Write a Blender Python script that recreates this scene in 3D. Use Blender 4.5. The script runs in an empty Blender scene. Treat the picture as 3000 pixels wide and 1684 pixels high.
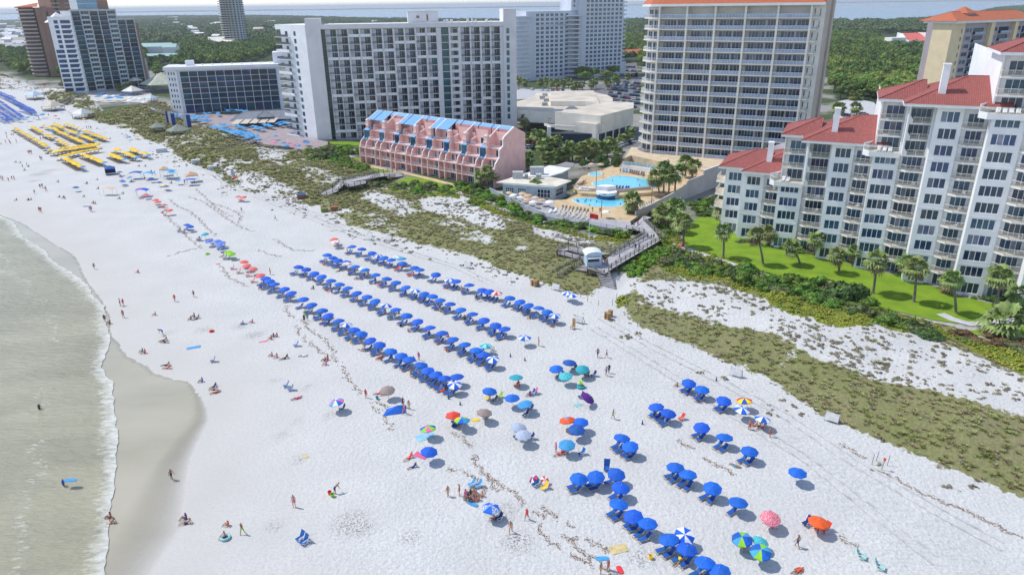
import bpy, bmesh, math, random
import numpy as np
from mathutils import Vector, Matrix
random.seed(7); RNG = np.random.default_rng(7)
S = bpy.context.scene
COL = S.collection
# ------------------------------------------------------------ camera, sky, sun, exposure
FP, CAMH, PITCH, ROLL = 2063., 53., math.radians(21.9), math.radians(-0.75)
CR, SR = math.cos(ROLL), math.sin(ROLL); CP, SP = math.cos(PITCH), math.sin(PITCH)
cam = bpy.data.objects.new('camera', bpy.data.cameras.new('camera')); COL.objects.link(cam); S.camera = cam
cam.data.sensor_width = 36; cam.data.lens = FP/3000*36; cam.data.clip_start = 1; cam.data.clip_end = 80000
R0 = Vector((1, 0, 0)); U0 = Vector((0, SP, CP)); F0 = Vector((0, CP, -SP))
Rc = R0*CR+U0*SR; Uc = U0*CR-R0*SR
cam.matrix_world = Matrix(((Rc.x, Uc.x, -F0.x, 0), (Rc.y, Uc.y, -F0.y, 0), (Rc.z, Uc.z, -F0.z, CAMH), (0, 0, 0, 1)))
SUN_EL, SUN_DIR = math.radians(55), math.radians(161)      # direction towards the sun, from +X counter-clockwise
W = bpy.data.worlds.new('World'); S.world = W; W.use_nodes = True
nt = W.node_tree; bg = nt.nodes['Background']; sky = nt.nodes.new('ShaderNodeTexSky')
sky.sky_type = 'NISHITA'; sky.sun_disc = False; sky.sun_elevation = SUN_EL; sky.sun_rotation = math.radians(90)-SUN_DIR
sky.altitude = 10; sky.air_density = 1.0; sky.dust_density = 0.0; sky.ozone_density = 3.0
tn = nt.nodes.new('ShaderNodeMixRGB'); tn.blend_type = 'MULTIPLY'; tn.inputs[0].default_value = 1; tn.inputs[2].default_value = (.97, 1.0, 1.05, 1); hs_ = nt.nodes.new('ShaderNodeHueSaturation'); hs_.inputs['Saturation'].default_value = .72; nt.links.new(sky.outputs[0], hs_.inputs['Color']); nt.links.new(hs_.outputs[0], tn.inputs[1]); nt.links.new(tn.outputs[0], bg.inputs[0]); bg.inputs[1].default_value = 0.135
sl = bpy.data.lights.new('sun', 'SUN'); sl.energy = 2.8; sl.angle = math.radians(0.5); sl.color = (1, .95, .87)
so = bpy.data.objects.new('sun', sl); COL.objects.link(so)
sv = Vector((math.cos(SUN_EL)*math.cos(SUN_DIR), math.cos(SUN_EL)*math.sin(SUN_DIR), math.sin(SUN_EL)))
so.rotation_euler = sv.to_track_quat('Z', 'Y').to_euler(); so.location = (0, 0, 200)
S.view_settings.view_transform = 'Standard'; S.view_settings.look = 'None'; S.view_settings.exposure = 0.42; S.view_settings.gamma = 1
S.cycles.max_bounces = 5; S.cycles.diffuse_bounces = 2; S.cycles.glossy_bounces = 2; S.cycles.transparent_max_bounces = 6; S.cycles.volume_bounces = 0
S.cycles.use_adaptive_sampling = True; S.cycles.adaptive_threshold = 0.015

# ------------------------------------------------------------ survey helpers: a sighting in the photo to a point of the place
def ray(px, py):
    u = px-1500.; v = 842.-py; uu = u*CR-v*SR; vv = u*SR+v*CR
    return (uu, FP*CP+vv*SP, -FP*SP+vv*CP)
def G(px, py, z=0.):
    d = ray(px, py); t = (z-CAMH)/d[2]; return (d[0]*t, d[1]*t)
def PX(x, y, z=0.):
    dz = z-CAMH; fw = y*CP-dz*SP; up = y*SP+dz*CP; uu = FP*x/fw; vv = FP*up/fw
    return (1500+uu*CR+vv*SR, 842-(-uu*SR+vv*CR))
def T(i, j, a, b):
    s = 3.4347 if j < 3 else 3.4107
    return (750*i+a/s, 420*j+b/s)
def GT(i, j, a, b, z=0.): return G(*T(i, j, a, b), z)
# ------------------------------------------------------------ materials
MATS = {}
def srgb(r, g, b):
    f = lambda c: ((c/255+.055)/1.055)**2.4 if c > 10 else c/255/12.92
    return (f(r), f(g), f(b))
def mat(name, col, rough=.7, var=.12, scale=1.5, bump=0., bscale=8., metal=0., objvar=0., col2=None, spec=.5, detail=4, coord='Object', alpha=1.):
    if name in MATS: return MATS[name]
    m = bpy.data.materials.new(name); m.use_nodes = True; n = m.node_tree.nodes; l = m.node_tree.links; b = n['Principled BSDF']
    tc = n.new('ShaderNodeTexCoord'); nz = n.new('ShaderNodeTexNoise'); nz.inputs['Scale'].default_value = scale; nz.inputs['Detail'].default_value = detail
    if coord == 'World':
        gm = n.new('ShaderNodeNewGeometry'); l.new(gm.outputs['Position'], nz.inputs['Vector'])
    else: l.new(tc.outputs['Object'], nz.inputs['Vector'])
    mx = n.new('ShaderNodeMixRGB'); c2 = col2 or tuple(max(0, c*(1-var*2)) for c in col)
    mx.inputs[1].default_value = (*[min(1, c*(1+(0 if col2 else var*.6))) for c in col], 1); mx.inputs[2].default_value = (*c2, 1)
    rp = n.new('ShaderNodeValToRGB'); rp.color_ramp.elements[0].position = .35; rp.color_ramp.elements[1].position = .7
    l.new(nz.outputs[0], rp.inputs[0]); l.new(rp.outputs[0], mx.inputs[0]); out = mx.outputs[0]
    if objvar:
        oi = n.new('ShaderNodeObjectInfo'); hs = n.new('ShaderNodeHueSaturation'); mr = n.new('ShaderNodeMapRange')
        mr.inputs[3].default_value = 1-objvar; mr.inputs[4].default_value = 1+objvar
        l.new(oi.outputs['Random'], mr.inputs[0]); l.new(mr.outputs[0], hs.inputs['Value']); l.new(out, hs.inputs['Color']); out = hs.outputs[0]
        mr2 = n.new('ShaderNodeMapRange'); mr2.inputs[3].default_value = .5-objvar*.06; mr2.inputs[4].default_value = .5+objvar*.06
        ml = n.new('ShaderNodeMath'); ml.operation = 'FRACT'; m3 = n.new('ShaderNodeMath'); m3.operation = 'MULTIPLY'; m3.inputs[1].default_value = 7.3
        l.new(oi.outputs['Random'], m3.inputs[0]); l.new(m3.outputs[0], ml.inputs[0]); l.new(ml.outputs[0], mr2.inputs[0]); l.new(mr2.outputs[0], hs.inputs['Hue'])
    l.new(out, b.inputs['Base Color']); b.inputs['Roughness'].default_value = rough; b.inputs['Metallic'].default_value = metal
    b.inputs['Specular IOR Level'].default_value = spec
    if bump:
        bn = n.new('ShaderNodeTexNoise'); bn.inputs['Scale'].default_value = bscale; bn.inputs['Detail'].default_value = 3
        l.new(tc.outputs['Object'], bn.inputs['Vector']); bp = n.new('ShaderNodeBump'); bp.inputs['Strength'].default_value = bump; bp.inputs['Distance'].default_value = .1
        l.new(bn.outputs[0], bp.inputs['Height']); l.new(bp.outputs[0], b.inputs['Normal'])
    if alpha < 1: b.inputs['Alpha'].default_value = alpha
    MATS[name] = m; return m
# ------------------------------------------------------------ mesh builder
class MB:
    def __init__(s): s.v = []; s.f = []; s.m = []
    def face(s, pts, m=0):
        i = len(s.v); s.v += [tuple(p) for p in pts]; s.f.append(tuple(range(i, i+len(pts)))); s.m.append(m)
    def box(s, x0, x1, y0, y1, z0, z1, m=0, skip=''):
        i = len(s.v); s.v += [(x0, y0, z0), (x1, y0, z0), (x1, y1, z0), (x0, y1, z0), (x0, y0, z1), (x1, y0, z1), (x1, y1, z1), (x0, y1, z1)]
        for k, q in (('b', (3, 2, 1, 0)), ('t', (4, 5, 6, 7)), ('f', (0, 1, 5, 4)), ('r', (1, 2, 6, 5)), ('k', (2, 3, 7, 6)), ('l', (3, 0, 4, 7))):
            if k not in skip: s.f.append(tuple(i+a for a in q)); s.m.append(m)
    def prism(s, poly, z0, z1, m=0, mtop=None):
        n = len(poly); a = sum(poly[k][0]*poly[(k+1) % n][1]-poly[(k+1) % n][0]*poly[k][1] for k in range(n))
        if a < 0: poly = poly[::-1]
        i = len(s.v); s.v += [(p[0], p[1], z0) for p in poly]+[(p[0], p[1], z1) for p in poly]
        s.f.append(tuple(range(i+n-1, i-1, -1))); s.m.append(m); s.f.append(tuple(range(i+n, i+2*n))); s.m.append(m if mtop is None else mtop)
        for k in range(n): k2 = (k+1) % n; s.f.append((i+k, i+k2, i+n+k2, i+n+k)); s.m.append(m)
    def bar(s, p, q, w, h=None, m=0):
        h = h or w; p = Vector(p); q = Vector(q); d = (q-p)
        if d.length < 1e-6: return
        d.normalize(); up = Vector((0, 0, 1)) if abs(d.z) < .95 else Vector((0, 1, 0)); a = d.cross(up).normalized(); b = a.cross(d)
        i = len(s.v)
        for o in (p, q):
            for x, y in ((-1, -1), (1, -1), (1, 1), (-1, 1)): s.v.append(tuple(o+a*x*w/2+b*y*h/2))
        for q4 in ((3, 2, 1, 0), (4, 5, 6, 7), (0, 1, 5, 4), (1, 2, 6, 5), (2, 3, 7, 6), (3, 0, 4, 7)): s.f.append(tuple(i+k for k in q4)); s.m.append(m)
    def rings(s, rs, n=10, m=0, cap=True):
        i = len(s.v)
        for (cx, cy, cz, r) in rs:
            for k in range(n): a = 2*math.pi*k/n; s.v.append((cx+r*math.cos(a), cy+r*math.sin(a), cz))
        for j in range(len(rs)-1):
            for k in range(n): k2 = (k+1) % n; s.f.append((i+j*n+k, i+j*n+k2, i+(j+1)*n+k2, i+(j+1)*n+k)); s.m.append(m)
        if cap:
            s.f.append(tuple(i+k for k in range(n-1, -1, -1))); s.m.append(m); s.f.append(tuple(i+(len(rs)-1)*n+k for k in range(n))); s.m.append(m)
    def wall(s, x0, x1, z0, z1, y, holes, depth, m=0):
        xs = sorted({x0, x1, *[a for h in holes for a in h[:2]]}); zs = sorted({z0, z1, *[a for h in holes for a in h[2:4]]})
        for a, b in zip(xs, xs[1:]):
            for c, d in zip(zs, zs[1:]):
                mx, mz = (a+b)/2, (c+d)/2
                if not any(h[0] < mx < h[1] and h[2] < mz < h[3] for h in holes): s.face([(a, y, c), (b, y, c), (b, y, d), (a, y, d)], m)
        for a, b, c, d in (h[:4] for h in holes):
            e = y+depth
            s.face([(a, y, c), (a, e, c), (b, e, c), (b, y, c)][::-1], m); s.face([(a, y, d), (b, y, d), (b, e, d), (a, e, d)][::-1], m)
            s.face([(a, y, c), (a, y, d), (a, e, d), (a, e, c)][::-1], m); s.face([(b, y, c), (b, e, c), (b, e, d), (b, y, d)][::-1], m)
    def rail(s, pts, z, h=1.05, m=0, sp=.14, w=.035, top=.07, post=1.4, closed=False):
        pts = list(pts)+([pts[0]] if closed else [])
        for p, q in zip(pts, pts[1:]):
            L = math.hypot(q[0]-p[0], q[1]-p[1]); z0 = z if not callable(z) else 0
            zp = p[2] if len(p) > 2 else z; zq = q[2] if len(q) > 2 else z
            s.bar((p[0], p[1], zp+h), (q[0], q[1], zq+h), top, top, m); s.bar((p[0], p[1], zp+.1), (q[0], q[1], zq+.1), .05, .05, m)
            n = max(1, int(L/post)); k = max(1, int(L/sp)) if sp else 0
            for i in range(n+1): t = i/n; x, y, zz = p[0]+(q[0]-p[0])*t, p[1]+(q[1]-p[1])*t, zp+(zq-zp)*t; s.bar((x, y, zz), (x, y, zz+h), top, top, m)
            for i in range(1, k): t = i/k; x, y, zz = p[0]+(q[0]-p[0])*t, p[1]+(q[1]-p[1])*t, zp+(zq-zp)*t; s.bar((x, y, zz+.1), (x, y, zz+h), w, w, m)
    def mesh(s, name, mats, smooth=False):
        me = bpy.data.meshes.new(name); me.from_pydata(s.v, [], s.f)
        for m in (mats if isinstance(mats, (list, tuple)) else [mats]): me.materials.append(m)
        if len(me.materials) > 1: me.polygons.foreach_set('material_index', s.m)
        if smooth: me.polygons.foreach_set('use_smooth', [True]*len(me.polygons))
        me.update(); return me
    def build(s, name, mats, parent=None, smooth=False, **kw):
        o = bpy.data.objects.new(name, s.mesh(name, mats, smooth)); COL.objects.link(o); o.parent = parent
        if kw: tag(o, **kw)
        return o
def tag(o, label=None, cat=None, group=None, kind=None):
    if label: o['label'] = label
    if cat: o['category'] = cat
    if group: o['group'] = group
    if kind: o['kind'] = kind
    return o
def thing(name, label, cat, loc=(0, 0, 0), rz=0., group=None):
    o = bpy.data.objects.new(name, None); COL.objects.link(o); o.location = loc if len(loc) == 3 else (*loc, 0); o.rotation_euler = (0, 0, rz)
    o.empty_display_size = .1
    return tag(o, label, cat, group)
def obj(name, me, parent=None, loc=(0, 0, 0), rz=0., sc=1.):
    o = bpy.data.objects.new(name, me); COL.objects.link(o); o.parent = parent; o.location = loc if len(loc) == 3 else (*loc, 0); o.rotation_euler = (0, 0, rz)
    o.scale = (sc, sc, sc) if not isinstance(sc, tuple) else sc
    return o
CHILD = {}
def kids(o):
    return CHILD.get(o.name) if o.name in CHILD else CHILD.setdefault(o.name, [c for c in bpy.data.objects if c.parent == o])
def dup(root, loc, rz=0., label=None, group=None, sc=None, cat=None):
    r = root.copy(); COL.objects.link(r); r.location = loc if len(loc) == 3 else (*loc, 0); r.rotation_euler = (root.rotation_euler.x, root.rotation_euler.y, rz)
    if sc: r.scale = (sc, sc, sc) if not isinstance(sc, tuple) else sc
    if label: r['label'] = label
    if cat: r['category'] = cat
    if group: r['group'] = group
    for ch in kids(root):
        c = ch.copy(); COL.objects.link(c); c.parent = r
        for g in kids(ch):
            d = g.copy(); COL.objects.link(d); d.parent = c
    return r
USED = set()
def first_or_dup(proto, *a, **k):
    if proto.name not in USED:
        USED.add(proto.name); r = proto; kids(proto)
        for ch in kids(proto): kids(ch)
        loc = a[0]; r.location = loc if len(loc) == 3 else (*loc, 0)
        r.rotation_euler = (r.rotation_euler.x, r.rotation_euler.y, a[1] if len(a) > 1 else k.get('rz', 0))
        if k.get('sc'): sc = k['sc']; r.scale = (sc, sc, sc) if not isinstance(sc, tuple) else sc
        for kk, pp in (('label', 'label'), ('group', 'group'), ('cat', 'category')):
            if k.get(kk): r[pp] = k[kk]
        return r
    return dup(proto, *a, **k)
PARK = 1e5
_on = ['', 'first', 'second', 'third', 'fourth', 'fifth', 'sixth', 'seventh', 'eighth', 'ninth', 'tenth', 'eleventh', 'twelfth', 'thirteenth', 'fourteenth', 'fifteenth', 'sixteenth', 'seventeenth', 'eighteenth', 'nineteenth']
def nth(n):
    if n < 20: return _on[n]
    t = ['', '', 'twenti', 'thirti', 'forti', 'fifti', 'sixti', 'seventi', 'eighti', 'nineti'][n//10]; w = ['', '', 'twenty', 'thirty', 'forty', 'fifty', 'sixty', 'seventy', 'eighty', 'ninety'][n//10]
    return t+'eth' if n % 10 == 0 else w+'-'+_on[n % 10]
def many(name, items, fn, mats, parent, cap=100):
    "items as single parts up to the cap, the rest as one part of kind stuff"
    for it in items[:cap]: mb = MB(); fn(mb, it); mb.build(name, mats, parent)
    if len(items) > cap:
        mb = MB()
        for it in items[cap:]: fn(mb, it)
        mb.build(name, mats, parent)['kind'] = 'stuff'
def near_sort(items, key): return sorted(items, key=key)
def inpoly(X, Y, poly):
    X = np.asarray(X, float); Y = np.asarray(Y, float); r = np.zeros(X.shape, bool); n = len(poly)
    for i in range(n):
        x1, y1 = poly[i][:2]; x2, y2 = poly[(i+1) % n][:2]
        if y1 == y2: continue
        c = ((y1 > Y) != (y2 > Y)) & (X < (x2-x1)*(Y-y1)/(y2-y1)+x1); r ^= c
    return r
def segdist(X, Y, line):
    d = np.full(np.shape(X), 1e9)
    for (x1, y1), (x2, y2) in zip(line, line[1:]):
        dx, dy = x2-x1, y2-y1; t = np.clip(((X-x1)*dx+(Y-y1)*dy)/(dx*dx+dy*dy+1e-9), 0, 1)
        d = np.minimum(d, np.hypot(X-x1-t*dx, Y-y1-t*dy))
    return d
def gp(pts, z=0.): return [G(a, b, z) for a, b in pts]
# ------------------------------------------------------------ terrain
def vnoise(X, Y, sc, seed=0):
    x = np.asarray(X)/sc; y = np.asarray(Y)/sc; xi = np.floor(x).astype(np.int64); yi = np.floor(y).astype(np.int64); fx = x-xi; fy = y-yi
    fx = fx*fx*(3-2*fx); fy = fy*fy*(3-2*fy)
    def h(a, b):
        n = (a*374761393+b*668265263+seed*974634777) & 0xffffffff; n = ((n ^ (n >> 13))*1274126177) & 0xffffffff; return ((n ^ (n >> 16)) & 0xffff)/65535.
    return (h(xi, yi)*(1-fx)+h(xi+1, yi)*fx)*(1-fy)+(h(xi, yi+1)*(1-fx)+h(xi+1, yi+1)*fx)*fy
def fbm(X, Y, sc, o=4, seed=0):
    r = 0; a = 1.; t = 0
    for k in range(o): r = r+a*vnoise(X, Y, sc/2**k, seed+k*17); t += a; a *= .55
    return r/t
WAVE = [(-900, 470), (-400, 560), (-150, 600), (0, 634), (38, 650), (70, 697), (131, 734), (151, 763), (204, 796), (247, 828), (268, 850), (271, 866), (306, 898), (309, 936), (323, 991), (314, 1029), (303, 1060), (301, 1079), (312, 1105), (329, 1119), (333, 1175), (343, 1260), (344, 1310), (338, 1370), (331, 1433), (322, 1495), (318, 1568), (315, 1627), (308, 1650), (309, 1684), (295, 1900)]
SWASH = [(-900, 455), (-400, 548), (-150, 592), (-20, 622), (60, 650), (125, 691), (170, 720), (215, 745), (233, 768), (250, 815), (300, 880), (322, 925), (326, 985), (346, 1003), (373, 1044), (431, 1073), (454, 1093), (505, 1108), (553, 1117), (575, 1140), (590, 1160), (608, 1198), (612, 1232), (590, 1270), (557, 1348), (542, 1436), (528, 1553), (469, 1640), (440, 1684), (400, 1900)]
WL = gp(WAVE); SL = gp(SWASH)
SEA = WL+[(-60, 12), (-3000, 12), (-3000, WL[0][1])]
SWP = SL+[(-60, 12), (-3000, 12), (-3000, SL[0][1])]
EDGE = [(-500, 225), (0, 262), (60, 262), (100, 262), (150, 300), (215, 315), (262, 352), (330, 372), (400, 397), (470, 432), (540, 472), (640, 520), (700, 560), (790, 580), (875, 600), (942, 615), (1012, 660), (1100, 688), (1172, 702), (1216, 718), (1303, 738), (1376, 758), (1420, 778), (1492, 805), (1560, 828), (1640, 858), (1700, 872), (1760, 892), (1795, 915), (1850, 950), (1900, 975), (1990, 1012), (2080, 1055), (2150, 1080), (2260, 1122), (2330, 1170), (2400, 1222), (2480, 1262), (2560, 1295), (2640, 1322), (2750, 1372), (2850, 1412), (2950, 1455), (3000, 1478), (3300, 1620)]
INNER = [(-500, 170), (0, 215), (120, 262), (240, 262), (300, 330), (480, 300), (540, 345), (760, 420), (830, 445), (990, 440), (1060, 480), (1200, 560), (1345, 562), (1440, 575), (1640, 690), (1860, 700), (1950, 680), (2020, 730), (2100, 760), (2280, 815), (2440, 850), (2600, 905), (2800, 960), (3000, 990), (3300, 1040)]
EL = gp(EDGE); IL = gp(INNER)
DUNE = EL+IL[::-1]
# density areas over the base cover of the dunes
DENSE = [([(1800, 880), (1900, 905), (2060, 955), (2250, 1005), (2400, 1080), (2560, 1140), (2700, 1160), (2850, 1200), (3000, 1270), (3300, 1380), (3300, 1590), (3000, 1455), (2850, 1400), (2640, 1310), (2480, 1250), (2330, 1160), (2150, 1072), (1990, 1004), (1850, 940), (1785, 900)], .9),
         ([(1170, 640), (1300, 690), (1420, 740), (1560, 770), (1740, 790), (1785, 850), (1700, 862), (1560, 820), (1376, 748), (1216, 705), (1175, 680)], .95),
         ([(1500, 690), (1640, 700), (1700, 740), (1620, 790), (1500, 760)], .8), ([(900, 560), (1050, 590), (1180, 640), (1100, 640), (950, 590)], .8),
         ([(280, 330), (480, 318), (560, 370), (540, 400), (420, 390)], .85), ([(150, 262), (230, 262), (290, 300), (240, 320), (180, 290)], .7),
         ([(780, 475), (900, 520), (880, 550), (740, 520)], .8), ([(640, 440), (740, 450), (760, 480), (660, 480)], .8)]
BARE = [([(1230, 585), (1330, 570), (1400, 590), (1470, 640), (1480, 690), (1420, 680), (1330, 640), (1240, 620)], .22), ([(1060, 565), (1150, 580), (1220, 620), (1180, 640), (1080, 600)], .3),
        ([(1560, 660), (1640, 665), (1760, 700), (1740, 725), (1640, 715), (1565, 690)], .12), ([(1500, 680), (1540, 700), (1550, 760), (1500, 740)], .5),
        ([(1850, 840), (1960, 830), (2100, 850), (2250, 900), (2330, 945), (2440, 985), (2560, 975), (2700, 1000), (2860, 1060), (3000, 1130), (3300, 1200), (3300, 1340), (3000, 1260), (2800, 1190), (2560, 1130), (2400, 1070), (2250, 995), (2060, 945), (1900, 895)], .27),
        ([(750, 430), (850, 445), (830, 475), (760, 480)], .3), ([(640, 490), (780, 530), (900, 570), (880, 600), (700, 550)], .35), ([(0, 225), (200, 255), (190, 280), (0, 260)], .25), ([(2560, 980), (2700, 995), (2860, 1060), (2920, 1120), (2700, 1060)], .1)]
GC = [([(1960, 765), (2060, 780), (2150, 800), (2250, 845), (2400, 900), (2560, 940), (2650, 950), (2800, 985), (2950, 1030), (3300, 1090), (3300, 1190), (3000, 1120), (2950, 1102), (2880, 1058), (2800, 1008), (2700, 988), (2560, 968), (2440, 978), (2330, 938), (2250, 893), (2150, 853), (2050, 833), (1950, 803), (1880, 770)], 1.),
      ([(1380, 575), (1500, 650), (1640, 660), (1730, 690), (1860, 700), (1850, 740), (1720, 700), (1600, 672), (1480, 650), (1360, 600)], .9), ([(1180, 555), (1340, 560), (1350, 582), (1230, 580), (1100, 560)], .8),
      ([(1850, 690), (1950, 680), (2030, 730), (2300, 815), (2600, 905), (2800, 965), (2800, 985), (2560, 940), (2250, 850), (2040, 780), (1840, 790)], .75), ([(940, 440), (1050, 480), (1040, 500), (900, 470)], .8), ([(1800, 905), (1800, 870), (1830, 860), (1850, 880)], .8)]
PATHW = [(1790, 925), (1770, 895), (1790, 862), (1812, 845), (1830, 822)]
PWL = gp(PATHW)
FB = [(-2000, 100), (-300, 130), (0, 165), (60, 222), (225, 240), (262, 235), (440, 205), (480, 196), (560, 202), (690, 196), (820, 150), (1500, 120), (1510, 190), (1560, 236), (1700, 232), (1830, 200), (1860, 195), (2430, 200), (2445, 290), (2480, 325), (2600, 330), (2800, 330), (3000, 300), (4500, 260)]
FBx = [a for a, b in FB]; FBy = [b for a, b in FB]
def forest_ok(X, Y):
    dz = -CAMH; fw = Y*CP-dz*SP; up = Y*SP+dz*CP; uu = FP*X/fw; vv = FP*up/fw
    px = 1500+uu*CR+vv*SR; py = 842-(-uu*SR+vv*CR)
    return (py < np.interp(px, FBx, FBy)) & (Y > 60), px, py
SHORE = [G(a, b, 9) for a, b in ((-600, 60), (0, 55), (340, 44), (600, 46), (750, 45), (900, 48), (1100, 53), (1350, 55), (1500, 58), (1820, 55), (2160, 60), (2300, 56), (2500, 57), (2600, 56), (2700, 52), (2850, 40), (2920, 22), (3000, 16), (3100, 12))]
BAY = SHORE+[(30000, SHORE[-1][1]+2000), (60000, 60000), (-60000, 60000), (-60000, SHORE[0][1])]
def dune_h(X, Y):
    ed = segdist(X, Y, EL); ins = inpoly(X, Y, DUNE); edi = np.minimum(ed, segdist(X, Y, IL))
    k = np.clip(edi/9, 0, 1)*ins; k = k*k*(3-2*k)
    h = k*(.25+2.4*np.clip(fbm(X, Y, 26, 4, 3)-.33, 0, 1)*1.6+.3*fbm(X, Y, 5, 3, 9))
    k2 = np.clip(1-segdist(X, Y, PWL)/4, 0, 1); h = h*(1-k2)
    return h
def base_h(X, Y):
    h = np.zeros(np.shape(X))
    sw = inpoly(X, Y, SWP); se = inpoly(X, Y, SEA); dw = segdist(X, Y, WL); ds = segdist(X, Y, SL)
    h = np.where(sw, -np.clip(ds*.02, 0, .05), h); h = np.where(se, -.06-np.clip(dw*.04, 0, 3), h)
    return h
def spaced(a, b, st, far, g=1.16):
    v = list(np.arange(a, b+.01, st)); s = st; x = a; lo = []
    while x > -far: s *= g; x -= s; lo.append(x)
    s = st; x = b; hi = []
    while x < far: s *= g; x += s; hi.append(x)
    return np.array(lo[::-1]+v+hi)
xs = spaced(-300, 150, 1.0, 60000, 1.05); ys = spaced(44, 420, 1.0, 60000, 1.05); ys = ys[ys > -400]
GX, GY = np.meshgrid(xs, ys); nx, ny = len(xs), len(ys)
near = (GX > -700) & (GX < 260) & (GY > 0) & (GY < 820)
Z = np.zeros_like(GX); fx, fy = GX[near], GY[near]
Z[near] = dune_h(fx, fy)+base_h(fx, fy)
Z[near & (Z >= 0)] += (.06*fbm(GX, GY, 6, 3, 5))[near & (Z >= 0)]
far_sea = inpoly(GX, GY, SEA) & ~near; Z[far_sea] = -3
Z[inpoly(GX, GY, BAY)] = -4
dune = np.zeros_like(Z); vg = np.zeros_like(Z); gc = np.zeros_like(Z); wet = np.zeros_like(Z); fo = np.zeros_like(Z)
def dens(X, Y):
    ed = segdist(X, Y, EL); ins = inpoly(X, Y, DUNE)
    out = np.where(ins, .58+.35*(fbm(X, Y, 18, 3, 91)-.5), 0.); 
    for p, v in DENSE: out = np.where(inpoly(X, Y, gp(p)), v*.84+.3*(fbm(X, Y, 14, 3, 92)-.5), out)
    for p, v in BARE: out = np.where(inpoly(X, Y, gp(p)), v, out)
    e = np.where(ins, np.clip((ed+2)/4, 0, 1), np.clip(.22-ed*.05, 0, 1)); out = np.where(ins, out*e, e*.7*(fbm(X, Y, 4, 2, 8) > .5))
    n = fbm(X, Y, 7, 4, 21)*.55+fbm(X, Y, 1.9, 3, 31)*.45
    m = np.clip((out-(1-n)*.9+.12)*3.2+.0, 0, 1); m = np.where(out > .02, m, 0)
    return m*np.clip(segdist(X, Y, PWL)/3-.6, 0, 1)
def gcov(X, Y):
    out = np.zeros(np.shape(X))
    wx = X+(fbm(X, Y, 5, 3, 41)-.5)*6; wy = Y+(fbm(X, Y, 5, 3, 51)-.5)*6
    for p, v in GC: out = np.maximum(out, inpoly(wx, wy, gp(p))*v)
    return out
vg[near] = dens(fx, fy); gc[near] = gcov(fx, fy)
dS = segdist(fx, fy, SL); insw = inpoly(fx, fy, SWP)
wet[near] = np.where(insw, .62, np.clip(1-dS/26, 0, 1)**1.3*.62)
okf, _, _ = forest_ok(GX, GY); fo[okf] = 1; fo[(GY > 700)] = 1
INL = IL+[(900, 300), (900, 3000), (-3000, 3000), (-3000, IL[0][1]+100)]
urb = np.where(inpoly(GX, GY, INL), 1., 0.); urb[near & (segdist(GX, GY, IL) < 1.2)] *= .4
dug = np.zeros_like(Z); rake = np.zeros_like(Z)
for i_, j_, a_, b_, r_ in ((1, 3, 960, 930, 2.0), (1, 3, 1070, 990, 1.2), (1, 3, 250, 55, .9), (1, 3, 430, 290, .8), (1, 3, 190, 960, .9), (1, 2, 185, 945, .7), (1, 2, 520, 1010, .7), (1, 2, 430, 1350, .6), (1, 2, 20, 480, 1.1), (0, 2, 1690, 470, 1.0), (0, 2, 2040, 435, 1.3), (0, 2, 2540, 490, 1.3), (0, 2, 2430, 400, 1.4), (0, 1, 400, 310, 3), (0, 1, 500, 275, 2.4), (0, 1, 340, 380, 1.6), (2, 3, 60, 1120, 1.6), (1, 3, 1550, 1070, 1.0), (1, 2, 730, 1300, .7), (2, 3, 1300, 1270, 1.2), (1, 3, 2480, 820, 1.4)):
    c_ = GT(i_, j_, a_, b_); dug = np.maximum(dug, np.clip(1.5-np.hypot(GX-c_[0], GY-c_[1])/r_, 0, 1))
cl_ = gp([(700, 560), (1492, 810), (1790, 930), (2480, 1290), (2950, 1480)]); rake[near] = np.clip(1-segdist(fx, fy, gp([(1900, 1050), (2400, 1350), (2700, 1600), (3000, 1800)]))/11, 0, 1)+.5*np.clip(1-segdist(fx, fy, gp([(540, 470), (900, 620), (1300, 790)]))/3.5, 0, 1)
me = bpy.data.meshes.new('ground'); V = np.stack([GX, GY, Z], -1).reshape(-1, 3).astype(np.float32)
I = np.arange(nx*ny).reshape(ny, nx); F = np.stack([I[:-1, :-1], I[:-1, 1:], I[1:, 1:], I[1:, :-1]], -1).reshape(-1, 4).astype(np.int32)
me.vertices.add(len(V)); me.vertices.foreach_set('co', V.ravel()); me.loops.add(F.size); me.loops.foreach_set('vertex_index', F.ravel())
me.polygons.add(len(F)); me.polygons.foreach_set('loop_start', np.arange(0, F.size, 4, dtype=np.int32)); me.polygons.foreach_set('loop_total', np.full(len(F), 4, dtype=np.int32))
me.polygons.foreach_set('use_smooth', np.ones(len(F), bool)); me.update()
for nm, arr in (('wet', wet), ('veg', vg), ('cover', gc), ('wood', fo), ('built', urb), ('dug', dug), ('rake', rake)):
    a = me.attributes.new(nm, 'FLOAT', 'POINT'); a.data.foreach_set('value', arr.ravel().astype(np.float32))
def ZH(x, y):
    i = min(max(np.searchsorted(xs, x)-1, 0), nx-2); j = min(max(np.searchsorted(ys, y)-1, 0), ny-2)
    a = min(max((x-xs[i])/(xs[i+1]-xs[i]), 0), 1); b = min(max((y-ys[j])/(ys[j+1]-ys[j]), 0), 1)
    return float(Z[j, i]*(1-a)*(1-b)+Z[j, i+1]*a*(1-b)+Z[j+1, i]*(1-a)*b+Z[j+1, i+1]*a*b)
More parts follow.
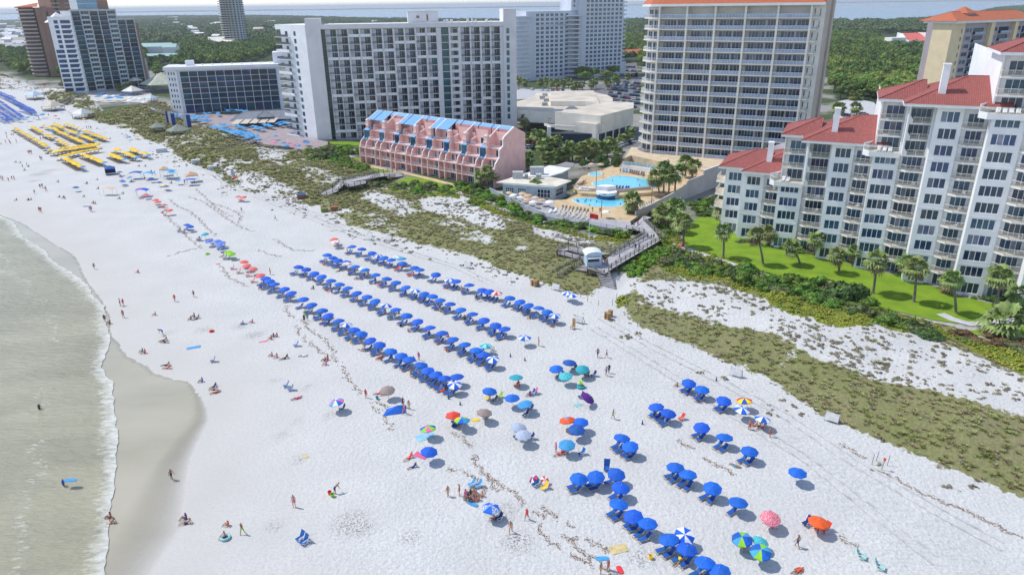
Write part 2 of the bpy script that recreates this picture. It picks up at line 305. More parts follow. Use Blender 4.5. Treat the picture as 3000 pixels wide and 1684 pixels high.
def ground_mat():
    m = bpy.data.materials.new('sand and dune ground'); m.use_nodes = True; N = m.node_tree.nodes; L = m.node_tree.links; b = N['Principled BSDF']
    g = N.new('ShaderNodeNewGeometry')
    def attr(n): a = N.new('ShaderNodeAttribute'); a.attribute_name = n; return a.outputs['Fac']
    def noise(sc, det=4, dist=0., vec=None):
        z = N.new('ShaderNodeTexNoise'); z.inputs['Scale'].default_value = sc; z.inputs['Detail'].default_value = det; z.inputs['Distortion'].default_value = dist
        L.new(vec or g.outputs['Position'], z.inputs['Vector']); return z.outputs[0]
    def mix(f, a, b_, clampf=True):
        x = N.new('ShaderNodeMixRGB')
        if isinstance(f, float): x.inputs[0].default_value = f
        else: L.new(f, x.inputs[0])
        for i, c in ((1, a), (2, b_)):
            if isinstance(c, tuple): x.inputs[i].default_value = (*c, 1)
            else: L.new(c, x.inputs[i])
        return x.outputs[0]
    def math_(op, a, b_=None, clamp=False):
        x = N.new('ShaderNodeMath'); x.operation = op; x.use_clamp = clamp
        for i, c in ((0, a), (1, b_)):
            if c is None: continue
            if isinstance(c, (int, float)): x.inputs[i].default_value = c
            else: L.new(c, x.inputs[i])
        return x.outputs[0]
    def ramp(f, lo, hi): x = N.new('ShaderNodeMapRange'); x.clamp = True; x.inputs[1].default_value = lo; x.inputs[2].default_value = hi; L.new(f, x.inputs[0]); return x.outputs[0]
    sand = mix(ramp(noise(.12, 5), .35, .7), (.635, .635, .625), (.56, .56, .55))
    sand = mix(ramp(noise(3.2, 4), .42, .75), sand, (.475, .48, .475))
    speck = math_('MULTIPLY', ramp(noise(.05, 3), .5, .62), ramp(noise(5.5, 4), .66, .72)); sand = mix(math_('MULTIPLY', speck, .5), sand, (.35, .32, .3))
    mp = N.new('ShaderNodeMapping'); mp.inputs['Rotation'].default_value = (0, 0, math.radians(43.5)); mp.inputs['Scale'].default_value = (.22, 1.5, 1); L.new(g.outputs['Position'], mp.inputs[0])
    groove = noise(1.5, 4, .3, mp.outputs[0]); sand = mix(math_('MULTIPLY', math_('MULTIPLY', ramp(groove, .45, .7), attr('rake')), .5), sand, (.385, .39, .385))
    sand = mix(math_('MULTIPLY', attr('dug'), ramp(noise(4.2, 5, .5), .48, .6)), sand, (.22, .20, .185))
    wetf = math_('MULTIPLY', attr('wet'), math_('ADD', math_('MULTIPLY', noise(.08, 4), .5), .75), True)
    sand = mix(wetf, sand, (.50, .475, .435))
    vmask = ramp(math_('ADD', attr('veg'), math_('MULTIPLY', math_('SUBTRACT', noise(1.6, 5, .6), .5), 1.5)), .42, .62)
    vcol = mix(ramp(noise(.09, 4), .4, .62), (.23, .24, .095), (.27, .25, .13)); vcol = mix(ramp(noise(2.7, 4), .35, .7), vcol, (.17, .175, .075))
    col = mix(vmask, sand, vcol)
    cmask = ramp(math_('ADD', attr('cover'), math_('MULTIPLY', math_('SUBTRACT', noise(.7, 5), .5), 1.1)), .42, .6)
    ccol = mix(ramp(noise(.16, 4), .35, .65), (.17, .22, .03), (.27, .26, .04)); ccol = mix(ramp(noise(2.2, 5), .4, .7), ccol, (.10, .14, .03))
    col = mix(cmask, col, ccol)
    bcol = mix(ramp(noise(.03, 4), .45, .55), (.30, .29, .27), (.06, .09, .03))
    col = mix(attr('built'), col, bcol)
    fcol = mix(ramp(noise(.02, 4), .4, .6), (.035, .06, .02), (.06, .08, .03)); col = mix(attr('wood'), col, fcol)
    L.new(col, b.inputs['Base Color'])
    rg = N.new('ShaderNodeMapRange'); rg.inputs[3].default_value = .95; rg.inputs[4].default_value = .35; L.new(math_('POWER', wetf, 2.5), rg.inputs[0]); L.new(rg.outputs[0], b.inputs['Roughness'])
    b.inputs['Specular IOR Level'].default_value = .25
    bp = N.new('ShaderNodeBump'); bp.inputs['Distance'].default_value = .2
    dry = math_('SUBTRACT', 1., wetf, True); L.new(math_('MULTIPLY', math_('POWER', dry, 3.), .75), bp.inputs['Strength'])
    vo = N.new('ShaderNodeTexVoronoi'); vo.inputs['Scale'].default_value = 1.7; L.new(g.outputs['Position'], vo.inputs['Vector'])
    L.new(math_('ADD', math_('MULTIPLY', noise(2.6, 4, .8), 1.0), math_('MULTIPLY', vo.outputs[0], .45)), bp.inputs['Height']); L.new(bp.outputs[0], b.inputs['Normal'])
    return m
me.materials.append(ground_mat())
go = obj('ground', me); go['kind'] = 'structure'
# ------------------------------------------------------------ sea
def water_mat(name, shallow, deep, rough, bump, foam=True, wscale=1.0, fade=False):
    m = bpy.data.materials.new(name); m.use_nodes = True; N = m.node_tree.nodes; L = m.node_tree.links; b = N['Principled BSDF']
    g = N.new('ShaderNodeNewGeometry'); mp = N.new('ShaderNodeMapping'); mp.inputs['Rotation'].default_value = (0, 0, math.radians(-25)); mp.inputs['Scale'].default_value = (.45*wscale, 1.25*wscale, 1)
    L.new(g.outputs['Position'], mp.inputs[0])
    nz = N.new('ShaderNodeTexNoise'); nz.inputs['Scale'].default_value = 1.1; nz.inputs['Detail'].default_value = 6; nz.inputs['Roughness'].default_value = .62; L.new(mp.outputs[0], nz.inputs[0])
    n2 = N.new('ShaderNodeTexNoise'); n2.inputs['Scale'].default_value = .09; n2.inputs['Detail'].default_value = 3; L.new(mp.outputs[0], n2.inputs[0])
    mr = N.new('ShaderNodeMapRange'); mr.inputs[1].default_value = .35; mr.inputs[2].default_value = .65; L.new(n2.outputs[0], mr.inputs[0])
    mx = N.new('ShaderNodeMixRGB'); mx.inputs[1].default_value = (*shallow, 1); mx.inputs[2].default_value = (*deep, 1); L.new(mr.outputs[0], mx.inputs[0]); out = mx.outputs[0]
    bp = N.new('ShaderNodeBump'); bp.inputs['Strength'].default_value = bump; bp.inputs['Distance'].default_value = .25; L.new(nz.outputs[0], bp.inputs['Height']); L.new(bp.outputs[0], b.inputs['Normal'])
    if foam:
        a = N.new('ShaderNodeAttribute'); a.attribute_name = 'foam'; n3 = N.new('ShaderNodeTexNoise'); n3.inputs['Scale'].default_value = 1.6; n3.inputs['Detail'].default_value = 8; n3.inputs['Roughness'].default_value = .7; L.new(mp.outputs[0], n3.inputs[0])
        ad = N.new('ShaderNodeMath'); ad.operation = 'ADD'; L.new(a.outputs['Fac'], ad.inputs[0]); L.new(n3.outputs[0], ad.inputs[1])
        m3 = N.new('ShaderNodeMapRange'); m3.inputs[1].default_value = .8; m3.inputs[2].default_value = 1.12; L.new(ad.outputs[0], m3.inputs[0])
        m4 = N.new('ShaderNodeMixRGB'); m4.inputs[2].default_value = (.66, .67, .63, 1); L.new(m3.outputs[0], m4.inputs[0]); L.new(out, m4.inputs[1]); out = m4.outputs[0]
        m5 = N.new('ShaderNodeMapRange'); m5.inputs[3].default_value = rough; m5.inputs[4].default_value = .8; L.new(m3.outputs[0], m5.inputs[0]); L.new(m5.outputs[0], b.inputs['Roughness'])
    else: b.inputs['Roughness'].default_value = rough
    L.new(out, b.inputs['Base Color']); b.inputs['IOR'].default_value = 1.33
    if fade: a = N.new('ShaderNodeAttribute'); a.attribute_name = 'depth'; L.new(a.outputs['Fac'], b.inputs['Alpha'])
    return m
def sheet_grid(name, poly, x0, x1, y0, y1, st, zf, attrs, m, fine=None):
    ax = np.arange(x0, x1, st); ay = np.arange(y0, y1, st); X, Y = np.meshgrid(ax, ay)
    k = inpoly(X, Y, poly); ii = np.arange(X.size).reshape(X.shape)
    q = k[:-1, :-1] | k[1:, :-1] | k[:-1, 1:] | k[1:, 1:]
    F = np.stack([ii[:-1, :-1], ii[:-1, 1:], ii[1:, 1:], ii[1:, :-1]], -1)[q]
    used, inv = np.unique(F, return_inverse=True); F = inv.reshape(-1, 4); x = X.ravel()[used]; y = Y.ravel()[used]; ins = k.ravel()[used]
    # pull outside vertices onto the outline
    P = np.array(poly+[poly[0]]); 
    for idx in np.where(~ins)[0]:
        best = 1e9
        A = P[:-1]; B = P[1:]; d = B-A; t = np.clip(((x[idx]-A[:, 0])*d[:, 0]+(y[idx]-A[:, 1])*d[:, 1])/((d**2).sum(1)+1e-9), 0, 1); c = A+d*t[:, None]
        j = np.argmin((c[:, 0]-x[idx])**2+(c[:, 1]-y[idx])**2); x[idx], y[idx] = c[j]
    mm = bpy.data.meshes.new(name); z = zf(x, y); mm.from_pydata(np.stack([x, y, z], -1).tolist(), [], F.tolist())
    for an, fn in attrs.items(): a = mm.attributes.new(an, 'FLOAT', 'POINT'); a.data.foreach_set('value', fn(x, y).astype(np.float32))
    mm.polygons.foreach_set('use_smooth', [True]*len(mm.polygons)); mm.materials.append(m); mm.update()
    o = obj(name, mm); o['kind'] = 'structure'; return o
def jag(line, amp, st, seed):
    r = random.Random(seed); out = []
    for (x1, y1), (x2, y2) in zip(line, line[1:]):
        n = max(1, int(math.hypot(x2-x1, y2-y1)/st))
        for i in range(n): t = i/n; out.append((x1+(x2-x1)*t+r.uniform(-amp, amp), y1+(y2-y1)*t+r.uniform(-amp, amp)))
    return out+[line[-1]]
WLj = jag(WL[1:], .22, .8, 1); SLj = jag(SL[1:], .12, 1.2, 2)
SEAj = WLj+[(-70, 20), (-420, 20), (-420, WLj[0][1])]
def foamf(x, y):
    d = segdist(x, y, WL[1:]); n = fbm(x, y, 7, 3, 77)
    return np.clip(.6-d*.15/(.35+n), .0, .6)+.32*np.exp(-((d-5-6*n)/1.6)**2)*(n > .45)
sheet_grid('water', SEAj, -420, -30, 20, 330, .7, lambda x, y: .03+.05*fbm(x, y, 4, 3, 2)+.14*np.exp(-((segdist(x, y, WL[1:])-.8)/.7)**2), {'foam': foamf}, water_mat('sea', (.36, .34, .24), (.26, .25, .175), .16, 1.5))
SWPj = SLj+WLj[::-1]
def foam2(x, y):
    d = segdist(x, y, SL[1:]); n = fbm(x, y, 9, 3, 17)
    return np.clip(.5-d*.9, 0, .5)*np.clip((n-.35)*4, 0, 1)
mb = MB(); 
sheet_grid('swash_water', SWPj, -330, -20, 20, 300, .7, lambda x, y: np.full(x.shape, .012), {'foam': foam2, 'depth': lambda x, y: np.clip((segdist(x, y, SL[1:]))/np.clip((95-y)/5, .25, 7)*1.0, .0, 1)**.8}, water_mat('swash', (.45, .415, .33), (.37, .35, .265), .22, .1, fade=True))
bm_ = MB(); bm_.face([(x, y, 0) for x, y in BAY]); o = bm_.build('bay_water', water_mat('bay', (.12, .19, .30), (.10, .17, .28), .25, .3, False, .05)); o['kind'] = 'structure'
fs = MB(); 
for a, b, c in ((-14000, 1500, 12500), (1500, 16000, 14000)):
    p = [(a+(b-a)*i/30, c+random.uniform(-200, 200)) for i in range(31)]
    for q, r_ in zip(p, p[1:]): fs.box(q[0], r_[0]+1, c, c+400, -1, random.uniform(10, 16))
o = fs.build('far_shore', mat('far_trees', (.05, .08, .05))); o['kind'] = 'structure'
# ------------------------------------------------------------ sheets laid on the ground
def sheet(name, pts, z, m, kind='structure', px=True, t=None):
    p = gp(pts, z) if px else pts; mb = MB()
    if t: mb.prism(p, z-t, z)
    else:
        a = sum(p[k][0]*p[(k+1) % len(p)][1]-p[(k+1) % len(p)][0]*p[k][1] for k in range(len(p)))
        mb.face([(x, y, z) for x, y in (p if a > 0 else p[::-1])])
    o = mb.build(name, m); o['kind'] = kind; return o
M_lawn = mat('lawn', (.22, .34, .03), .9, .2, .3, .5, 9, col2=(.15, .26, .025), coord='World', spec=.1)
M_conc = mat('concrete', (.60, .57, .52), .85, .08, .4, .2, 6)
M_path = mat('pale_path', (.55, .55, .58), .85, .08, .6)
M_tan = mat('tan_paving', (.62, .47, .28), .85, .1, .4, .15, 5)
M_asph = mat('asphalt', (.17, .17, .185), .9, .12, .2)
M_pave = mat('brick_paving', (.36, .30, .31), .9, .1, .5)
LAWN = [(2098, 612), (2040, 640), (2008, 675), (2002, 715), (2030, 733), (2100, 757), (2200, 784), (2300, 812), (2440, 850), (2560, 893), (2640, 915), (2740, 938), (2800, 946), (2900, 943), (3060, 925), (3060, 905), (2900, 888), (2790, 862), (2740, 840), (2600, 800), (2500, 775), (2380, 745), (2270, 715), (2170, 695), (2130, 670), (2105, 635)]
sheet('lawn', LAWN, .135, M_lawn); sheet('lawn', [(2790, 968), (2900, 965), (3060, 948), (3060, 1010), (2900, 988)], .10, M_lawn)
sheet('lawn', [(1012, 462), (1058, 463), (1062, 482), (1010, 482)], .13, M_lawn)
sheet('lawn', [(1078, 490), (1150, 503), (1140, 513), (1085, 505)], .13, M_lawn)
sheet('lawn', [(1152, 532), (1200, 518), (1260, 524), (1345, 548), (1330, 560), (1240, 552)], .13, M_lawn)
sheet('lawn', [(965, 415), (1055, 415), (1060, 428), (970, 422)], .12, M_lawn)
def ribbon(name, line, w, z, m, px=True, kind='structure'):
    p = gp(line, z) if px else line; L_, R_ = [], []
    for i in range(len(p)):
        a = p[max(0, i-1)]; b = p[min(len(p)-1, i+1)]; d = Vector((b[0]-a[0], b[1]-a[1])).normalized(); L_.append((p[i][0]-d.y*w/2, p[i][1]+d.x*w/2)); R_.append((p[i][0]+d.y*w/2, p[i][1]-d.x*w/2))
    mb = MB()
    for i in range(len(p)-1): mb.face([(*L_[i], z), (*R_[i], z), (*R_[i+1], z), (*L_[i+1], z)])
    o = mb.build(name, m); o['kind'] = kind; return o
ribbon('path', [(2755, 918), (2790, 934), (2840, 948), (2900, 947), (2960, 936), (3080, 915)], 1.9, .16, M_path)
ribbon('path', [(1975, 712), (2010, 727), (2060, 745), (2130, 768), (2200, 790), (2240, 800)], 1.5, .16, M_path)
ribbon('path', [(1050, 478), (1100, 490), (1180, 506), (1260, 524), (1345, 546), (1375, 556)], 2.2, .15, M_tan)
M_trk = mat('packed_sand', (.57, .57, .56), .95, .2, .8, .6, 5)
for l_ in ([(545, 470), (640, 520), (700, 555), (850, 615), (1000, 675), (1180, 735), (1330, 780), (1480, 850)], [(590, 480), (660, 540), (655, 590)], [(600, 470), (690, 520), (760, 565), (900, 620), (1040, 680)], [(1760, 930), (1900, 1010), (2100, 1110), (2300, 1220), (2500, 1350), (2750, 1500), (3000, 1640)], [(1740, 960), (1900, 1060), (2100, 1180), (2350, 1340), (2600, 1530), (2800, 1684)]):
    p_ = gp(l_)
    for o_ in (-.75, .75):
        q_ = [(x+.69*o_+.25*math.sin(x*.4), y+.72*o_) for x, y in p_]; q_ = [(a[0]+(b[0]-a[0])*t/4, a[1]+(b[1]-a[1])*t/4) for a, b in zip(q_, q_[1:]) for t in range(4)]; ribbon('tyre_track', q_, .3, .085, M_trk, px=False)
# ------------------------------------------------------------ building materials
M_white = mat('white_stucco', (.86, .86, .87), .85, .05, .25, .15, 5)
M_cream = mat('cream_stucco', (.82, .78, .69), .85, .06, .25, .15, 5)
M_shadeside = mat('shaded_beige_stucco', (.52, .44, .38), .9, .06, .3, .3, 3)  # tower side turned from the sun: its shade is put into the colour
M_trim = mat('white_paint', (.80, .80, .80), .7, .04, .6)
M_railc = mat('cream_rail', (.86, .80, .70), .6, .05, 1)
M_railw = mat('white_rail', (.78, .80, .84), .6, .03, 1)
M_raild = mat('dark_rail', (.09, .11, .14), .5, .1, 1)
M_slab = mat('balcony_floor', (.66, .56, .42), .85, .1, .8)
M_glass = mat('blue_glass', (.012, .05, .115), .08, .3, .35, objvar=.5, col2=(.06, .11, .17), spec=.6)
M_glass2 = mat('teal_glass', (.008, .045, .08), .08, .3, .3, objvar=.7, col2=(.02, .09, .12), spec=.6)
M_railg = mat('glazed_rail', (.33, .41, .55), .3, .1, .5, objvar=.15)
def tile_mat(name, c1, c2, ang=0):
    m = bpy.data.materials.new(name); m.use_nodes = True; N = m.node_tree.nodes; L = m.node_tree.links; b = N['Principled BSDF']
    tc = N.new('ShaderNodeTexCoord'); wv = N.new('ShaderNodeTexWave'); wv.inputs['Scale'].default_value = 1.1; wv.bands_direction = 'X'; wv.inputs['Distortion'].default_value = .6; wv.inputs['Detail'].default_value = 1
    w2 = N.new('ShaderNodeTexWave'); w2.bands_direction = 'Y'; w2.inputs['Scale'].default_value = .9; w2.inputs['Distortion'].default_value = .8
    nz = N.new('ShaderNodeTexNoise'); nz.inputs['Scale'].default_value = 1.4; nz.inputs['Detail'].default_value = 5
    for t in (wv, w2, nz): L.new(tc.outputs['Object'], t.inputs['Vector'])
    ad = N.new('ShaderNodeMath'); ad.operation = 'MULTIPLY'; L.new(wv.outputs['Fac'], ad.inputs[0]); L.new(w2.outputs['Fac'], ad.inputs[1])
    a2 = N.new('ShaderNodeMath'); a2.operation = 'ADD'; L.new(ad.outputs[0], a2.inputs[0]); L.new(nz.outputs[0], a2.inputs[1])
    r = N.new('ShaderNodeMapRange'); r.inputs[1].default_value = .45; r.inputs[2].default_value = 1.35; L.new(a2.outputs[0], r.inputs[0])
    mx = N.new('ShaderNodeMixRGB'); mx.inputs[1].default_value = (*c2, 1); mx.inputs[2].default_value = (*c1, 1); L.new(r.outputs[0], mx.inputs[0]); L.new(mx.outputs[0], b.inputs['Base Color'])
    bp = N.new('ShaderNodeBump'); bp.inputs['Strength'].default_value = .8; bp.inputs['Distance'].default_value = .2; L.new(a2.outputs[0], bp.inputs['Height']); L.new(bp.outputs[0], b.inputs['Normal']); b.inputs['Roughness'].default_value = .8
    return m
M_tile = tile_mat('red_tile', (.50, .15, .13), (.28, .075, .065)); M_tileo = tile_mat('orange_tile', (.74, .25, .11), (.5, .13, .06))
M_flat = mat('flat_roof', (.62, .56, .47), .9, .12, .15)
def frame(name, label, cat, x, y, ang, ox=0, oy=0): return thing(name, label, cat, (x, y, 0), math.radians(ang))
RC0 = random.Random(2); M_curt = mat('curtained_glass', (.17, .20, .25), .25, .2, .6, objvar=.5)
def win_fn(y, lights, fr=.07, rec=.0):
    "a window of tall lights: glass set behind a pale frame with mullions"
    def fn(mb, it):
        x0, x1, z0, z1 = it[:4]; yy = it[4] if len(it) > 4 else y; n = it[5] if len(it) > 5 else lights
        for k in range(n): a_, b_ = x0+(x1-x0)*k/n, x0+(x1-x0)*(k+1)/n; mb.face([(a_, yy+.06, z0), (b_, yy+.06, z0), (b_, yy+.06, z1), (a_, yy+.06, z1)], 2 if RC0.random() < .16 else 0)
        for k in range(n+1): x = x0+(x1-x0)*k/n; mb.box(x-fr, x+fr, yy-.02, yy+.05, z0, z1, 1, 'bt')
        mb.box(x0-fr, x1+fr, yy-.04, yy+.05, z1-.06, z1+.05, 1); mb.box(x0-fr, x1+fr, yy-.1, yy+.05, z0-.08, z0+.05, 1)
    return fn
def hip(mb, x0, x1, y0, y1, z, pitch=.41, m=0, ov=.0, fascia=.5, mf=1, ridge_to=None, right_hip=True):
    d = (y1-y0)/2; h = d*pitch; ym = (y0+y1)/2; a = (x0+d, ym, z+h); b = (x1-(d if right_hip else 0), ym, z+h)
    A, B, C, D = (x0, y0, z), (x1, y0, z), (x1, y1, z), (x0, y1, z)
    mb.face([A, B, b, a], m); mb.face([C, D, a, b], m); mb.face([D, A, a], m)
    if right_hip: mb.face([B, C, b], m)
    else: mb.face([B, C, b], mf)
    mb.bar((A[0], A[1], z+.05), a, .22, .16, m+0); mb.bar((D[0], D[1], z+.05), a, .22, .16, m); mb.bar(a, b, .22, .16, m)
    mb.box(x0+.02, x1-.02, y0+.02, y1-.02, z-fascia, z-.004, mf)
# ------------------------------------------------------------ white stepped condominium (right)
FL = 3.1; A25 = -25
OX, OY = 5., 155.; ca, sa = math.cos(math.radians(A25)), math.sin(math.radians(A25))
BX, BY = OX*ca-OY*sa, OX*sa+OY*ca
con = frame('condominium', 'white stepped condominium with red tiled hip roofs rising to the right beside the green lawn', 'condominium', BX, BY, A25)
cols = [('W', 3, -23.7, -19.3, 172.9, 5, 1), ('W', 3, -19.3, -14.5, 169.9, 5, 1), ('B', 3, -14.5, -11, 170.3, 5, 1), ('W', 4, -11, -5.9, 165.5, 5, 2),
        ('B', 4, -5.9, -1.2, 166.4, 8, 2), ('W', 3, -1.2, 3.1, 161.4, 8, 2), ('B', 3, 3.1, 6.6, 161.9, 8, 2), ('W', 4, 6.6, 11.3, 157.9, 8, 3),
        ('B', 4, 11.3, 15.6, 158.4, 11, 3), ('W', 3, 15.6, 20, 153.4, 11, 3), ('B', 3, 20, 23.8, 153.9, 11, 3), ('W', 4, 23.8, 29, 149.9, 11, 4),
        ('B', 4, 29, 33.5, 150.4, 14, 4), ('W', 3, 33.5, 38.2, 145.4, 14, 4), ('B', 3, 38.2, 42, 145.9, 14, 4), ('W', 4, 42, 47.5, 141.9, 14, 4)]
YB = 190.
wl = MB(); wins = []; doors = []; balcs = []; parap = MB(); terr = []
def sh(p): return (p[0]-OX, p[1]-OY, *p[2:])
for i, (ty, nl, x0, x1, y, lv, mod) in enumerate(cols):
    top = lv*FL+.5; a, b, yy = x0-OX, x1-OX, y-OY; xm = (a+b)/2; holes = []
    setback = (ty == 'W' and nl == 4 and i in (3, 7, 11)); up = lv+3 if setback else lv
    if ty == 'W':
        w = 2.95 if nl == 3 else 3.75
        off = .1 if nl == 3 else -.1
        for k in range(lv):
            z0, z1 = (k*FL+.8, k*FL+2.72) if k else (.5, 2.6)
            it = (xm-w/2+off, xm+w/2+off, z0, z1, yy+.16, nl); holes.append(it); wins.append(it)
        wl.wall(a, b, 0, top if not setback else lv*FL-.02, yy, holes, .22)
        for kk in range(2, lv, 3): wl.box(a+.02, b-.02, yy-.05, yy-.01, kk*FL-.03, kk*FL+.03)
    else:
        w = 2.6 if nl == 3 else 3.4
        for k in range(lv):
            it = (b-.35-w, b-.35, k*FL+.08, k*FL+2.45, yy+.16, nl); holes.append(it); doors.append(it)
        wl.wall(a, b, 0, top, yy, holes, .22)
    if setback:
        y2 = yy+3.2; h2 = []
        for k in range(lv, up): it = (xm-1.3, xm+1.9, k*FL+.1, k*FL+2.5, y2+.16, 3); h2.append(it); doors.append(it)
        wl.wall(a, b, lv*FL-.02, up*FL+.5, y2, h2, .22)
        for k in range(lv+1, up):
            balcs.append(('R', a+.1, b-.02, yy+1.1, y2, k*FL, nl))
        balcs.append(('T', a, b, yy, y2, lv*FL, nl))
        wl.box(a, a+.3, y2-.6, y2-.01, lv*FL+.3, up*FL+.5)
        wl.box(b-.32, b-.02, yy+.3, y2-.01, lv*FL, up*FL+.4)
    if ty == 'B':
        lo = 3 if i in (4, 8, 12) else 0
        for k in range(1, lv):
            if lo and k >= lv-3: balcs.append(('L', a, b, yy-2.2, yy, k*FL, nl))
            else: balcs.append(('B', a, b, yy-2.1 if nl == 4 else yy-1.8, yy, k*FL, nl))
        if lo:
            wl.box(a+.002, a+.28, yy-2.3, yy-.002, (lv-3)*FL-.2, lv*FL+.5); wl.box(b-.28, b-.002, yy-2.3, yy-.002, (lv-3)*FL-.2, lv*FL+.5)
            wl.box(a+.28, b-.28, yy-2.3, yy-2.0, lv*FL, lv*FL+.5)
    # exposed side walls
    for side in (-1, 1):
        j = i+side; x = a if side < 0 else b
        if 0 <= j < len(cols):
            yn = cols[j][4]-OY; tn = cols[j][5]*FL+.5; tn = tn if not (cols[j][0] == 'W' and cols[j][1] == 4 and j in (3, 7, 11)) else (cols[j][5]+3)*FL+.5
            if yn > yy+.01: wl.face([(x, yy, 0), (x, yn, 0), (x, yn, top if not setback else lv*FL), (x, yy, top if not setback else lv*FL)][::side], 0)
            tt = (up*FL+.5)
            if tt > tn+.01 and not setback: wl.face([(x, max(yy, yn), tn), (x, YB-OY, tn), (x, YB-OY, tt), (x, max(yy, yn), tt)][::side], 0)
            elif tt > tn+.01: wl.face([(x, yy+3.2, tn), (x, YB-OY, tn), (x, YB-OY, tt), (x, yy+3.2, tt)][::side], 0)
        else: wl.face([(x, yy, 0), (x, YB-OY, 0), (x, YB-OY, top), (x, yy, top)][::side], 0)
wl.face([(cols[0][2]-OX, YB-OY, 0), (cols[-1][3]-OX, YB-OY, 0), (cols[-1][3]-OX, YB-OY, 14*FL), (cols[0][2]-OX, YB-OY, 5*FL)][::-1])
wl.build('wall', M_white, con)
many('window', wins, win_fn(0, 3), [M_glass, M_trim, M_curt], con)
many('balcony_door', doors, win_fn(0, 3, .05), [M_glass, M_trim, M_curt], con)
def balc_fn(mb, it):
    ty, a, b, y0, y1, z, nl = it
    if ty == 'B': pl = [(a-.05, y1-.35), (a+1.35, y0), (b-.02, y0), (b-.02, y1), (a-.05, y1)]; rl = [(a+.0, y1-.35), (a+1.4, y0+.06), (b-.06, y0+.06), (b-.06, y1-.1)]
    elif ty == 'L': pl = [(a+.3, y0), (b-.3, y0), (b-.3, y1), (a+.3, y1)]; rl = [(a+.9, y0+.06), (b-.35, y0+.06)]
    elif ty == 'R': pl = [(a, y0), (b-.35, y0), (b-.35, y1-.02), (a, y1-.02)]; rl = [(a+.06, y1-.1), (a+.06, y0+.06), (b-.4, y0+.06)]
    else: pl = [(a-2.0, y0+.9), (a-.9, y0-.7), (b-.05, y0-.7), (b-.05, y1-.02), (a+.0, y1-.02), (a-.02, y0+1.4)]; rl = [(a-1.9, y0+.9), (a-.85, y0-.62), (b-.1, y0-.62)]
    mb.prism(pl, z-.28, z, 0, 1)
    if ty == 'L': mb.face([(a+.3, y0+.02, z), (a+.9, y0+.02, z), (a+.9, y0+.02, z+.6), (a+.3, y0+.02, z+1.5)], 0); mb.face([(a+.3, y0+.06, z), (a+.3, y0+.06, z+1.5), (a+.9, y0+.06, z+.6), (a+.9, y0+.06, z)], 0)
    if ty == 'T':
        mb.prism([(a-2.05, y0+.9), (a-.93, y0-.78), (a-.85, y0-.7), (a-1.95, y0+.95)], z-.9, z+.25, 0); mb.box(a-.93, b-.05, y0-.78, y0-.7, z-.9, z+.15, 0)
        mb.prism([(a-2.05, y0+.9), (a-1.9, y0+.85), (a-.0, y1+1.0), (a-.15, y1+1.0)], z, z+1.5, 0)
    mb.rail(rl, z, 1.08, 2, .17, .035)
many('balcony', sorted(balcs, key=lambda t: -t[1]*.4-t[5]*.2), balc_fn, [M_trim, M_slab, M_railc], con)
for (r1, r2, lv) in ((((-19.6-OX), -9.5-OX, 168.7-OY, 190-OY), (-25.4-OX, -14-OX, 172-OY, 188-OY), 5), ((-7.2-OX, 9.3-OX, 160.2-OY, 181.5-OY), (-11.8-OX, -4-OX, 166-OY, 181.4-OY), 8), ((9.9-OX, 27.1-OX, 151.5-OY, 172.7-OY), (5.7-OX, 14-OX, 157.4-OY, 172.6-OY), 11), ((27.3-OX, 48-OX, 143.4-OY, 165-OY), (22.8-OX, 31-OX, 149.6-OY, 164.9-OY), 14)):
    z = lv*FL+.97
    mb = MB(); hip(mb, *r1, z, .41, right_hip=(lv == 14)); mb.build('roof', [M_tile, M_trim], con)
    mb = MB(); hip(mb, *r2, z+.02, .41, right_hip=False); mb.build('roof', [M_tile, M_trim], con)
for cx, cy, zb, zt in ((16, 156, 35.5, 41.7), (-1.2, 164.6, 26.3, 31.9), (-14.2, 173.6, 17.2, 22.5)):
    c = MB(); c.box(cx-.6-OX, cx+.55-OX, cy-.7-OY, cy+.8-OY, zb, zt); c.box(cx-.68-OX, cx+.63-OX, cy-.78-OY, cy+.88-OY, zt, zt+.25); c.build('chimney', M_white, con)
mb = MB()   # side balconies on the sea-facing end
for k in range(1, 5):
    z = k*FL; mb.prism([(-23.7-OX, 173.4-OY), (-26.0-OX, 174.6-OY), (-26.0-OX, 181-OY), (-23.7-OX, 181-OY)], z-.28, z, 0, 1)
    mb.rail([(-23.8-OX, 173.5-OY), (-25.9-OX, 174.7-OY), (-25.9-OX, 181-OY)], z, 1.08, 2, .2)
mb.build('end_balcony', [M_trim, M_slab, M_railc], con)
# ------------------------------------------------------------ beige tower
tw = frame('tower', 'tall beige residential tower with long glazed balconies and orange tile roof edge', 'tower', 50.66, 253.0, -27)
fins = [0, 9.3, 18.5, 28.0, 37.8, 47.5]; ZS = [2.6+3.5*k for k in range(14)]; ZE = 51.6
mb = MB()
for s in fins: mb.box(s-.3, s+.3, -.25, 2.6, 0, ZE-.01)
mb.box(0.3, 47.2, 2.62, 2.9, 0, ZE-.02)
mb.box(47.8, 51.4, 1.2, 2.6, 0, ZE-.02)
for k, z in enumerate(ZS):
    for a, b in zip(fins, fins[1:]): mb.box(a+.3, b-.3, -.2, 2.62, z-.34, z)
wall_poly = [(-.3, 2.6), (-.3, .4), (-2.4, .9), (-6.8, 5.4), (-6.8, 22), (-.3, 22)]
mb.prism([(-.31, 2.4), (-2.6, 3.0), (-5.2, 6.2), (-5.2, 22), (-.31, 22)], 0, ZE-.03)
mb.box(47.8, 51.4, 2.6, 24, 0, ZE-.02)
mb.prism([(-5.2, 9.6), (-6.6, 9.6), (-6.6, 10.6), (-5.2, 10.6)], 0, ZE-.05)
mb.build('wall', [M_cream], tw)
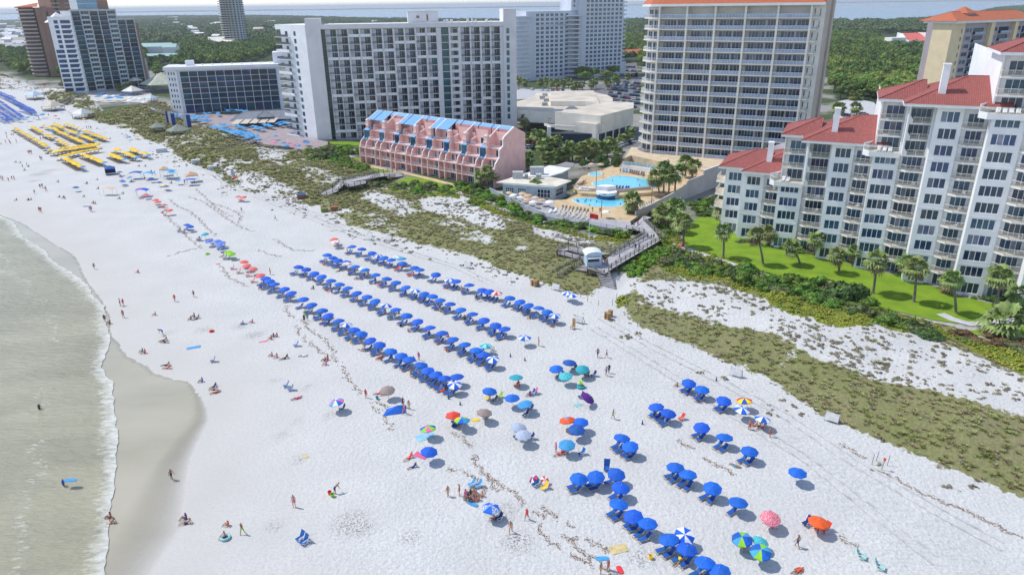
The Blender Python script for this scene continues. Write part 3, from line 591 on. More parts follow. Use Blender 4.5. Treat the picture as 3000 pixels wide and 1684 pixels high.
mb = MB(); mb.box(51.402, 51.8, 1.2, 24.2, 0, ZE+4); mb.box(51.81, 52.5, 16, 24.2, 0, ZE+4.5); mb.build('side_wall', [M_shadeside], tw)
dr = []
for k in range(14):
    z = ZS[k-1] if k else 0; h = z+3.0 if k else 2.3
    for j, (a, b) in enumerate(zip(fins, fins[1:])):
        if j % 2 == 0: dr += [(a+1.2, a+5.3, z+.1, h-.2, 2.5, 4), (a+5.7, b-.4, z+.1, h-.2, 2.5, 3)]
        else: dr += [(a+1.2, a+6.1, z+.1, h-.2, 2.5, 5), (a+6.6, b-.4, z+.1, h-.2, 2.5, 3)]
dr.sort(key=lambda t: t[2]+t[0]*.1)
many('window', dr, win_fn(0, 4, .05), [M_glass, M_trim, M_curt], tw)
mb2 = []
for k, z in enumerate(ZS):
    for a, b in zip(fins, fins[1:]): mb2.append((a+.3, b-.3, z))
def rfn(mb, it):
    a, b, z = it; mb.box(a, b, -.16, -.13, z+.12, z+1.0, 1); n = 9
    for i in range(n+1): x = a+(b-a)*i/n; mb.box(max(a, x-.04), min(b, x+.04), -.2, -.1, z, z+1.06, 0)
    mb.box(a, b, -.21, -.09, z+1.02, z+1.12, 0)
many('balcony_railing', mb2, rfn, [M_railw, M_railg], tw)
for k, z in enumerate(ZS):      # angled corner balconies and the narrow end ones
    mb = MB(); mb.prism([(-.31, 2.3), (-.31, .1), (-2.5, .5), (-6.4, 4.6), (-6.6, 9.6), (-5.2, 9.6), (-5.2, 6.3), (-2.6, 3.1)], z-.34, z, 0)
    mb.rail([(-.35, .2), (-2.5, .6), (-6.3, 4.6), (-6.5, 9.5)], z, 1.05, 1, .22, .05, .07, 1.2)
    mb.build('corner_balcony', [M_cream, M_railw], tw)
    mb = MB(); mb.box(47.8, 49.6, -.2, 1.19, z-.3, z, 0); mb.rail([(47.9, -.15), (49.5, -.15), (49.5, 1.1)], z, 1.05, 1, .2, .05); mb.build('corner_balcony', [M_cream, M_railw], tw)
cw = [(-.55-2.0, -.55, z, 0) for z in ZS]
mb = MB()
for z in [0]+ZS[:13]+[ZS[13]]:
    # windows following the angled walls
    for (p, q, n) in (((-.5, 2.33), (-2.4, 2.85), 2), ((-2.95, 3.3), (-5.0, 5.8), 2)):
        d = Vector((q[0]-p[0], q[1]-p[1])); nn = Vector((d.y, -d.x)).normalized()*(-.04); nn = nn if nn.y < 0 else -nn
        mb.face([(q[0]+nn.x, q[1]+nn.y, z+.2), (p[0]+nn.x, p[1]+nn.y, z+.2), (p[0]+nn.x, p[1]+nn.y, z+2.5), (q[0]+nn.x, q[1]+nn.y, z+2.5)])
        for t in (0, .5, 1): mb.bar((p[0]+d.x*t+nn.x, p[1]+d.y*t+nn.y, z+.2), (p[0]+d.x*t+nn.x, p[1]+d.y*t+nn.y, z+2.5), .1, .1, 1)
mb.build('corner_window', [M_glass, M_trim], tw)
mb = MB()
for k, z in enumerate(ZS): mb.box(48.3, 48.6, 1.14, 1.19, z+.4, z+2.5); mb.box(49.9, 50.1, 1.14, 1.19, z+.4, z+2.5)
mb.build('slit_window', [M_glass], tw)
mb = MB(); pl = [(-.3, -.9), (-3, -.5), (-7.2, 4), (-7.4, 23), (51.3, 23), (51.3, -.9)]
mb.prism(pl, ZE, ZE+.75, 1)
ins = [(.6, 1.4), (-2.2, 1.7), (-5.0, 5), (-5.0, 21), (49, 21), (49, 1.4)]
for i in range(len(pl)): j = (i+1) % len(pl); mb.face([(*pl[i], ZE+.76), (*ins[i], ZE+3.2), (*ins[j], ZE+3.2), (*pl[j], ZE+.76)], 0)
mb.face([(*p, ZE+3.2) for p in ins[::-1]], 1); mb.build('roof', [M_tileo, M_trim], tw)
# ------------------------------------------------------------ white hotel
ho = frame('hotel', 'long white hotel slab with a grid of recessed dark balconies and stair tower', 'hotel', -82.2, 303.6, 9.2)
M_hot = mat('hotel_concrete', (.74, .73, .75), .85, .05, .2, .1, 4); M_hotw = mat('hotel_white', (.82, .83, .86), .8, .04, .3)
mb = MB(); mb.box(-.02, 5.9, 0, 9, 0, 48.6); mb.build('stair_tower', M_hot, ho)
bx = [(7.9, 11.9), (12.3, 16.4), (17.0, 21.0), (21.6, 25.6), (26.3, 30.2), (30.9, 34.7), (35.5, 39.2), (39.9, 43.7), (44.4, 48.1), (48.9, 52.6)]
b2 = [(62.9, 66.6), (67.3, 70.9), (71.7, 75.2), (75.9, 79.5)]
FH = 2.95; ZT = 44.3
mb = MB(); mb.box(5.92, 81, 1.85, 16, 0, 44.4, 0, 'f'); mb.box(5.92, 81.0, -.1, 16.2, ZT+.1, 46.2)
xsf = [7.6]+[(b+c)/2 for (a, b), (c, d) in zip(bx, bx[1:])]
edges = [7.9]+[q for (a, b), (c, d) in zip(bx, bx[1:]) for q in (b, c)]+[52.6]
for (a, b), (c, d) in zip(bx, bx[1:]): mb.box(b, c, 0, 1.84, 0, ZT)
mb.box(7.55, 7.9, .9, 1.84, 0, ZT); mb.box(52.6, 54.7, 0, 1.84, 0, ZT); mb.box(57.8, 58.6, 0, 1.84, 0, ZT); mb.box(61.7, 62.9, 0, 1.84, 0, ZT); mb.box(79.5, 81, 0, 1.84, 0, ZT)
for (a, b), (c, d) in zip(b2, b2[1:]): mb.box(b, c, 0, 1.84, 0, ZT)
mb.face([(5.92, 1.84, 0), (81, 1.84, 0), (81, 1.84, ZT), (5.92, 1.84, ZT)])
mb.build('wall', M_hot, ho)
rooms = []; units = []
for n, (a, b) in enumerate(bx+b2):
    for k in range(15):
        z = ZT-FH*(k+1)
        if n < 10: solid = ((k+n//2) % 3 == 1) if n > 1 else (k % 5 == 3)
        else: solid = k in (4, 9+(n % 2))
        units.append((a, b, z, solid, n < 1))
units.sort(key=lambda u: -u[2])
def unit_fn(mb, it):
    a, b, z, solid, edge = it; w = b-a
    mb.box(a+w*.42, b-.02, 1.76, 1.83, z+.12, z+FH-.25, 2); mb.box(a, a+w*.41, 1.72, 1.83, z, z+FH-.12, 3)
    mb.box(a+w*.60, a+w*.62, 1.73, 1.755, z+.12, z+FH-.25, 3)
    mb.box(a+.001, b-.001, -.12, 1.7, z-.11, z+.07, 0)
    if solid: mb.box(a-.02, b+.02, -.22, -.06, z-.14, z+1.0, 0)
    else: mb.box(a+.02, b-.02, -.08, -.04, z+.1, z+.98, 1) if False else mb.rail([(a+.02, -.06), (b-.02, -.06)], z+.07, .95, 1, .16, .06)
many('balcony', units, unit_fn, [M_hotw, M_raild, M_glass2, M_hotw], ho)
nar = []
for k in range(15):
    z = ZT-FH*(k+1); nar.append((z,))
def nfn(mb, it):
    z = it[0]; mb.box(58.6, 61.7, 0, .3, z-.3, z+.75, 1); mb.box(59.8, 61.4, 1.7, 1.83, z+.5, z+FH-.3, 0); mb.box(58.6, 61.7, .0, 1.83, z+FH-.45, z+FH-.3, 1)
for it in nar: mb = MB(); nfn(mb, it); mb.build('window', [M_glass2, M_hot], ho)
mb = MB()
for k in range(15): z = ZT-FH*(k+1); mb.box(54.8, 57.7, .5, .6, z+.1, z+FH-.1, 0); mb.box(54.7, 57.8, .35, 1.8, z-.1, z+.1, 1)
mb.build('stair_glazing', [M_glass2, M_hotw], ho)
mb = MB(); mb.box(5.95, 7.5, .9, 1.83, 0, ZT, 0)
for k in range(30): mb.box(5.95, 7.5, .85, .9, k*FH/2-.05, k*FH/2+.05, 1)
mb.build('stair_glazing', [M_glass2, M_raild], ho)
mb = MB(); mb.box(81.0, 86.4, -.6, 10, 0, 51.2); mb.face([(81.2, -.62, 51), (83, -.62, 51), (83, -.62, 51.1), (81.2, -.62, 51.1)])
for k in range(13): mb.box(82.2, 83.4, -.7, -.61, 41.5-k*FH, 43.6-k*FH, 1)
mb.build('lift_tower', [M_hot, M_glass2], ho)
mb = MB(); mb.box(41.4, 54.1, 4, 11, 46.2, 50.7); mb.box(45, 46.2, 3.92, 3.99, 48, 49, 1); mb.box(49.2, 49.9, 3.92, 3.99, 47, 49.4, 1); mb.box(41.2, 54.3, 3.8, 11.2, 50.7, 50.9)
mb.build('machine_room', [M_hot, mat('rust', (.3, .16, .1))], ho)
mb = MB(); RR = random.Random(5)
for x in (56, 57.2, 59, 62, 66, 68, 69.5, 74, 76): h = RR.uniform(.5, 1.4); mb.box(x, x+RR.uniform(.5, 1.1), 3, 4.2, 46.2, 46.2+h)
mb.bar((69, 4, 46.2), (69, 4, 53), .08); mb.build('roof_equipment', M_hot, ho)
# end wing with sea-facing balconies: runs back at 139 degrees from the stair tower
wa = math.radians(139-9.2); wu = Vector((math.cos(wa), math.sin(wa), 0)); wn = Vector((-wu.y, wu.x, 0))
def wp(s, d, z): p = wu*s+Vector((wn.x, wn.y, 0))*d; return (p.x, p.y, z)
mb = MB()
def wbox(mb, s0, s1, d0, d1, z0, z1, m=0):
    i = len(mb.v); mb.v += [wp(s0, d0, z0), wp(s1, d0, z0), wp(s1, d1, z0), wp(s0, d1, z0), wp(s0, d0, z1), wp(s1, d0, z1), wp(s1, d1, z1), wp(s0, d1, z1)]
    for q in ((3, 2, 1, 0), (4, 5, 6, 7), (0, 1, 5, 4), (1, 2, 6, 5), (2, 3, 7, 6), (3, 0, 4, 7)): mb.f.append(tuple(i+k for k in q)); mb.m.append(m)
sgn = 1 if wn.y < 0 else -1     # outward (towards the camera) side
wbox(mb, .2, 18.3, 0, -sgn*16 if False else (-14*sgn), 0, 46.2); wbox(mb, 18.3, 22.2, -14*sgn, 0, 44.3, 46.2)
mb.build('wing_wall', M_hotw, ho)
wv = [];
for k in range(15):
    z = ZT-FH*(k+1)+.0; mb = MB(); wbox(mb, 7.4, 8.9, 0, .05*sgn, z+.6, z+2.3); mb.build('window', M_glass2, ho)
    mb = MB(); wbox(mb, 13.3, 15.1, 0, .05*sgn, z+.2, z+2.3); mb.build('window', M_glass2, ho)
    mb = MB(); solid = k % 3 == 2; wbox(mb, 11.6, 21.2, .0, 1.3*sgn, z-.15, z+.05, 0); wbox(mb, 18.35, 21.2, -12*sgn, -.01*sgn, z-.15, z+.05, 0)
    wbox(mb, 11.6, 21.2, 1.2*sgn, 1.3*sgn, z+.05, z+1.0, 0 if solid else 1); wbox(mb, 21.1, 21.2, -12*sgn, 1.15*sgn, z+.05, z+1.0, 0 if solid else 1)
    mb.build('wing_balcony', [M_hotw, M_raild], ho)
# ------------------------------------------------------------ pink terraced condominium
M_pink = mat('pink_stucco', (.92, .56, .51), .85, .07, .4, .15, 5); M_pinkd = mat('rose_stucco', (.80, .40, .37), .85, .06, .5)
M_blueroof = mat('blue_metal_roof', (.13, .36, .68), .45, .05, .6, .2, 3)
pk = frame('pink_condominium', 'pink terraced condominium with blue metal roofs and stepped balconies facing the dunes', 'condominium', -54.7, 255.9, -40.2)
FS = [0, 3.2, 8.5, 11.1, 16.7, 19.1, 24.6, 27.3, 32.5, 35.4, 40.7, 43.4, 48.7, 51.2, 56.7, 59.4, 64.7]
PROF = [(0, 0), (15.4, 0), (15.4, 15.1), (10.0, 17.7), (5.2, 15.2), (4.6, 14.6), (4.6, 12.6), (3.6, 11.9), (2.8, 11.5), (2.8, 9.3), (.9, 7.6), (.4, 6.0), (0, 5.95)]
def profwall(mb, x, t, prof, m=0, mt=1):
    n = len(prof); i = len(mb.v); mb.v += [(x-t/2, y, z) for y, z in prof]+[(x+t/2, y, z) for y, z in prof]
    mb.f.append(tuple(range(i, i+n))); mb.m.append(m); mb.f.append(tuple(range(i+2*n-1, i+n-1, -1))); mb.m.append(m)
    for k in range(n):
        j = (k+1) % n; up = prof[k][1] > 5 and prof[j][1] > 5; mb.f.append((i+k, i+n+k, i+n+j, i+j)); mb.m.append(mt if up else m)
mb = MB()
for i, x in enumerate(FS):
    big = i in (0, 4, 8, 12, 16) or i % 3 == 0
    pr = PROF if big else [p if p[1] < 13 else None for p in PROF]
    if not big: pr = [(0, 0), (15.2, 0), (15.2, 14.6), (9, 14.6), (6.9, 13.6), (5.2, 13.2), (4.6, 12.8), (4.6, 12.0), (3.6, 11.7), (2.8, 11.2), (2.8, 9.3), (.9, 7.6), (.4, 6.0), (0, 5.95)]
    profwall(mb, x, .34 if i < 16 else .5, pr)
mb.face([(0, 15.3, 0), (64.7, 15.3, 0), (64.7, 15.3, 15.0), (0, 15.3, 15.0)][::-1]); mb.build('party_wall', [M_pink, M_trim], pk)
L3, L4, L5 = 5.75, 8.65, 11.55
for i in range(16):
    a, b = FS[i]+.17, FS[i+1]-.17; wide = i % 2 == 1; w = b-a; fl = MB()
    fl.face([(a, 1.9, 0), (b, 1.9, 0), (b, 1.9, L3-.02), (a, 1.9, L3-.02)]); fl.face([(a, 2.9, L3), (b, 2.9, L3), (b, 2.9, L4-.01), (a, 2.9, L4-.01)])
    fl.face([(a, 4.9, L4), (b, 4.9, L4), (b, 4.9, L5-.01), (a, 4.9, L5-.01)]); fl.face([(a, 7.2, L5), (b, 7.2, L5), (b, 7.2, 16.2 if wide else 14.9), (a, 7.2, 16.2 if wide else 14.9)])
    for z, y in ((2.75, .05), (L3, .05)): fl.box(a, b, y, 2.6 if z < 5 else 4, z-.16, z-.01, 0)
    fl.box(a, b, 1.9, 6, L4-.16, L4-.01, 0); fl.box(a, b, 3.8, 9, L5-.16, L5-.01, 0)
    fl.build('terrace_wall', [M_pink, M_trim], pk)
    rl = MB(); rl.rail([(a, .12), (b, .12)], 2.75, .95, 0, .3, .035, .05); rl.rail([(a, .12), (b, .12)], L3, .95, 0, .3, .035, .05)
    if wide: rl.rail([(a, 1.98), (b, 1.98)], L4, .95, 0, .3, .035, .05); rl.rail([(a+.8, 3.9), (b, 3.9)], L5, .95, 0, .3, .035, .05)
    else: rl.rail([(a, 3.9), (b, 3.9)], L5, 1.0, 0, .2, .05)
    rl.build('terrace_railing', M_railw, pk)
    its = []
    if wide: its = [(a+.9, b-.5, .1, 2.35, 1.78, 4), (a+1.8, b-1.2, 2.85, 5.1, 1.78, 3), (a+.7, a+1.9, L3+.1, L3+2.3, 2.76, 2), (a+2.6, a+4.0, L3+.1, L3+2.3, 2.76, 2), (a+2.2, b-.9, L4+.1, L4+2.2, 4.76, 2), (a+2, b-.6, L5+.1, L5+2.1, 7.06, 2)]
    else: its = [(a+.5, b-.5, 2.85, 4.9, 1.78, 1)]
    for it in its: m_ = MB(); win_fn(0, 3, .05)(m_, it); m_.build('window', [M_glass2 if i % 4 else M_glass, M_trim, M_curt], pk)
    if not wide:
        r = MB(); r.face([(a, 2.6, L4+2.9), (b, 2.6, L4+2.9), (b, 4.7, L5+1.15), (a, 4.7, L5+1.15)]); r.face([(a, 2.6, L4+2.86), (a, 4.7, L5+1.1), (b, 4.7, L5+1.1), (b, 2.6, L4+2.86)])
        r.face([(a, 2.62, L4+.1), (b, 2.62, L4+.1), (b, 2.62, L4+2.8), (a, 2.62, L4+2.8)], 1); r.box(a, b, 1.2, 2.4, L4-.1, L4+.05, 0); r.build('bay_roof', [M_blueroof, M_glass], pk)
        c = MB(); cx = a+w*.5+(.6 if i % 4 else -.2); c.box(cx-.65, cx+.65, 3.3, 4.5, L5-1, L5+3.4); c.box(cx-.8, cx+.8, 3.15, 4.65, L5+1.5, L5+1.7, 1); c.box(cx-.75, cx+.75, 3.2, 4.6, L5+3.4, L5+3.65, 1); c.box(cx-.45, cx+.45, 3.5, 4.3, L5+3.65, L5+3.9, 1); c.build('chimney', [M_pink, M_trim], pk)
    # roof: blue front slope over some bays, open terraces in the others
    r = MB(); cover = i in (0, 1, 4, 5, 8, 9)
    r.face([(FS[i]+.17, 10, 17.62), (FS[i+1]-.17, 10, 17.62), (FS[i+1]-.17, 15.5, 14.95), (FS[i]+.17, 15.5, 14.95)])
    if cover: r.face([(a, 5.0, 15.0), (b, 5.0, 15.0), (b, 10, 17.62), (a, 10, 17.62)]); r.face([(a, 5.0, 14.9), (a, 7.2, 16.1), (b, 7.2, 16.1), (b, 5.0, 14.9)])
    else: r.face([(a, 8.6, 16.8), (b, 8.6, 16.8), (b, 10, 17.62), (a, 10, 17.62)]); r.face([(a, 8.5, 12), (b, 8.5, 12), (b, 8.5, 16.8), (a, 8.5, 16.8)], 1)
    r.box(a, b, 9.9, 10.1, 17.55, 17.72, 2)
    r.build('roof', [M_blueroof, M_pinkd, M_trim], pk)
# ------------------------------------------------------------ glass-fronted low hotel
gh = frame('glass_hotel', 'low dark glass hotel with a thin white grid, left of the long white hotel', 'hotel', -175.8, 388.7, 15)
mb = MB(); mb.box(-6, 0, 4, 16, 0, 24.6, 0); mb.box(0, 52, .6, 16, 0, 22.9, 0); mb.box(-6.4, 53, -.6, 16.4, 22.9, 24.4, 0, ''); mb.box(49, 58, 6, 18, 22, 30, 0); mb.box(4, 8, 6, 10, 24.4, 27, 0)
for x in range(12, 48, 5): mb.box(x, x+.7, 7, 7.7, 24.4, 25.2)
mb.prism([(-6, 4), (-6, 3.9), (0, -.2), (0, 4)], 0, 22.9); mb.build('wall', M_hotw, gh)
cells = [(1.2+4.45*i, 1.2+4.45*(i+1), 1.9+2.87*k if k else .3, 1.9+2.87*(k+1)) for k in range(7) for i in range(11)]
def cell(mb, it):
    a, b, z0, z1 = it; mb.box(a+.12, b-.12, .35, .59, z0+.1, z1-.1, 0); mb.box(a-.11, a+.11, .0, .59, z0, z1, 1); mb.box(a+.11, b-.11, .1, .59, z0-.09, z0+.09, 1)
    mb.box(a+1.4, a+1.45, .3, .34, z0+.1, z1-.1, 2); mb.box(a+2.9, a+2.95, .3, .34, z0+.1, z1-.1, 2); mb.box(a+.12, b-.12, .12, .16, z0+.1, z0+1.0, 2)
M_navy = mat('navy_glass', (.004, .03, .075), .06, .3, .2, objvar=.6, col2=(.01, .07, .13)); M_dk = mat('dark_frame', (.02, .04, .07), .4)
many('window', cells, cell, [M_navy, M_hotw, M_dk], gh)
for k in range(7):
    for s in (.25, .5, .75): x, y = -6+6*s, 3.9-4.1*s; mb = MB(); mb.box(x-.35, x+.35, y-.12, y+.4, 3+2.87*k, 4.4+2.87*k); mb.build('end_window', M_navy, gh)
# ------------------------------------------------------------ far left towers
lt = frame('glass_tower', 'tall grey and teal glass residential tower with a stepped roofline, far left', 'tower', -285.5, 494.4, 50)
M_lt = mat('pale_grey_panel', (.52, .55, .58), .8, .05, .3); M_br = mat('brown_stucco', (.33, .20, .15), .9, .08, .2); M_brd = mat('dark_brown', (.10, .07, .06), .8)
mb = MB(); mb.box(0, 28, .9, 18, 0, 52.4); mb.box(28, 39.3, .9, 18, 0, 46.2); mb.box(39.3, 43, 4, 20, 0, 44, 2, ''); mb.box(38, 46, 8, 22, 0, 20)
X5 = [0, 5.6, 11.2, 16.8, 22.4, 28, 33.6, 39.3]
for i, x in enumerate(X5): mb.box(x-.3, x+.3, 0, .89, 0, 52.6 if x <= 28 else 46.4)
mb.box(-.3, 28.4, -.1, 1.2, 52.1, 53.2); mb.box(28, 39.6, -.1, 1.2, 46.1, 47.2)
mb.box(5.5, 18, 1.5, 14, 52.4, 61, 0); mb.box(18, 25, 2, 12, 52.4, 59, 2)
mb.build('wall', [M_lt, M_glass2, M_br], lt)
its = [(X5[i]+.3, X5[i+1]-.3, 1.6+2.97*k, i) for k in range(17) for i in range(7) if not (i > 4 and k > 14)]
def ltf(mb, it):
    a, b, z, i = it
    if i in (1, 4): mb.box(a, b, .2, .88, z-.1, z+1.0, 1); mb.box(a+.3, b-.3, .4, .88, z+1.0, z+2.87, 0); mb.box(a+1.8, a+1.9, .3, .39, z+1, z+2.8, 1); mb.box(a+3.4, a+3.5, .3, .39, z+1, z+2.8, 1)
    else: mb.box(a, b, -.1, .8, z-.12, z+.08, 1); mb.box(a, b, .8, .88, z+.08, z+2.8, 0); mb.rail([(a, -.05), (b, -.05)], z, 1.0, 2, .25, .06)
its.sort(key=lambda t: -t[2])
many('balcony', its, ltf, [M_glass2, M_lt, M_dk], lt)
mb = MB()
for k in range(2): mb.box(5.6, 17.9, 1.38, 1.48, 53.6+3.4*k, 56.3+3.4*k); 
mb.build('penthouse_window', mat('sky_glass', (.15, .33, .50), .1, .1, .4), lt)
# white facet towards the sea
fa = math.radians(90); mb = MB(); mb.prism([(-.3, .9), (-.31, 14), (-9, 14), (-11.5, 9.0)], 0, 49); mb.build('facet', M_hotw, lt)
mb = MB(); d0 = Vector((-11.2, -8.1 if False else 8.1, 0))
for k in range(15):
    for t0, t1 in ((.08, .5), (.6, .95)):
        p = Vector((-.3, .9, 0)).lerp(Vector((-11.5, 9, 0)), t0); q = Vector((-.3, .9, 0)).lerp(Vector((-11.5, 9, 0)), t1); n = Vector((-.586, -.81, 0))*.06
        if k > 8 and t0 > .5: q = p.lerp(q, .5)
        z = 2+3.05*k; mb.face([(q.x+n.x, q.y+n.y, z), (p.x+n.x, p.y+n.y, z), (p.x+n.x, p.y+n.y, z+2.1), (q.x+n.x, q.y+n.y, z+2.1)])
mb.build('facet_window', M_navy, lt)
for k in range(14): mb = MB(); mb.prism([(.1, -.01), (-1.6, -.6), (-2.2, .5), (-.35, .95)], 2+3.05*k, 2.9+3.05*k); mb.build('curved_balcony', M_hotw, lt)
for x, y, z in ((-6, 8, 49), (-9, 12, 45.5)):
    mb = MB(); mb.face([(x-3, y-3, z), (x+3, y-3, z), (x, y, z+2.8)]); mb.face([(x+3, y-3, z), (x+3, y+3, z), (x, y, z+2.8)]); mb.face([(x-3, y+3, z), (x-3, y-3, z), (x, y, z+2.8)]); mb.face([(x+3, y+3, z), (x-3, y+3, z), (x, y, z+2.8)]); mb.build('pavilion_roof', M_hotw, lt)
bx_, by_ = G(172, 172)
bt = frame('brown_tower', 'brown residential tower with curved pale balcony edges behind the glass tower, far left', 'tower', -392, 630, 52)
mb = MB(); mb.box(0, 14, 2, 30, 0, 55); mb.box(14, 34, 4, 30, 0, 72); mb.box(4, 8, 1.5, 2.1, 0, 56, 0); mb.box(34, 40, 8, 28, 0, 64); mb.build('wall', M_br, bt)
mb = MB(); mb.box(7.6, 9.0, 1.2, 2.2, 2, 52); mb.box(17, 18.4, 3.4, 4.2, 2, 68); mb.build('window_strip', M_brd, bt)
def disc(mb, cx, cy, r, z0, z1, a0, a1, n, m): 
    p = [(cx, cy)]+[(cx+r*math.cos(math.radians(a0+(a1-a0)*i/n)), cy+r*math.sin(math.radians(a0+(a1-a0)*i/n))) for i in range(n+1)]; mb.prism(p, z0, z1, m)
for k in range(18):
    mb = MB(); z = 2+3.0*k; disc(mb, -.01, 12, 10, z-.2, z+.9, 120, 240 if False else 262, 10, 0); disc(mb, -.02, 12, 8.6, z+.9, z+2.8, 120, 262, 10, 1); mb.build('curved_balcony', [mat('rose_panel', (.45, .36, .33), .8), M_brd], bt)
for k in range(22):
    mb = MB(); z = 3+3.05*k; mb.box(14.2, 20, 2.4, 3.98, z-.15, z+.8, 0); mb.box(24, 33, 2.6, 3.98, z-.15, z+.8, 0); mb.build('balcony', [mat('rose_panel', (1, 1, 1))], bt)
mb = MB(); disc(mb, -.01, 12, 11, 55, 55.6, 120, 262, 12, 0); mb.face([(-10, 18, 55.6), (-8, 5, 55.6), (2, 2, 55.6), (8, 14, 59)]); mb.face([(-10, 18, 55.6), (8, 14, 59), (6, 24, 56)]); mb.build('roof', M_tileo, bt)
rx, ry = G(722, 128); rt = frame('round_tower', 'slim far residential tower with stacked curved balconies rising past the top of the picture', 'tower', -395, 1085, 10)
mb = MB(); mb.rings([(0, 0, 0, 15), (0, 0, 95, 15)], 20); mb.build('wall', M_lt, rt)
for k in range(28):
    mb = MB(); z = 2+3.1*k; disc(mb, -3, -4, 15.5, z, z+1.1, 150, 300, 12, 0); mb.build('curved_balcony', mat('warm_panel', (.58, .55, .50)), rt)
mb = MB()
for k in range(28):
    for a in range(165, 380, 18): x, y = 15.1*math.cos(math.radians(a)), 15.1*math.sin(math.radians(a)); mb.box(x-1.0, x+1.0, y-.8, y+.6, 3.4+3.1*k, 5.0+3.1*k)
mb.build('window', M_navy, rt)
# ------------------------------------------------------------ white condominium behind the hall
c2 = frame('white_condominium', 'far white condominium block with a grid of square windows and a taller right wing', 'condominium', 12.6, 539, 30)
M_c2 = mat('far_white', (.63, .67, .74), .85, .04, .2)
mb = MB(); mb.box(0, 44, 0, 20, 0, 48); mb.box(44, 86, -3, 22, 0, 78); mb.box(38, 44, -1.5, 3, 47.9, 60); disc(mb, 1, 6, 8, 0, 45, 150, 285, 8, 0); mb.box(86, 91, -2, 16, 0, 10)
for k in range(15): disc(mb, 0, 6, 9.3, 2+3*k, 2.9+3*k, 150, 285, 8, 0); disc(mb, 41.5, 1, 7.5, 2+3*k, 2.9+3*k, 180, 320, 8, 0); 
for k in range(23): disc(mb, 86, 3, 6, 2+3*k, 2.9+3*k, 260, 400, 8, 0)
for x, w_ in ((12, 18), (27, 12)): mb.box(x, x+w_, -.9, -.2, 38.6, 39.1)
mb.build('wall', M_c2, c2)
ww = []
for k in range(15):
    for x in (8.5, 12.5, 17, 21, 25, 29.5, 34): ww.append((x, x+2.4, 2.4+3*k, 4.2+3*k, -.08))
for k in range(25):
    for x in (51, 54.8, 58.6, 62.4, 66.4, 70.2, 74, 78, 82): ww.append((x, x+2.3, 2.4+3*k, 4.2+3*k, -3.08))
    if k > 15: ww.append((40, 41.4, 2.4+3*k, 4.2+3*k, -1.56)) if k < 19 else None
ww.sort(key=lambda t: -t[2] if t[2] < 60 else 99)
def w2f(mb, it): a, b, z0, z1, y = it; mb.box(a, b, y, y+.07, z0, z1, 0); mb.box((a+b)/2-.06, (a+b)/2+.06, y-.03, y, z0, z1, 1)
many('window', ww, w2f, [M_glass, M_c2], c2)
# ------------------------------------------------------------ cream tower right
cr = frame('cream_tower', 'cream and grey residential tower with an orange hip roof above the trees, far right', 'tower', 178, 300, 29)
M_cr = mat('pale_yellow_stucco', (.78, .64, .42), .85, .05, .3); M_crg = mat('mauve_grey', (.42, .38, .42), .85, .05, .3)
mb = MB(); mb.box(0, 8.9, 0, 8, 0, 43.6, 0); mb.box(8.9, 60, .3, 16, 0, 43.6, 1); mb.box(25.4, 28.2, -1.3, .29, 0, 43.6, 0); mb.box(43.5, 46, -1.3, .29, 0, 43.6, 0); mb.box(-.8, 61, -1.9, 12, 43.6, 44.5, 2); mb.build('wall', [M_cr, M_crg, M_trim], cr)
ww = []; bb = []
for k in range(13):
    z = 42.0-3.1*(k+1)
    ww += [(10.3, 14.2, z+1, z+2.6, .2, 4), (29, 33, z+1, z+2.6, .2, 4), (47, 51, z+1, z+2.6, .2, 4), (6.7, 7.2, z+1, z+2.5, -.1, 1)]
    bb += [(15.3, 23.2, z), (34, 42, z), (52, 59, z)]
many('window', ww, win_fn(0, 4, .05), [M_navy, M_crg, M_curt], cr)
def bbf(mb, it): a, b, z = it; mb.box(a, b, -.9, .28, z-.1, z+.12, 0); mb.box(a, b, -.9, -.84, z+.2, z+1.1, 1); mb.box(a+.3, b-.3, .24, .29, z+.12, z+2.6, 2)
many('balcony', bb, bbf, [M_crg, M_railg, M_navy], cr)
mb = MB(); hip(mb, -1.6, 62, -2.3, 14, 44.52, .42, 0, right_hip=True, fascia=.01); mb.build('roof', [M_tileo, M_trim], cr)
mb = MB(); x0, x1, y0, y1, z = 12, 20, 2, 10, 47.2; mb.box(x0+.6, x1-.6, y0+.6, y1-.6, 44.6, z, 1)
for q in ([(x0, y0), (x1, y0)], [(x1, y0), (x1, y1)], [(x1, y1), (x0, y1)], [(x0, y1), (x0, y0)]): mb.face([(*q[0], z), (*q[1], z), ((x0+x1)/2, (y0+y1)/2, z+2.6)])
mb.build('cupola', [M_tileo, M_crg], cr)
# ------------------------------------------------------------ convention hall
ha = frame('exhibition_hall', 'low white exhibition hall with broad pale flat roofs beside the parking lot', 'hall', 34.9, 288.6, 0)
def loc_(pts, o=(34.9, 288.6)): return [(x-o[0], y-o[1]) for x, y in pts]
H_ = lambda a, b, z: G(1500+a/3.832, 240+b/3.832, z)
mb = MB()
big = loc_([H_(995, 382, 11), H_(1366, 292, 11), H_(1366, 232, 11), H_(1060, 215, 11), H_(820, 275, 11), H_(640, 275, 11), H_(560, 330, 11), H_(482, 335, 11)])
mb.prism(big, 3.8, 11.0, 0, 1)
mb.prism(loc_([H_(945, 475, 8), H_(1000, 458, 8), H_(1000, 440, 8), H_(700, 450, 8)]), 0, 8.0, 0, 1)
low = loc_([H_(45, 318, 9.5), H_(480, 338, 9.5), H_(600, 320, 9.5), H_(835, 275, 9.5), H_(1130, 215, 9.5), H_(1130, 180, 9.5), H_(1060, 145, 9.5), H_(930, 120, 9.5), H_(440, 118, 9.5), H_(275, 120, 9.5), H_(260, 160, 9.5), H_(45, 228, 9.5)])
mb.prism(low, 4.5, 9.5, 0, 1)
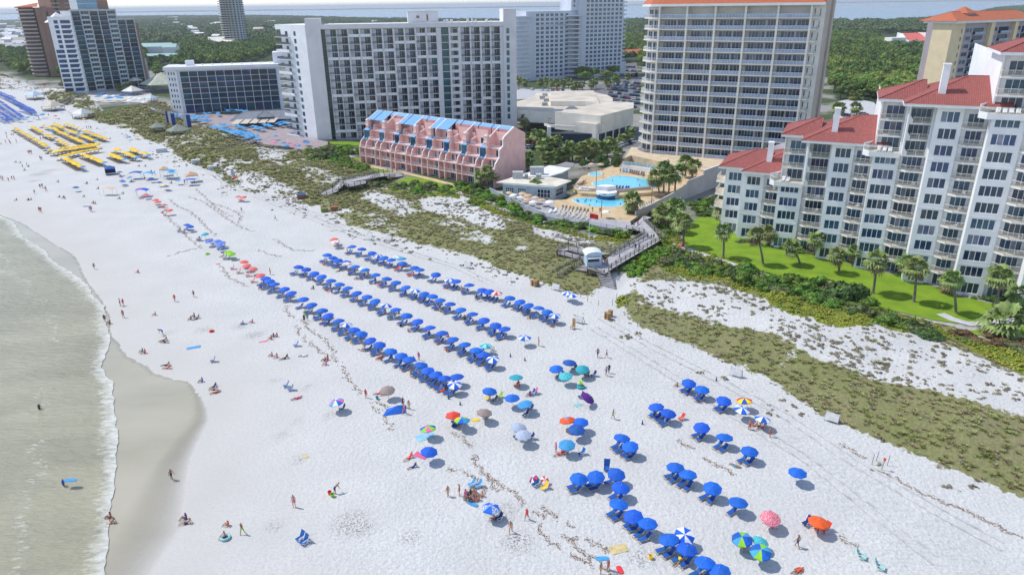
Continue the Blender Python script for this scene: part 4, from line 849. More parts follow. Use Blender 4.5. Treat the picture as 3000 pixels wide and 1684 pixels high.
mid = loc_([H_(434, 272, 9.5), H_(820, 272, 9.5), H_(985, 235, 11.5), H_(915, 100, 11.5), H_(440, 108, 11.5)]); mb.prism(mid, 9.4, 11.6, 0, 1)
mb.prism(loc_([H_(425, 470, 7.4), H_(700, 490, 7.4), H_(712, 530, 6.2), H_(420, 510, 6.2), H_(360, 470, 7)]), 6.2, 7.2, 0, 1)
mb.build('wall', [M_cream, M_flat], ha)
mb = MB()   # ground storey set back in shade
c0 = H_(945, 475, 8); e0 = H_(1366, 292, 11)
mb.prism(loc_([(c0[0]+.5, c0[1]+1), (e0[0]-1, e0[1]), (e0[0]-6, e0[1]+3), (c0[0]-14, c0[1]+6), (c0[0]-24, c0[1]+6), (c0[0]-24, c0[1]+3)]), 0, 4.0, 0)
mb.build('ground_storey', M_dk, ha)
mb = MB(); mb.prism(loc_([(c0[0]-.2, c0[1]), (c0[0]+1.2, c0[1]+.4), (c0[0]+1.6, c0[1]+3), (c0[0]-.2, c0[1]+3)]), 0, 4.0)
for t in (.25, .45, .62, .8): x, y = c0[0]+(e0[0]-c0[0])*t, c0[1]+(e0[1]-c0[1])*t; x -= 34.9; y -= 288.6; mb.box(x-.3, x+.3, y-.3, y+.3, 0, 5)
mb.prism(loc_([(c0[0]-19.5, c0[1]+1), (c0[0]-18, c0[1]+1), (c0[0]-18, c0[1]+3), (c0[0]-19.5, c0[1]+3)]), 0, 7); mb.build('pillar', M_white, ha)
for a, b in ((370, 160), (385, 217), (340, 190), (368, 264)):
    p = loc_([H_(a, b, 9.6)])[0]; mb = MB(); mb.box(p[0]-1.3, p[0]+1.3, p[1]-1, p[1]+1, 9.52, 10.9); mb.box(p[0]-.8, p[0]+.8, p[1]-1.05, p[1]-1.01, 9.7, 10.6); mb.build('roof_unit', mat('grey_metal', (.42, .43, .45), .5), ha)
# ------------------------------------------------------------ church and scattered roofs in the wood
def house(px, py, w, d, h, ang, mroof, label, name='house', mwall=None, z=0):
    x, y = G(px, py, 3); t = thing(name, label, 'house', (x, y, 0), math.radians(ang))
    mb = MB(); mb.box(-w/2, w/2, -d/2, d/2, 0, h); mb.face([(-w/2, -d/2, h), (-w/2, d/2, h), (-w/2, 0, h+d*.25)]); mb.face([(w/2, -d/2, h), (w/2, d/2, h), (w/2, 0, h+d*.25)][::-1]); mb.build('wall', mwall or M_trim, t)
    mb = MB(); e = .5
    for s in (-1, 1): mb.face([(-w/2-e, s*(d/2+e), h-.2), (w/2+e, s*(d/2+e), h-.2), (w/2+e, 0, h+d*.25+.05), (-w/2-e, 0, h+d*.25+.05)][::s])
    mb.build('roof', mroof, t); return t
ch = thing('church', 'white building with a red sloping roof and curved parapets alone among the trees', 'church', (*G(2660, 130, 6), 0), math.radians(12))
mb = MB(); mb.box(-20, 0, 2, 14, 0, 13); mb.box(0, 24, -2, 16, 0, 10); mb.box(24, 40, 4, 20, 0, 9); mb.box(-30, -18, -2, 12, 0, 7); mb.face([(-3, -3, 8), (24, -3, 8), (24, -3, 9), (-3, -3, 9)]); mb.build('wall', M_trim, ch)
mb = MB()
for k in (0, 5): mb.prism([(-26+k*3, -2.3), (-24+k*3, -2.3), (-24+k*3, -1.9), (-26+k*3, -1.9)], 2, 5)
mb.build('window', M_dk, ch)
mb = MB(); mb.face([(-2, -3, 9.2), (25, -3, 9.2), (25, 15, 17), (-2, 15, 17)]); mb.face([(-2, 15.2, 17), (25, 15.2, 17), (25, 17, 10), (-2, 17, 10)]); mb.build('roof', mat('bright_red_roof', (.75, .17, .14), .8), ch)
mb = MB(); mb.face([(-2.4, -4, 0), (-2.4, 17, 0), (-2.4, 17, 18), (-2.4, 8, 17), (-2.4, 0, 11), (-2.4, -4, 10)]); mb.box(-3, -2.4, -4, 17, 0, 10); mb.box(25, 25.6, -4, 17, 0, 17.5); mb.build('parapet', M_trim, ch)
RH = random.Random(11)
for i, (px, py, w, d, h, a, mr, lb) in enumerate([(2650, 152, 22, 9, 4, 20, M_tile, 'low red-roofed house half buried in trees below the white church'), (2750, 172, 22, 12, 6, 40, M_tile, 'pinkish-red roofed house at the foot of the cream tower'), (1845, 165, 34, 22, 4, 5, M_tileo, 'low tan-roofed building left of the beige tower among dark trees'),
        (460, 148, 40, 16, 8, 5, mat('teal_roof', (.30, .50, .50), .6), 'long pale teal roofed building behind the grey glass tower'), (480, 176, 44, 14, 6, 5, MATS['teal_roof'], 'lower long teal roofed building nearest the glass tower'), (505, 162, 14, 14, 12, 5, MATS['teal_roof'], 'square teal roofed pavilion at the end of the long teal roofs'),
        (430, 92, 24, 14, 7, 30, M_trim, 'small pale house in the wood right of the glass tower'), (508, 56, 50, 20, 8, 10, M_trim, 'far pale roof alone in the wood under the bay'), (565, 92, 20, 12, 9, 60, M_trim, 'small white house with a tall gable in the mid wood'), (590, 98, 30, 10, 4, 10, M_trim, 'long low white roof beside the gabled house'), (468, 92, 26, 12, 5, 10, M_trim, 'white flat roof showing between dark trees'), (640, 128, 26, 18, 8, 20, M_cream, 'tan gabled roof among palms near the slim round tower'),
        (662, 135, 30, 16, 7, -10, M_cream, 'second tan roof just in front of the slim round tower'), (780, 92, 30, 12, 5, -10, M_trim, 'small white roof left of the long white hotel')]):
    house(px, py, w, d, h, a, mr, lb)
n = 0; M_far = [mat('far_house_white', (.72, .73, .75)), mat('far_house_tan', (.55, .48, .42)), mat('far_house_grey', (.45, .47, .5))]
while n < 58:
    px, py = RH.uniform(-40, 100), RH.uniform(58, 150)
    if px > 70+(py-60)*.2 and py < 150 and px > 85: continue
    n += 1; d = 10+RH.random()*8
    house(px, py, RH.uniform(12, 26), d, RH.uniform(5, 12), RH.uniform(-40, 60), RH.choice(M_far), 'pale house with a light roof in the hazy town at the far left edge', mwall=RH.choice(M_far))['group'] = 'hazy town houses'
for k_ in range(26):
    house(RH.uniform(440, 1160), RH.uniform(62, 118), RH.uniform(10, 28), RH.uniform(8, 16), RH.uniform(7, 12), RH.uniform(-40, 60), RH.choice(M_far+[M_trim]), 'small pale roof showing among the trees of the far wood', mwall=RH.choice(M_far))['group'] = 'pale roofs in the far wood'
# ------------------------------------------------------------ pools, deck and clubhouse
M_wood = mat('weathered_wood', (.24, .23, .22), .9, .18, 1.2, .2, 8); M_woodl = mat('pale_weathered_wood', (.42, .41, .43), .9, .12, .8, .2, 8); M_woodd = mat('dark_weathered_wood', (.13, .11, .10), .9, .15, 1.2)
M_wallg = mat('grey_garden_wall', (.60, .55, .52), .9, .06, .3, .2, 5)
t7 = lambda pts: [T(2, 1, a, b) for a, b in pts]
sheet('terrace', t7([(0, 600), (560, 560), (640, 470), (780, 300), (1000, 230), (1500, 210), (2100, 240), (2100, 345), (1945, 345), (1900, 400), (1790, 420), (1620, 560), (1250, 745), (1180, 790), (780, 800), (350, 700), (130, 645)]), .9, M_tan, t=1.0)
sheet('terrace', t7([(-225, 480), (0, 590), (120, 650), (320, 730), (520, 772), (700, 805), (950, 850), (1140, 886), (1210, 850), (1190, 790), (1000, 765), (800, 745), (690, 720), (560, 690), (420, 640), (430, 590), (250, 560), (0, 480)]), .93, M_woodl, t=1.1)
sheet('terrace', t7([(640, 470), (700, 500), (880, 512), (1035, 527), (1240, 505), (1400, 495), (1540, 505), (1700, 460), (1800, 400), (1925, 395), (1950, 345), (2100, 345), (2110, 250), (1500, 215), (1000, 245), (840, 290), (700, 330), (620, 430)]), 1.9, M_tan, t=1.9)
sheet('terrace', t7([(1130, 150), (1200, 120), (1700, 230), (1940, 270), (2130, 290), (2130, 60), (1200, 40)]), 2.6, mat('upper_paving', (.64, .52, .36), .85, .1, .4), t=2.6)
M_pool = bpy.data.materials.new('pool water'); M_pool.use_nodes = True
N = M_pool.node_tree.nodes; L = M_pool.node_tree.links; b = N['Principled BSDF']; b.inputs['Roughness'].default_value = .08
nz = N.new('ShaderNodeTexNoise'); nz.inputs['Scale'].default_value = 2.5; nz.inputs['Detail'].default_value = 4; g_ = N.new('ShaderNodeNewGeometry'); L.new(g_.outputs['Position'], nz.inputs['Vector'])
mx = N.new('ShaderNodeMixRGB'); mx.inputs[1].default_value = (.10, .52, .72, 1); mx.inputs[2].default_value = (.20, .66, .82, 1); L.new(nz.outputs[0], mx.inputs[0]); L.new(mx.outputs[0], b.inputs['Base Color'])
bp = N.new('ShaderNodeBump'); bp.inputs['Strength'].default_value = .1; L.new(nz.outputs[0], bp.inputs['Height']); L.new(bp.outputs[0], b.inputs['Normal'])
def smooth(pts, k=2):
    for _ in range(k):
        o = []
        for i in range(len(pts)): a, b_ = pts[i], pts[(i+1) % len(pts)]; o += [(a[0]*.75+b_[0]*.25, a[1]*.75+b_[1]*.25), (a[0]*.25+b_[0]*.75, a[1]*.25+b_[1]*.75)]
        pts = o
    return pts
def pool(label, px, z):
    p = smooth(gp(t7(px), z)); t = thing('swimming_pool', label, 'pool', (*p[0], z)); q = [(x-p[0][0], y-p[0][1]) for x, y in p]
    mb = MB(); a = sum(q[k][0]*q[(k+1) % len(q)][1]-q[(k+1) % len(q)][0]*q[k][1] for k in range(len(q))); q = q if a > 0 else q[::-1]
    mb.face([(x, y, .012) for x, y in q]); mb.build('water_surface', M_pool, t)
    mb = MB()
    for i in range(len(q)): a_, b_ = q[i], q[(i+1) % len(q)]; mb.bar((*a_, .03), (*b_, .03), .35, .07)
    mb.build('coping', mat('pool_coping', (.75, .70, .62)), t)
pool('large irregular blue swimming pool on the upper terrace', [(800, 400), (830, 388), (900, 374), (960, 354), (1010, 332), (1075, 325), (1200, 335), (1330, 355), (1420, 375), (1500, 402), (1490, 430), (1440, 452), (1300, 458), (1150, 455), (1000, 452), (890, 445), (820, 430)], 1.9)
pool('lower kidney shaped blue swimming pool behind the lounge deck', [(600, 570), (640, 552), (760, 546), (880, 552), (960, 560), (1030, 552), (1100, 548), (1150, 562), (1150, 592), (1120, 625), (1040, 641), (900, 641), (780, 633), (690, 613), (630, 592)], .9)
pool('small round blue hot tub at the back of the upper terrace', [(765, 310), (780, 298), (838, 292), (900, 300), (912, 312), (890, 325), (838, 330), (785, 324)], 1.9)
# poolside curved walls
def wallrun(name, label, px, z0, h, w=.25, m=None, px_z=None):
    p = gp(t7(px), z0); o = p[0]; mb = MB()
    for (a, b) in zip(p, p[1:]): mb.bar((a[0]-o[0], a[1]-o[1], h/2), (b[0]-o[0], b[1]-o[1], h/2), w, h)
    ob = mb.build(name, m or M_wallg); ob.location = (*o, z0); tag(ob, label, 'wall'); return ob
wallrun('pool_wall', 'curved grey wall between the two pools', [(640, 478), (700, 505), (780, 516), (880, 516)], .9, 1.9)
wallrun('pool_wall', 'grey wall right of the round pool bar, between the pools', [(1035, 530), (1130, 522), (1240, 508), (1330, 500), (1400, 497)], .9, 1.9)
br_ = thing('pool_bar', 'round white pool bar with a dark blue tiled base by the lower pool', 'bar', (*GT(2, 1, 957, 560, .9), .9))
mb = MB(); mb.rings([(0, 1.6, 0, 2.9), (0, 1.6, 1.1, 2.9)], 20); mb.build('base', mat('dark_blue_tile', (.01, .07, .22), .3), br_)
mb = MB(); mb.rings([(0, 1.6, 1.1, 3.0), (0, 1.6, 1.9, 3.0)], 20); disc(mb, 0, 1.6, 3.05, 1.9, 3.1, 20, 160, 8, 0); mb.build('parapet', M_trim, br_)
gw = thing('garden_wall', 'long grey stucco wall stepping up from the boardwalk to the right of the pools', 'wall', (32.9, 179.3, 0), math.radians(47.4))
mb = MB()
for a, b, h0, h1 in ((0, 8, 2.0, 2.4), (8, 17.8, 2.4, 3.2), (17.8, 24.3, 3.2, 3.9), (24.3, 28, 3.9, 5.2), (28, 36.2, 5.3, 5.5)):
    mb.face([(a, 0, 0), (b, 0, 0), (b, 0, h1), (a, 0, h0)]); mb.face([(a, .35, 0), (a, .35, h0), (b, .35, h1), (b, .35, 0)]); mb.face([(a, 0, h0), (b, 0, h1), (b, .35, h1), (a, .35, h0)])
mb.box(36.2, 50, 0, .35, 0, 6.6); mb.face([(0, 0, 0), (0, 0, 2), (0, .35, 2), (0, .35, 0)]); mb.build('wall', M_wallg, gw)
mb = MB(); mb.box(36.1, 50, -.05, .4, 6.6, 6.75); mb.build('coping', M_trim, gw)
# glass fence of the upper pool and retaining wall
wallrun('retaining_wall', 'white retaining wall behind the row of grey loungers at the upper pool', [(1105, 262), (1200, 272), (1330, 292), (1460, 312), (1600, 330), (1700, 345)], 1.9, 1.5, .3, M_white)
fe = thing('glass_fence', 'pale green glass fence with white posts above the retaining wall', 'fence', (*GT(2, 1, 1125, 215, 3.4), 3.4))
mb = MB(); mp_ = MB(); o = GT(2, 1, 1125, 215, 3.4)
pf = [GT(2, 1, a, b, 3.4) for a, b in ((1125, 215), (1200, 222), (1280, 232), (1360, 243), (1440, 255), (1520, 265), (1620, 280))]
for (a, b) in zip(pf, pf[1:]):
    for k in range(2): x, y = a[0]+(b[0]-a[0])*k/2-o[0], a[1]+(b[1]-a[1])*k/2-o[1]; mp_.box(x-.05, x+.05, y-.05, y+.05, 0, 1.3)
    mb.bar((a[0]-o[0], a[1]-o[1], .6), (b[0]-o[0], b[1]-o[1], .6), .04, 1.15)
mb.build('panel', mat('sea_glass', (.40, .58, .60), .2, .1, .5), fe); mp_.build('post', M_trim, fe)
# clubhouse
C_ = lambda a, b, z: G(1430+a/4.086, 440+b/4.086, z)
co = C_(95, 385, 4.6); cl = thing('clubhouse', 'pale blue poolside clubhouse with flat and curved white roofs', 'clubhouse', (*co, 0))
rel = lambda pts: [(x-co[0], y-co[1]) for x, y in pts]
M_clr = mat('stained_white_roof', (.70, .66, .56), .9, .12, .3); M_clw = mat('pale_blue_board', (.38, .47, .52), .8, .08, .8)
mb = MB(); mb.prism(rel([C_(*p, 4.6) for p in ((95, 385), (820, 435), (1000, 365), (735, 318), (300, 322))]), 4.3, 4.6, 0)
mb.build('roof', M_clr, cl)
mb = MB(); mb.prism(rel([C_(*p, 4.9) for p in ((300, 318), (420, 285), (620, 222), (735, 182), (1000, 208), (880, 270), (735, 312))]), 4.55, 4.9, 0)
mb.build('roof', mat('white_membrane', (.78, .78, .76), .8, .05, .4), cl)
mb = MB(); mb.prism(rel([C_(*p, 5.2) for p in ((805, 182), (930, 140), (1035, 155), (1010, 203))]), 4.9, 5.2, 0); mb.build('roof', mat('grey_shingle', (.30, .28, .28), .9, .2, 2), cl)
mb = MB(); ins_ = [C_(*p, 4.6) for p in ((175, 395), (790, 440), (940, 375), (735, 330), (330, 330))]; mb.prism(rel(ins_), 0, 4.29, 0)
mb.prism(rel([C_(*p, 4.6) for p in ((420, 300), (700, 318), (960, 225), (760, 200))]), 0, 4.5, 0); mb.build('wall', M_clw, cl)
a0, a1, a2 = ins_[0], ins_[1], ins_[2]
def onwall(mb, p, q, t0, t1, z0, z1, m=0, off=.06):
    d = Vector((q[0]-p[0], q[1]-p[1])); n = Vector((d.y, -d.x)).normalized()*off; n = n if n.y < 0 or True else n
    A = (p[0]+d.x*t0+n.x-co[0], p[1]+d.y*t0+n.y-co[1]); B = (p[0]+d.x*t1+n.x-co[0], p[1]+d.y*t1+n.y-co[1]); mb.face([(*A, z0), (*B, z0), (*B, z1), (*A, z1)], m)
for t0, t1, z0, z1, p, q in ((.06, .22, 1.9, 3.5, a0, a1), (.30, .46, 1.9, 3.5, a0, a1), (.68, .93, 1.3, 3.6, a0, a1), (.15, .7, 1.5, 3.6, a1, a2)):
    mb = MB(); onwall(mb, p, q, t0, t1, z0, z1)
    for k in range(5): t = t0+(t1-t0)*k/4; onwall(mb, p, q, t-.004, t+.004, z0, z1, 1, .09)
    for zz in (z0, (z0+z1)/2, z1): onwall(mb, p, q, t0, t1, zz-.05, zz+.05, 1, .085)
    mb.build('window', [M_navy, M_trim], cl)
for (a, b, w, h) in ((357, 335, 3.2, 2.0), (585, 300, 4.2, 2.6), (605, 340, 1.6, 1.4), (457, 340, 1.1, 1.5)):
    p = C_(a, b, 4.6); x, y = p[0]-co[0], p[1]-co[1]; mb = MB(); mb.box(x-w/2, x+w/2, y-.9, y+.9, 4.61, 4.61+h, 0)
    for k in range(6): mb.box(x-w/2+.15+k*w/7, x-w/2+.2+k*w/7, y-.95, y-.91, 4.8, 4.4+h, 1)
    mb.build('roof_unit', [mat('pale_metal', (.55, .58, .58), .5), M_raild], cl)
def railrun(name, label, px, z, m, h=1.05, sp=.14, px_fn=None, cat='railing', w=.05):
    p = gp(px, z) if px_fn is None else px; o = p[0]; mb = MB(); mb.rail([(x-o[0], y-o[1]) for x, y in p], 0, h, 0, sp, w, .09, 1.6); ob = mb.build(name, m); ob.location = (*o, z); return tag(ob, label, cat)
railrun('deck_railing', 'long white railing along the dune edge of the lounge deck', t7([(-225, 480), (0, 590), (120, 650), (320, 730), (520, 772), (700, 805), (950, 850), (1140, 886)]), .93, M_railw)
# ------------------------------------------------------------ boardwalks
def boardwalk(name, label, runs, rails, zf=None, m=None, legs=True, stairs=()):
    o = runs[0][0]; t = thing(name, label, 'boardwalk', (o[0], o[1], 0))
    for poly in runs:
        mb = MB(); n = len(poly); P = [(p[0]-o[0], p[1]-o[1], p[2]) for p in poly]; mb.face(P, 0); mb.face([(x, y, z-.22) for x, y, z in P][::-1], 1)
        for i in range(n): a, b = P[i], P[(i+1) % n]; mb.face([(a[0], a[1], a[2]-.22), (b[0], b[1], b[2]-.22), b, a], 1)
        if legs:
            for i in range(n):
                a, b = P[i], P[(i+1) % n]; L_ = math.hypot(a[0]-b[0], a[1]-b[1]); k = max(1, int(L_/2.4))
                for j in range(k): u = j/k; x, y, z = a[0]+(b[0]-a[0])*u, a[1]+(b[1]-a[1])*u, a[2]+(b[2]-a[2])*u; mb.box(x-.12, x+.12, y-.12, y+.12, 0, z-.2, 1) if z > .5 else None
        mb.build('deck', [m or M_woodl, M_woodd], t)
    for r in rails:
        mb = MB(); P = [(p[0]-o[0], p[1]-o[1], p[2]) for p in r]; L_ = 0
        for a, b in zip(P, P[1:]):
            mb.bar((a[0], a[1], a[2]+1.05), (b[0], b[1], b[2]+1.05), .16, .06)
            for hh in (.35, .68): mb.bar((a[0], a[1], a[2]+hh), (b[0], b[1], b[2]+hh), .05, .12)
            k = max(1, int(math.hypot(a[0]-b[0], a[1]-b[1])/1.9))
            for j in range(k+1): u = j/k; x, y, z = a[0]+(b[0]-a[0])*u, a[1]+(b[1]-a[1])*u, a[2]+(b[2]-a[2])*u; mb.box(x-.08, x+.08, y-.08, y+.08, z-.2, z+1.15)
        mb.build('railing', M_wood, t)
    for (A, B, wv, n_) in stairs:
        mb = MB(); A = Vector(A)-Vector((o[0], o[1], 0)); B = Vector(B)-Vector((o[0], o[1], 0)); wv = Vector(wv)
        for k in range(n_): p = A.lerp(B, (k+.5)/n_); mb.bar(tuple(p), tuple(p+wv), .3, .06)
        mb.bar(tuple(A), tuple(B), .08, .3, 1); mb.bar(tuple(A+wv), tuple(B+wv), .08, .3, 1); mb.build('stair', [M_woodl, M_woodd], t)
    return t
B_ = lambda a, b, z=2.: (*G(1600+a/3.714, 640+b/3.714, z), z)
main_deck = [B_(1010, 75, 1.6), B_(1060, 20, 1.4), B_(1180, 140, 1.9), B_(1245, 235, 2.0), B_(1165, 262, 2.0), B_(1065, 165, 2.0), B_(960, 110, 1.6)]
ramp = [B_(1065, 165, 2.0), B_(1245, 235, 2.0), B_(700, 560, 2.0), B_(530, 520, 2.0)]
top_run = [B_(960, 110, 1.6), B_(870, 120, .95), B_(1010, 20, .95), B_(1060, -30, .95), B_(1150, -10, 1.2), B_(1060, 20, 1.4)]
plat = [B_(530, 520, 2.0), B_(700, 560, 2.0), B_(640, 600, 2.0), B_(450, 545, 2.0), B_(450, 500, 2.0)]
sA = B_(540, 560, 2.0); sA2 = B_(690, 572, 2.0); sB = B_(760, 770, .1); 
bw = boardwalk('boardwalk', 'wide grey wooden boardwalk with railings running from pool deck to hut', [main_deck, ramp, top_run, plat],
    [[B_(705, 395, 1.8), B_(1065, 185, 2.0)], [B_(690, 410, 2.), B_(1105, 210, 2.0), B_(1065, 165, 2.0)], [B_(680, 572, 2.0), B_(710, 540, 2.0), B_(1230, 240, 2.0)], [B_(1060, 20, 1.4), B_(1180, 140, 1.9), B_(1290, 220, 1.9)], [B_(870, 120, .95), B_(1010, 150, 1.6), B_(1060, 160, 2)]],
    stairs=[(sA, (sA[0]+(sB[0]-sA2[0]), sA[1]+(sB[1]-sA2[1]), .1), (sA2[0]-sA[0], sA2[1]-sA[1], 0), 11)])
lp = [B_(450, 400, 2.), B_(240, 340, 1.7), B_(130, 378, 1.5), B_(190, 395, 1.5), B_(260, 400, 1.4), B_(450, 455, 1.2)]
lw = boardwalk('boardwalk', 'dark railed switchback ramp looping left of the white and blue hut', [[B_(700, 385, 2.), B_(240, 300, 1.8), B_(120, 355, 1.6), B_(240, 345, 1.8), B_(450, 400, 2.)], [B_(120, 355, 1.6), B_(125, 385, 1.5), B_(450, 470, 1.3), B_(450, 430, 1.3), B_(240, 372, 1.5)],
    [B_(450, 470, 1.2), B_(370, 455, 1.1), B_(65, 610, .1), B_(120, 650, .1), B_(280, 555, .8), B_(450, 575, 1.1)]],
    [[B_(700, 370, 2.), B_(240, 296, 1.8), B_(120, 352, 1.6), B_(122, 388, 1.5), B_(450, 474, 1.3)], [B_(240, 345, 1.8), B_(450, 400, 1.9)], [B_(370, 452, 1.1), B_(65, 606, .1)], [B_(450, 580, 1.1), B_(280, 556, .8), B_(125, 652, .1)], [B_(330, 535, .9), B_(390, 490, 1.1), B_(450, 500, 1.2)], [B_(470, 560, 1.5), B_(630, 615, 1.5), B_(630, 640, 1.0), B_(470, 600, 1.0)]])
q = lambda a, b, z: (*GT(1, 1, a, b, z), z)
pb = boardwalk('boardwalk', 'old grey boardwalk with stairs crossing the dunes below the pink condominium', [[q(1235, 300, 2.2), q(1290, 330, 2.2), q(880, 400, 2.4), q(830, 385, 2.4)], [q(1235, 300, 2.2), q(1420, 290, 1.2), q(1480, 330, .3), q(1400, 340, .9), q(1290, 330, 2.2)], [q(870, 400, 2.4), q(1110, 375, 2.3), q(1110, 400, 2.3), q(930, 440, 2.3)], [q(830, 390, 2.4), q(890, 405, 2.4), q(830, 470, 1.4), q(770, 455, 1.4)], [q(770, 455, 1.4), q(830, 480, 1.4), q(650, 545, .1), q(600, 520, .1)]],
    [[q(1235, 295, 2.2), q(835, 385, 2.4), q(770, 450, 1.4), q(600, 515, .1)], [q(1240, 320, 2.2), q(1110, 400, 2.3), q(935, 445, 2.3), q(880, 405, 2.4), q(835, 475, 1.4), q(650, 545, .1)], [q(1235, 295, 2.2), q(1420, 285, 1.2), q(1482, 330, .3)], [q(1290, 330, 2.2), q(1400, 345, .9)]])
q0 = lambda a, b, z: (*GT(0, 0, a, b, z), z)
q5 = lambda a, b, z: (*GT(0, 1, a, b, z), z)
b3 = boardwalk('boardwalk', 'dark wooden dune walkover ending in a black ramp left of the pink condominium', [[q5(2010, 130, .1), q5(2030, 170, .1), q5(2140, 130, .8), q5(2120, 100, .8)], [q5(2120, 100, .8), q5(2140, 130, .8), q5(2580, -20, 1.5), q5(2560, -45, 1.5)]], [[q5(2010, 128, .1), q5(2120, 98, .8), q5(2560, -50, 1.5)], [q5(2030, 172, .1), q5(2140, 132, .8), q5(2580, -15, 1.5)]], m=M_wood)
b4 = boardwalk('boardwalk', 'wooden walkway on posts leading from the tent roofed hall to the blue umbrella deck', [[q0(1505, 1080, 2.), q0(1530, 1110, 2.), q0(1770, 1190, 1.5), q0(1790, 1150, 1.5)]], [[q0(1505, 1075, 2.), q0(1790, 1145, 1.5)], [q0(1530, 1115, 2), q0(1770, 1195, 1.5)]])
b5 = boardwalk('boardwalk', 'narrow dark walkover behind the blue kiosk at the far left beach', [[q0(590, 1060, .3), q0(610, 1075, .3), q0(750, 990, 1.2), q0(730, 985, 1.2)]], [[q0(590, 1058, .3), q0(730, 983, 1.2)], [q0(610, 1076, .3), q0(750, 992, 1.2)]])
# ------------------------------------------------------------ hut, flags, gazebos, lamps
hp = B_(505, 500, 2.0); hut = thing('beach_hut', 'small white and blue rental hut with a curved metal roof on the boardwalk', 'hut', (hp[0], hp[1], 2.0), math.radians(8))
M_hutb = mat('hut_blue', (.48, .60, .72), .7, .05, 1); mb = MB(); mb.box(-1.5, 1.6, -1.2, 1.6, 0, 2.5); mb.build('wall', M_hutb, hut)
mb = MB()
for i in range(8):
    a0_, a1_ = math.pi*i/8, math.pi*(i+1)/8; x0, z0, x1, z1 = -1.9*math.cos(a0_)+.05, 2.5+.75*math.sin(a0_), -1.9*math.cos(a1_)+.05, 2.5+.75*math.sin(a1_)
    mb.face([(x0, -1.5, z0), (x1, -1.5, z1), (x1, 1.9, z1), (x0, 1.9, z0)]); mb.face([(0, -1.45, 2.5), (x1, -1.45, z1), (x0, -1.45, z0)], 1)
mb.build('roof', [mat('white_metal_roof', (.75, .77, .78), .5, .05, 2), M_hutb], hut)
mb = MB(); mb.box(-1.3, 1.1, -1.23, -1.21, 1.0, 2.0); mb.build('serving_hatch', M_dk, hut); mb = MB(); mb.face([(-1.5, -1.22, 2.1), (1.2, -1.22, 2.1), (1.2, -2.1, 2.0), (-1.5, -2.1, 2.0)]); mb.build('hatch_flap', M_trim, hut)
mb = MB(); mb.box(1.61, 1.64, -.3, .6, 0, 2.1); mb.build('door', M_trim, hut)
def flag(px, pz, H_, label, col, w=1.9, h=1.2, name='flagpole'):
    p = G(*px, pz); t = thing(name, label, 'flagpole', (*p, pz)); mb = MB(); mb.rings([(0, 0, 0, .09), (0, 0, H_, .05)], 8); mb.rings([(0, 0, H_, .1), (0, 0, H_+.15, .02)], 8); mb.build('pole', M_trim, t)
    if col:
        mb = MB(); n = 8
        for i in range(n):
            f = lambda s: (s*w, .16*math.sin(s*6), 0); a, b = f(i/n), f((i+1)/n); d0, d1 = -.25*(i/n)**1.5, -.25*((i+1)/n)**1.5
            mb.face([(a[0]+.05, a[1], H_-h+d0), (b[0]+.05, b[1], H_-h+d1), (b[0]+.05, b[1], H_-.05+d1*1.3), (a[0]+.05, a[1], H_-.05+d0*1.3)])
        mb.build('flag', col, t)
    return t
M_red = mat('red_cloth', (.72, .02, .03), .7, .05, 1); p_ = B_(462, 352, .5)
flag((1600+462/3.714, 640+355/3.714), .5, 8.9, 'tall white flagpole flying a red flag beside the beach hut', M_red)
flag(T(0, 0, 462, 985), .5, 9, 'far white flagpole with a small red flag above the far left dunes', M_red)
mb = MB()
def gazebo(px, z, r, h, label, mr, name='gazebo', n=6, post=True, cat='gazebo'):
    p = G(*px, z); t = thing(name, label, cat, (*p, z)); mb = MB()
    pts = [(r*math.cos(2*math.pi*k/n+.4), r*math.sin(2*math.pi*k/n+.4)) for k in range(n)]
    for k in range(n): a, b = pts[k], pts[(k+1) % n]; mb.face([(a[0]*1.15, a[1]*1.15, h), (b[0]*1.15, b[1]*1.15, h), (0, 0, h+r*.55)]); mb.face([(a[0]*1.15, a[1]*1.15, h-.12), (0, 0, h+r*.5), (b[0]*1.15, b[1]*1.15, h-.12)])
    mb.build('roof', mr, t)
    if post:
        for a in pts: m_ = MB(); m_.box(a[0]-.1, a[0]+.1, a[1]-.1, a[1]+.1, 0, h); m_.build('post', M_wood, t)
        m_ = MB(); m_.prism([(x*.98, y*.98) for x, y in pts], -.0, .25); m_.rail([(x*.9, y*.9) for x, y in pts], .25, .9, 0, .3, .06, .1, 3, True); m_.build('floor', M_wood, t)
    return t
M_grn = mat('grey_green_roof', (.24, .27, .23), .9, .1, .8); M_pav = mat('pale_green_roof', (.46, .48, .38), .85, .08, .5)
gazebo((465, 388), .6, 3.4, 2.6, 'smaller dark wooden gazebo with a grey green roof in the dunes', M_grn)
gazebo((525, 398), .6, 4.6, 2.6, 'larger dark wooden gazebo beside the smaller one in the dunes', M_grn)
gazebo((482, 268), 0, 13, 5.5, 'big pavilion with a pale green hip roof left of the low glass hotel', M_pav, 'pavilion', 6, cat='pavilion')
gazebo((398, 262), 0, 5, 6, 'small pagoda roofed pavilion at the foot of the grey glass tower', mat('white_tent', (.72, .70, .66)), 'pavilion', 4, cat='pavilion')
gazebo((391, 280), 0, 6, 3, 'white peaked tent in front of the pagoda pavilion', MATS['white_tent'], 'tent', 4, cat='tent')
gazebo((246, 348), 0, 5, 2.8, 'open pale roofed shelter with white posts on the sand near the yellow umbrellas', MATS['pale_metal'], 'beach_shelter', 4, cat='shelter')
gazebo((158, 325), 0, 5.5, 2.8, 'kiosk with a grey hip roof at the edge of the far dunes', M_flat, 'kiosk', 4, cat='kiosk')
gazebo((105, 292), 0, 5, 2.8, 'pale blue roofed shelter at the far left beach', M_hutb, 'beach_shelter', 4, cat='shelter')
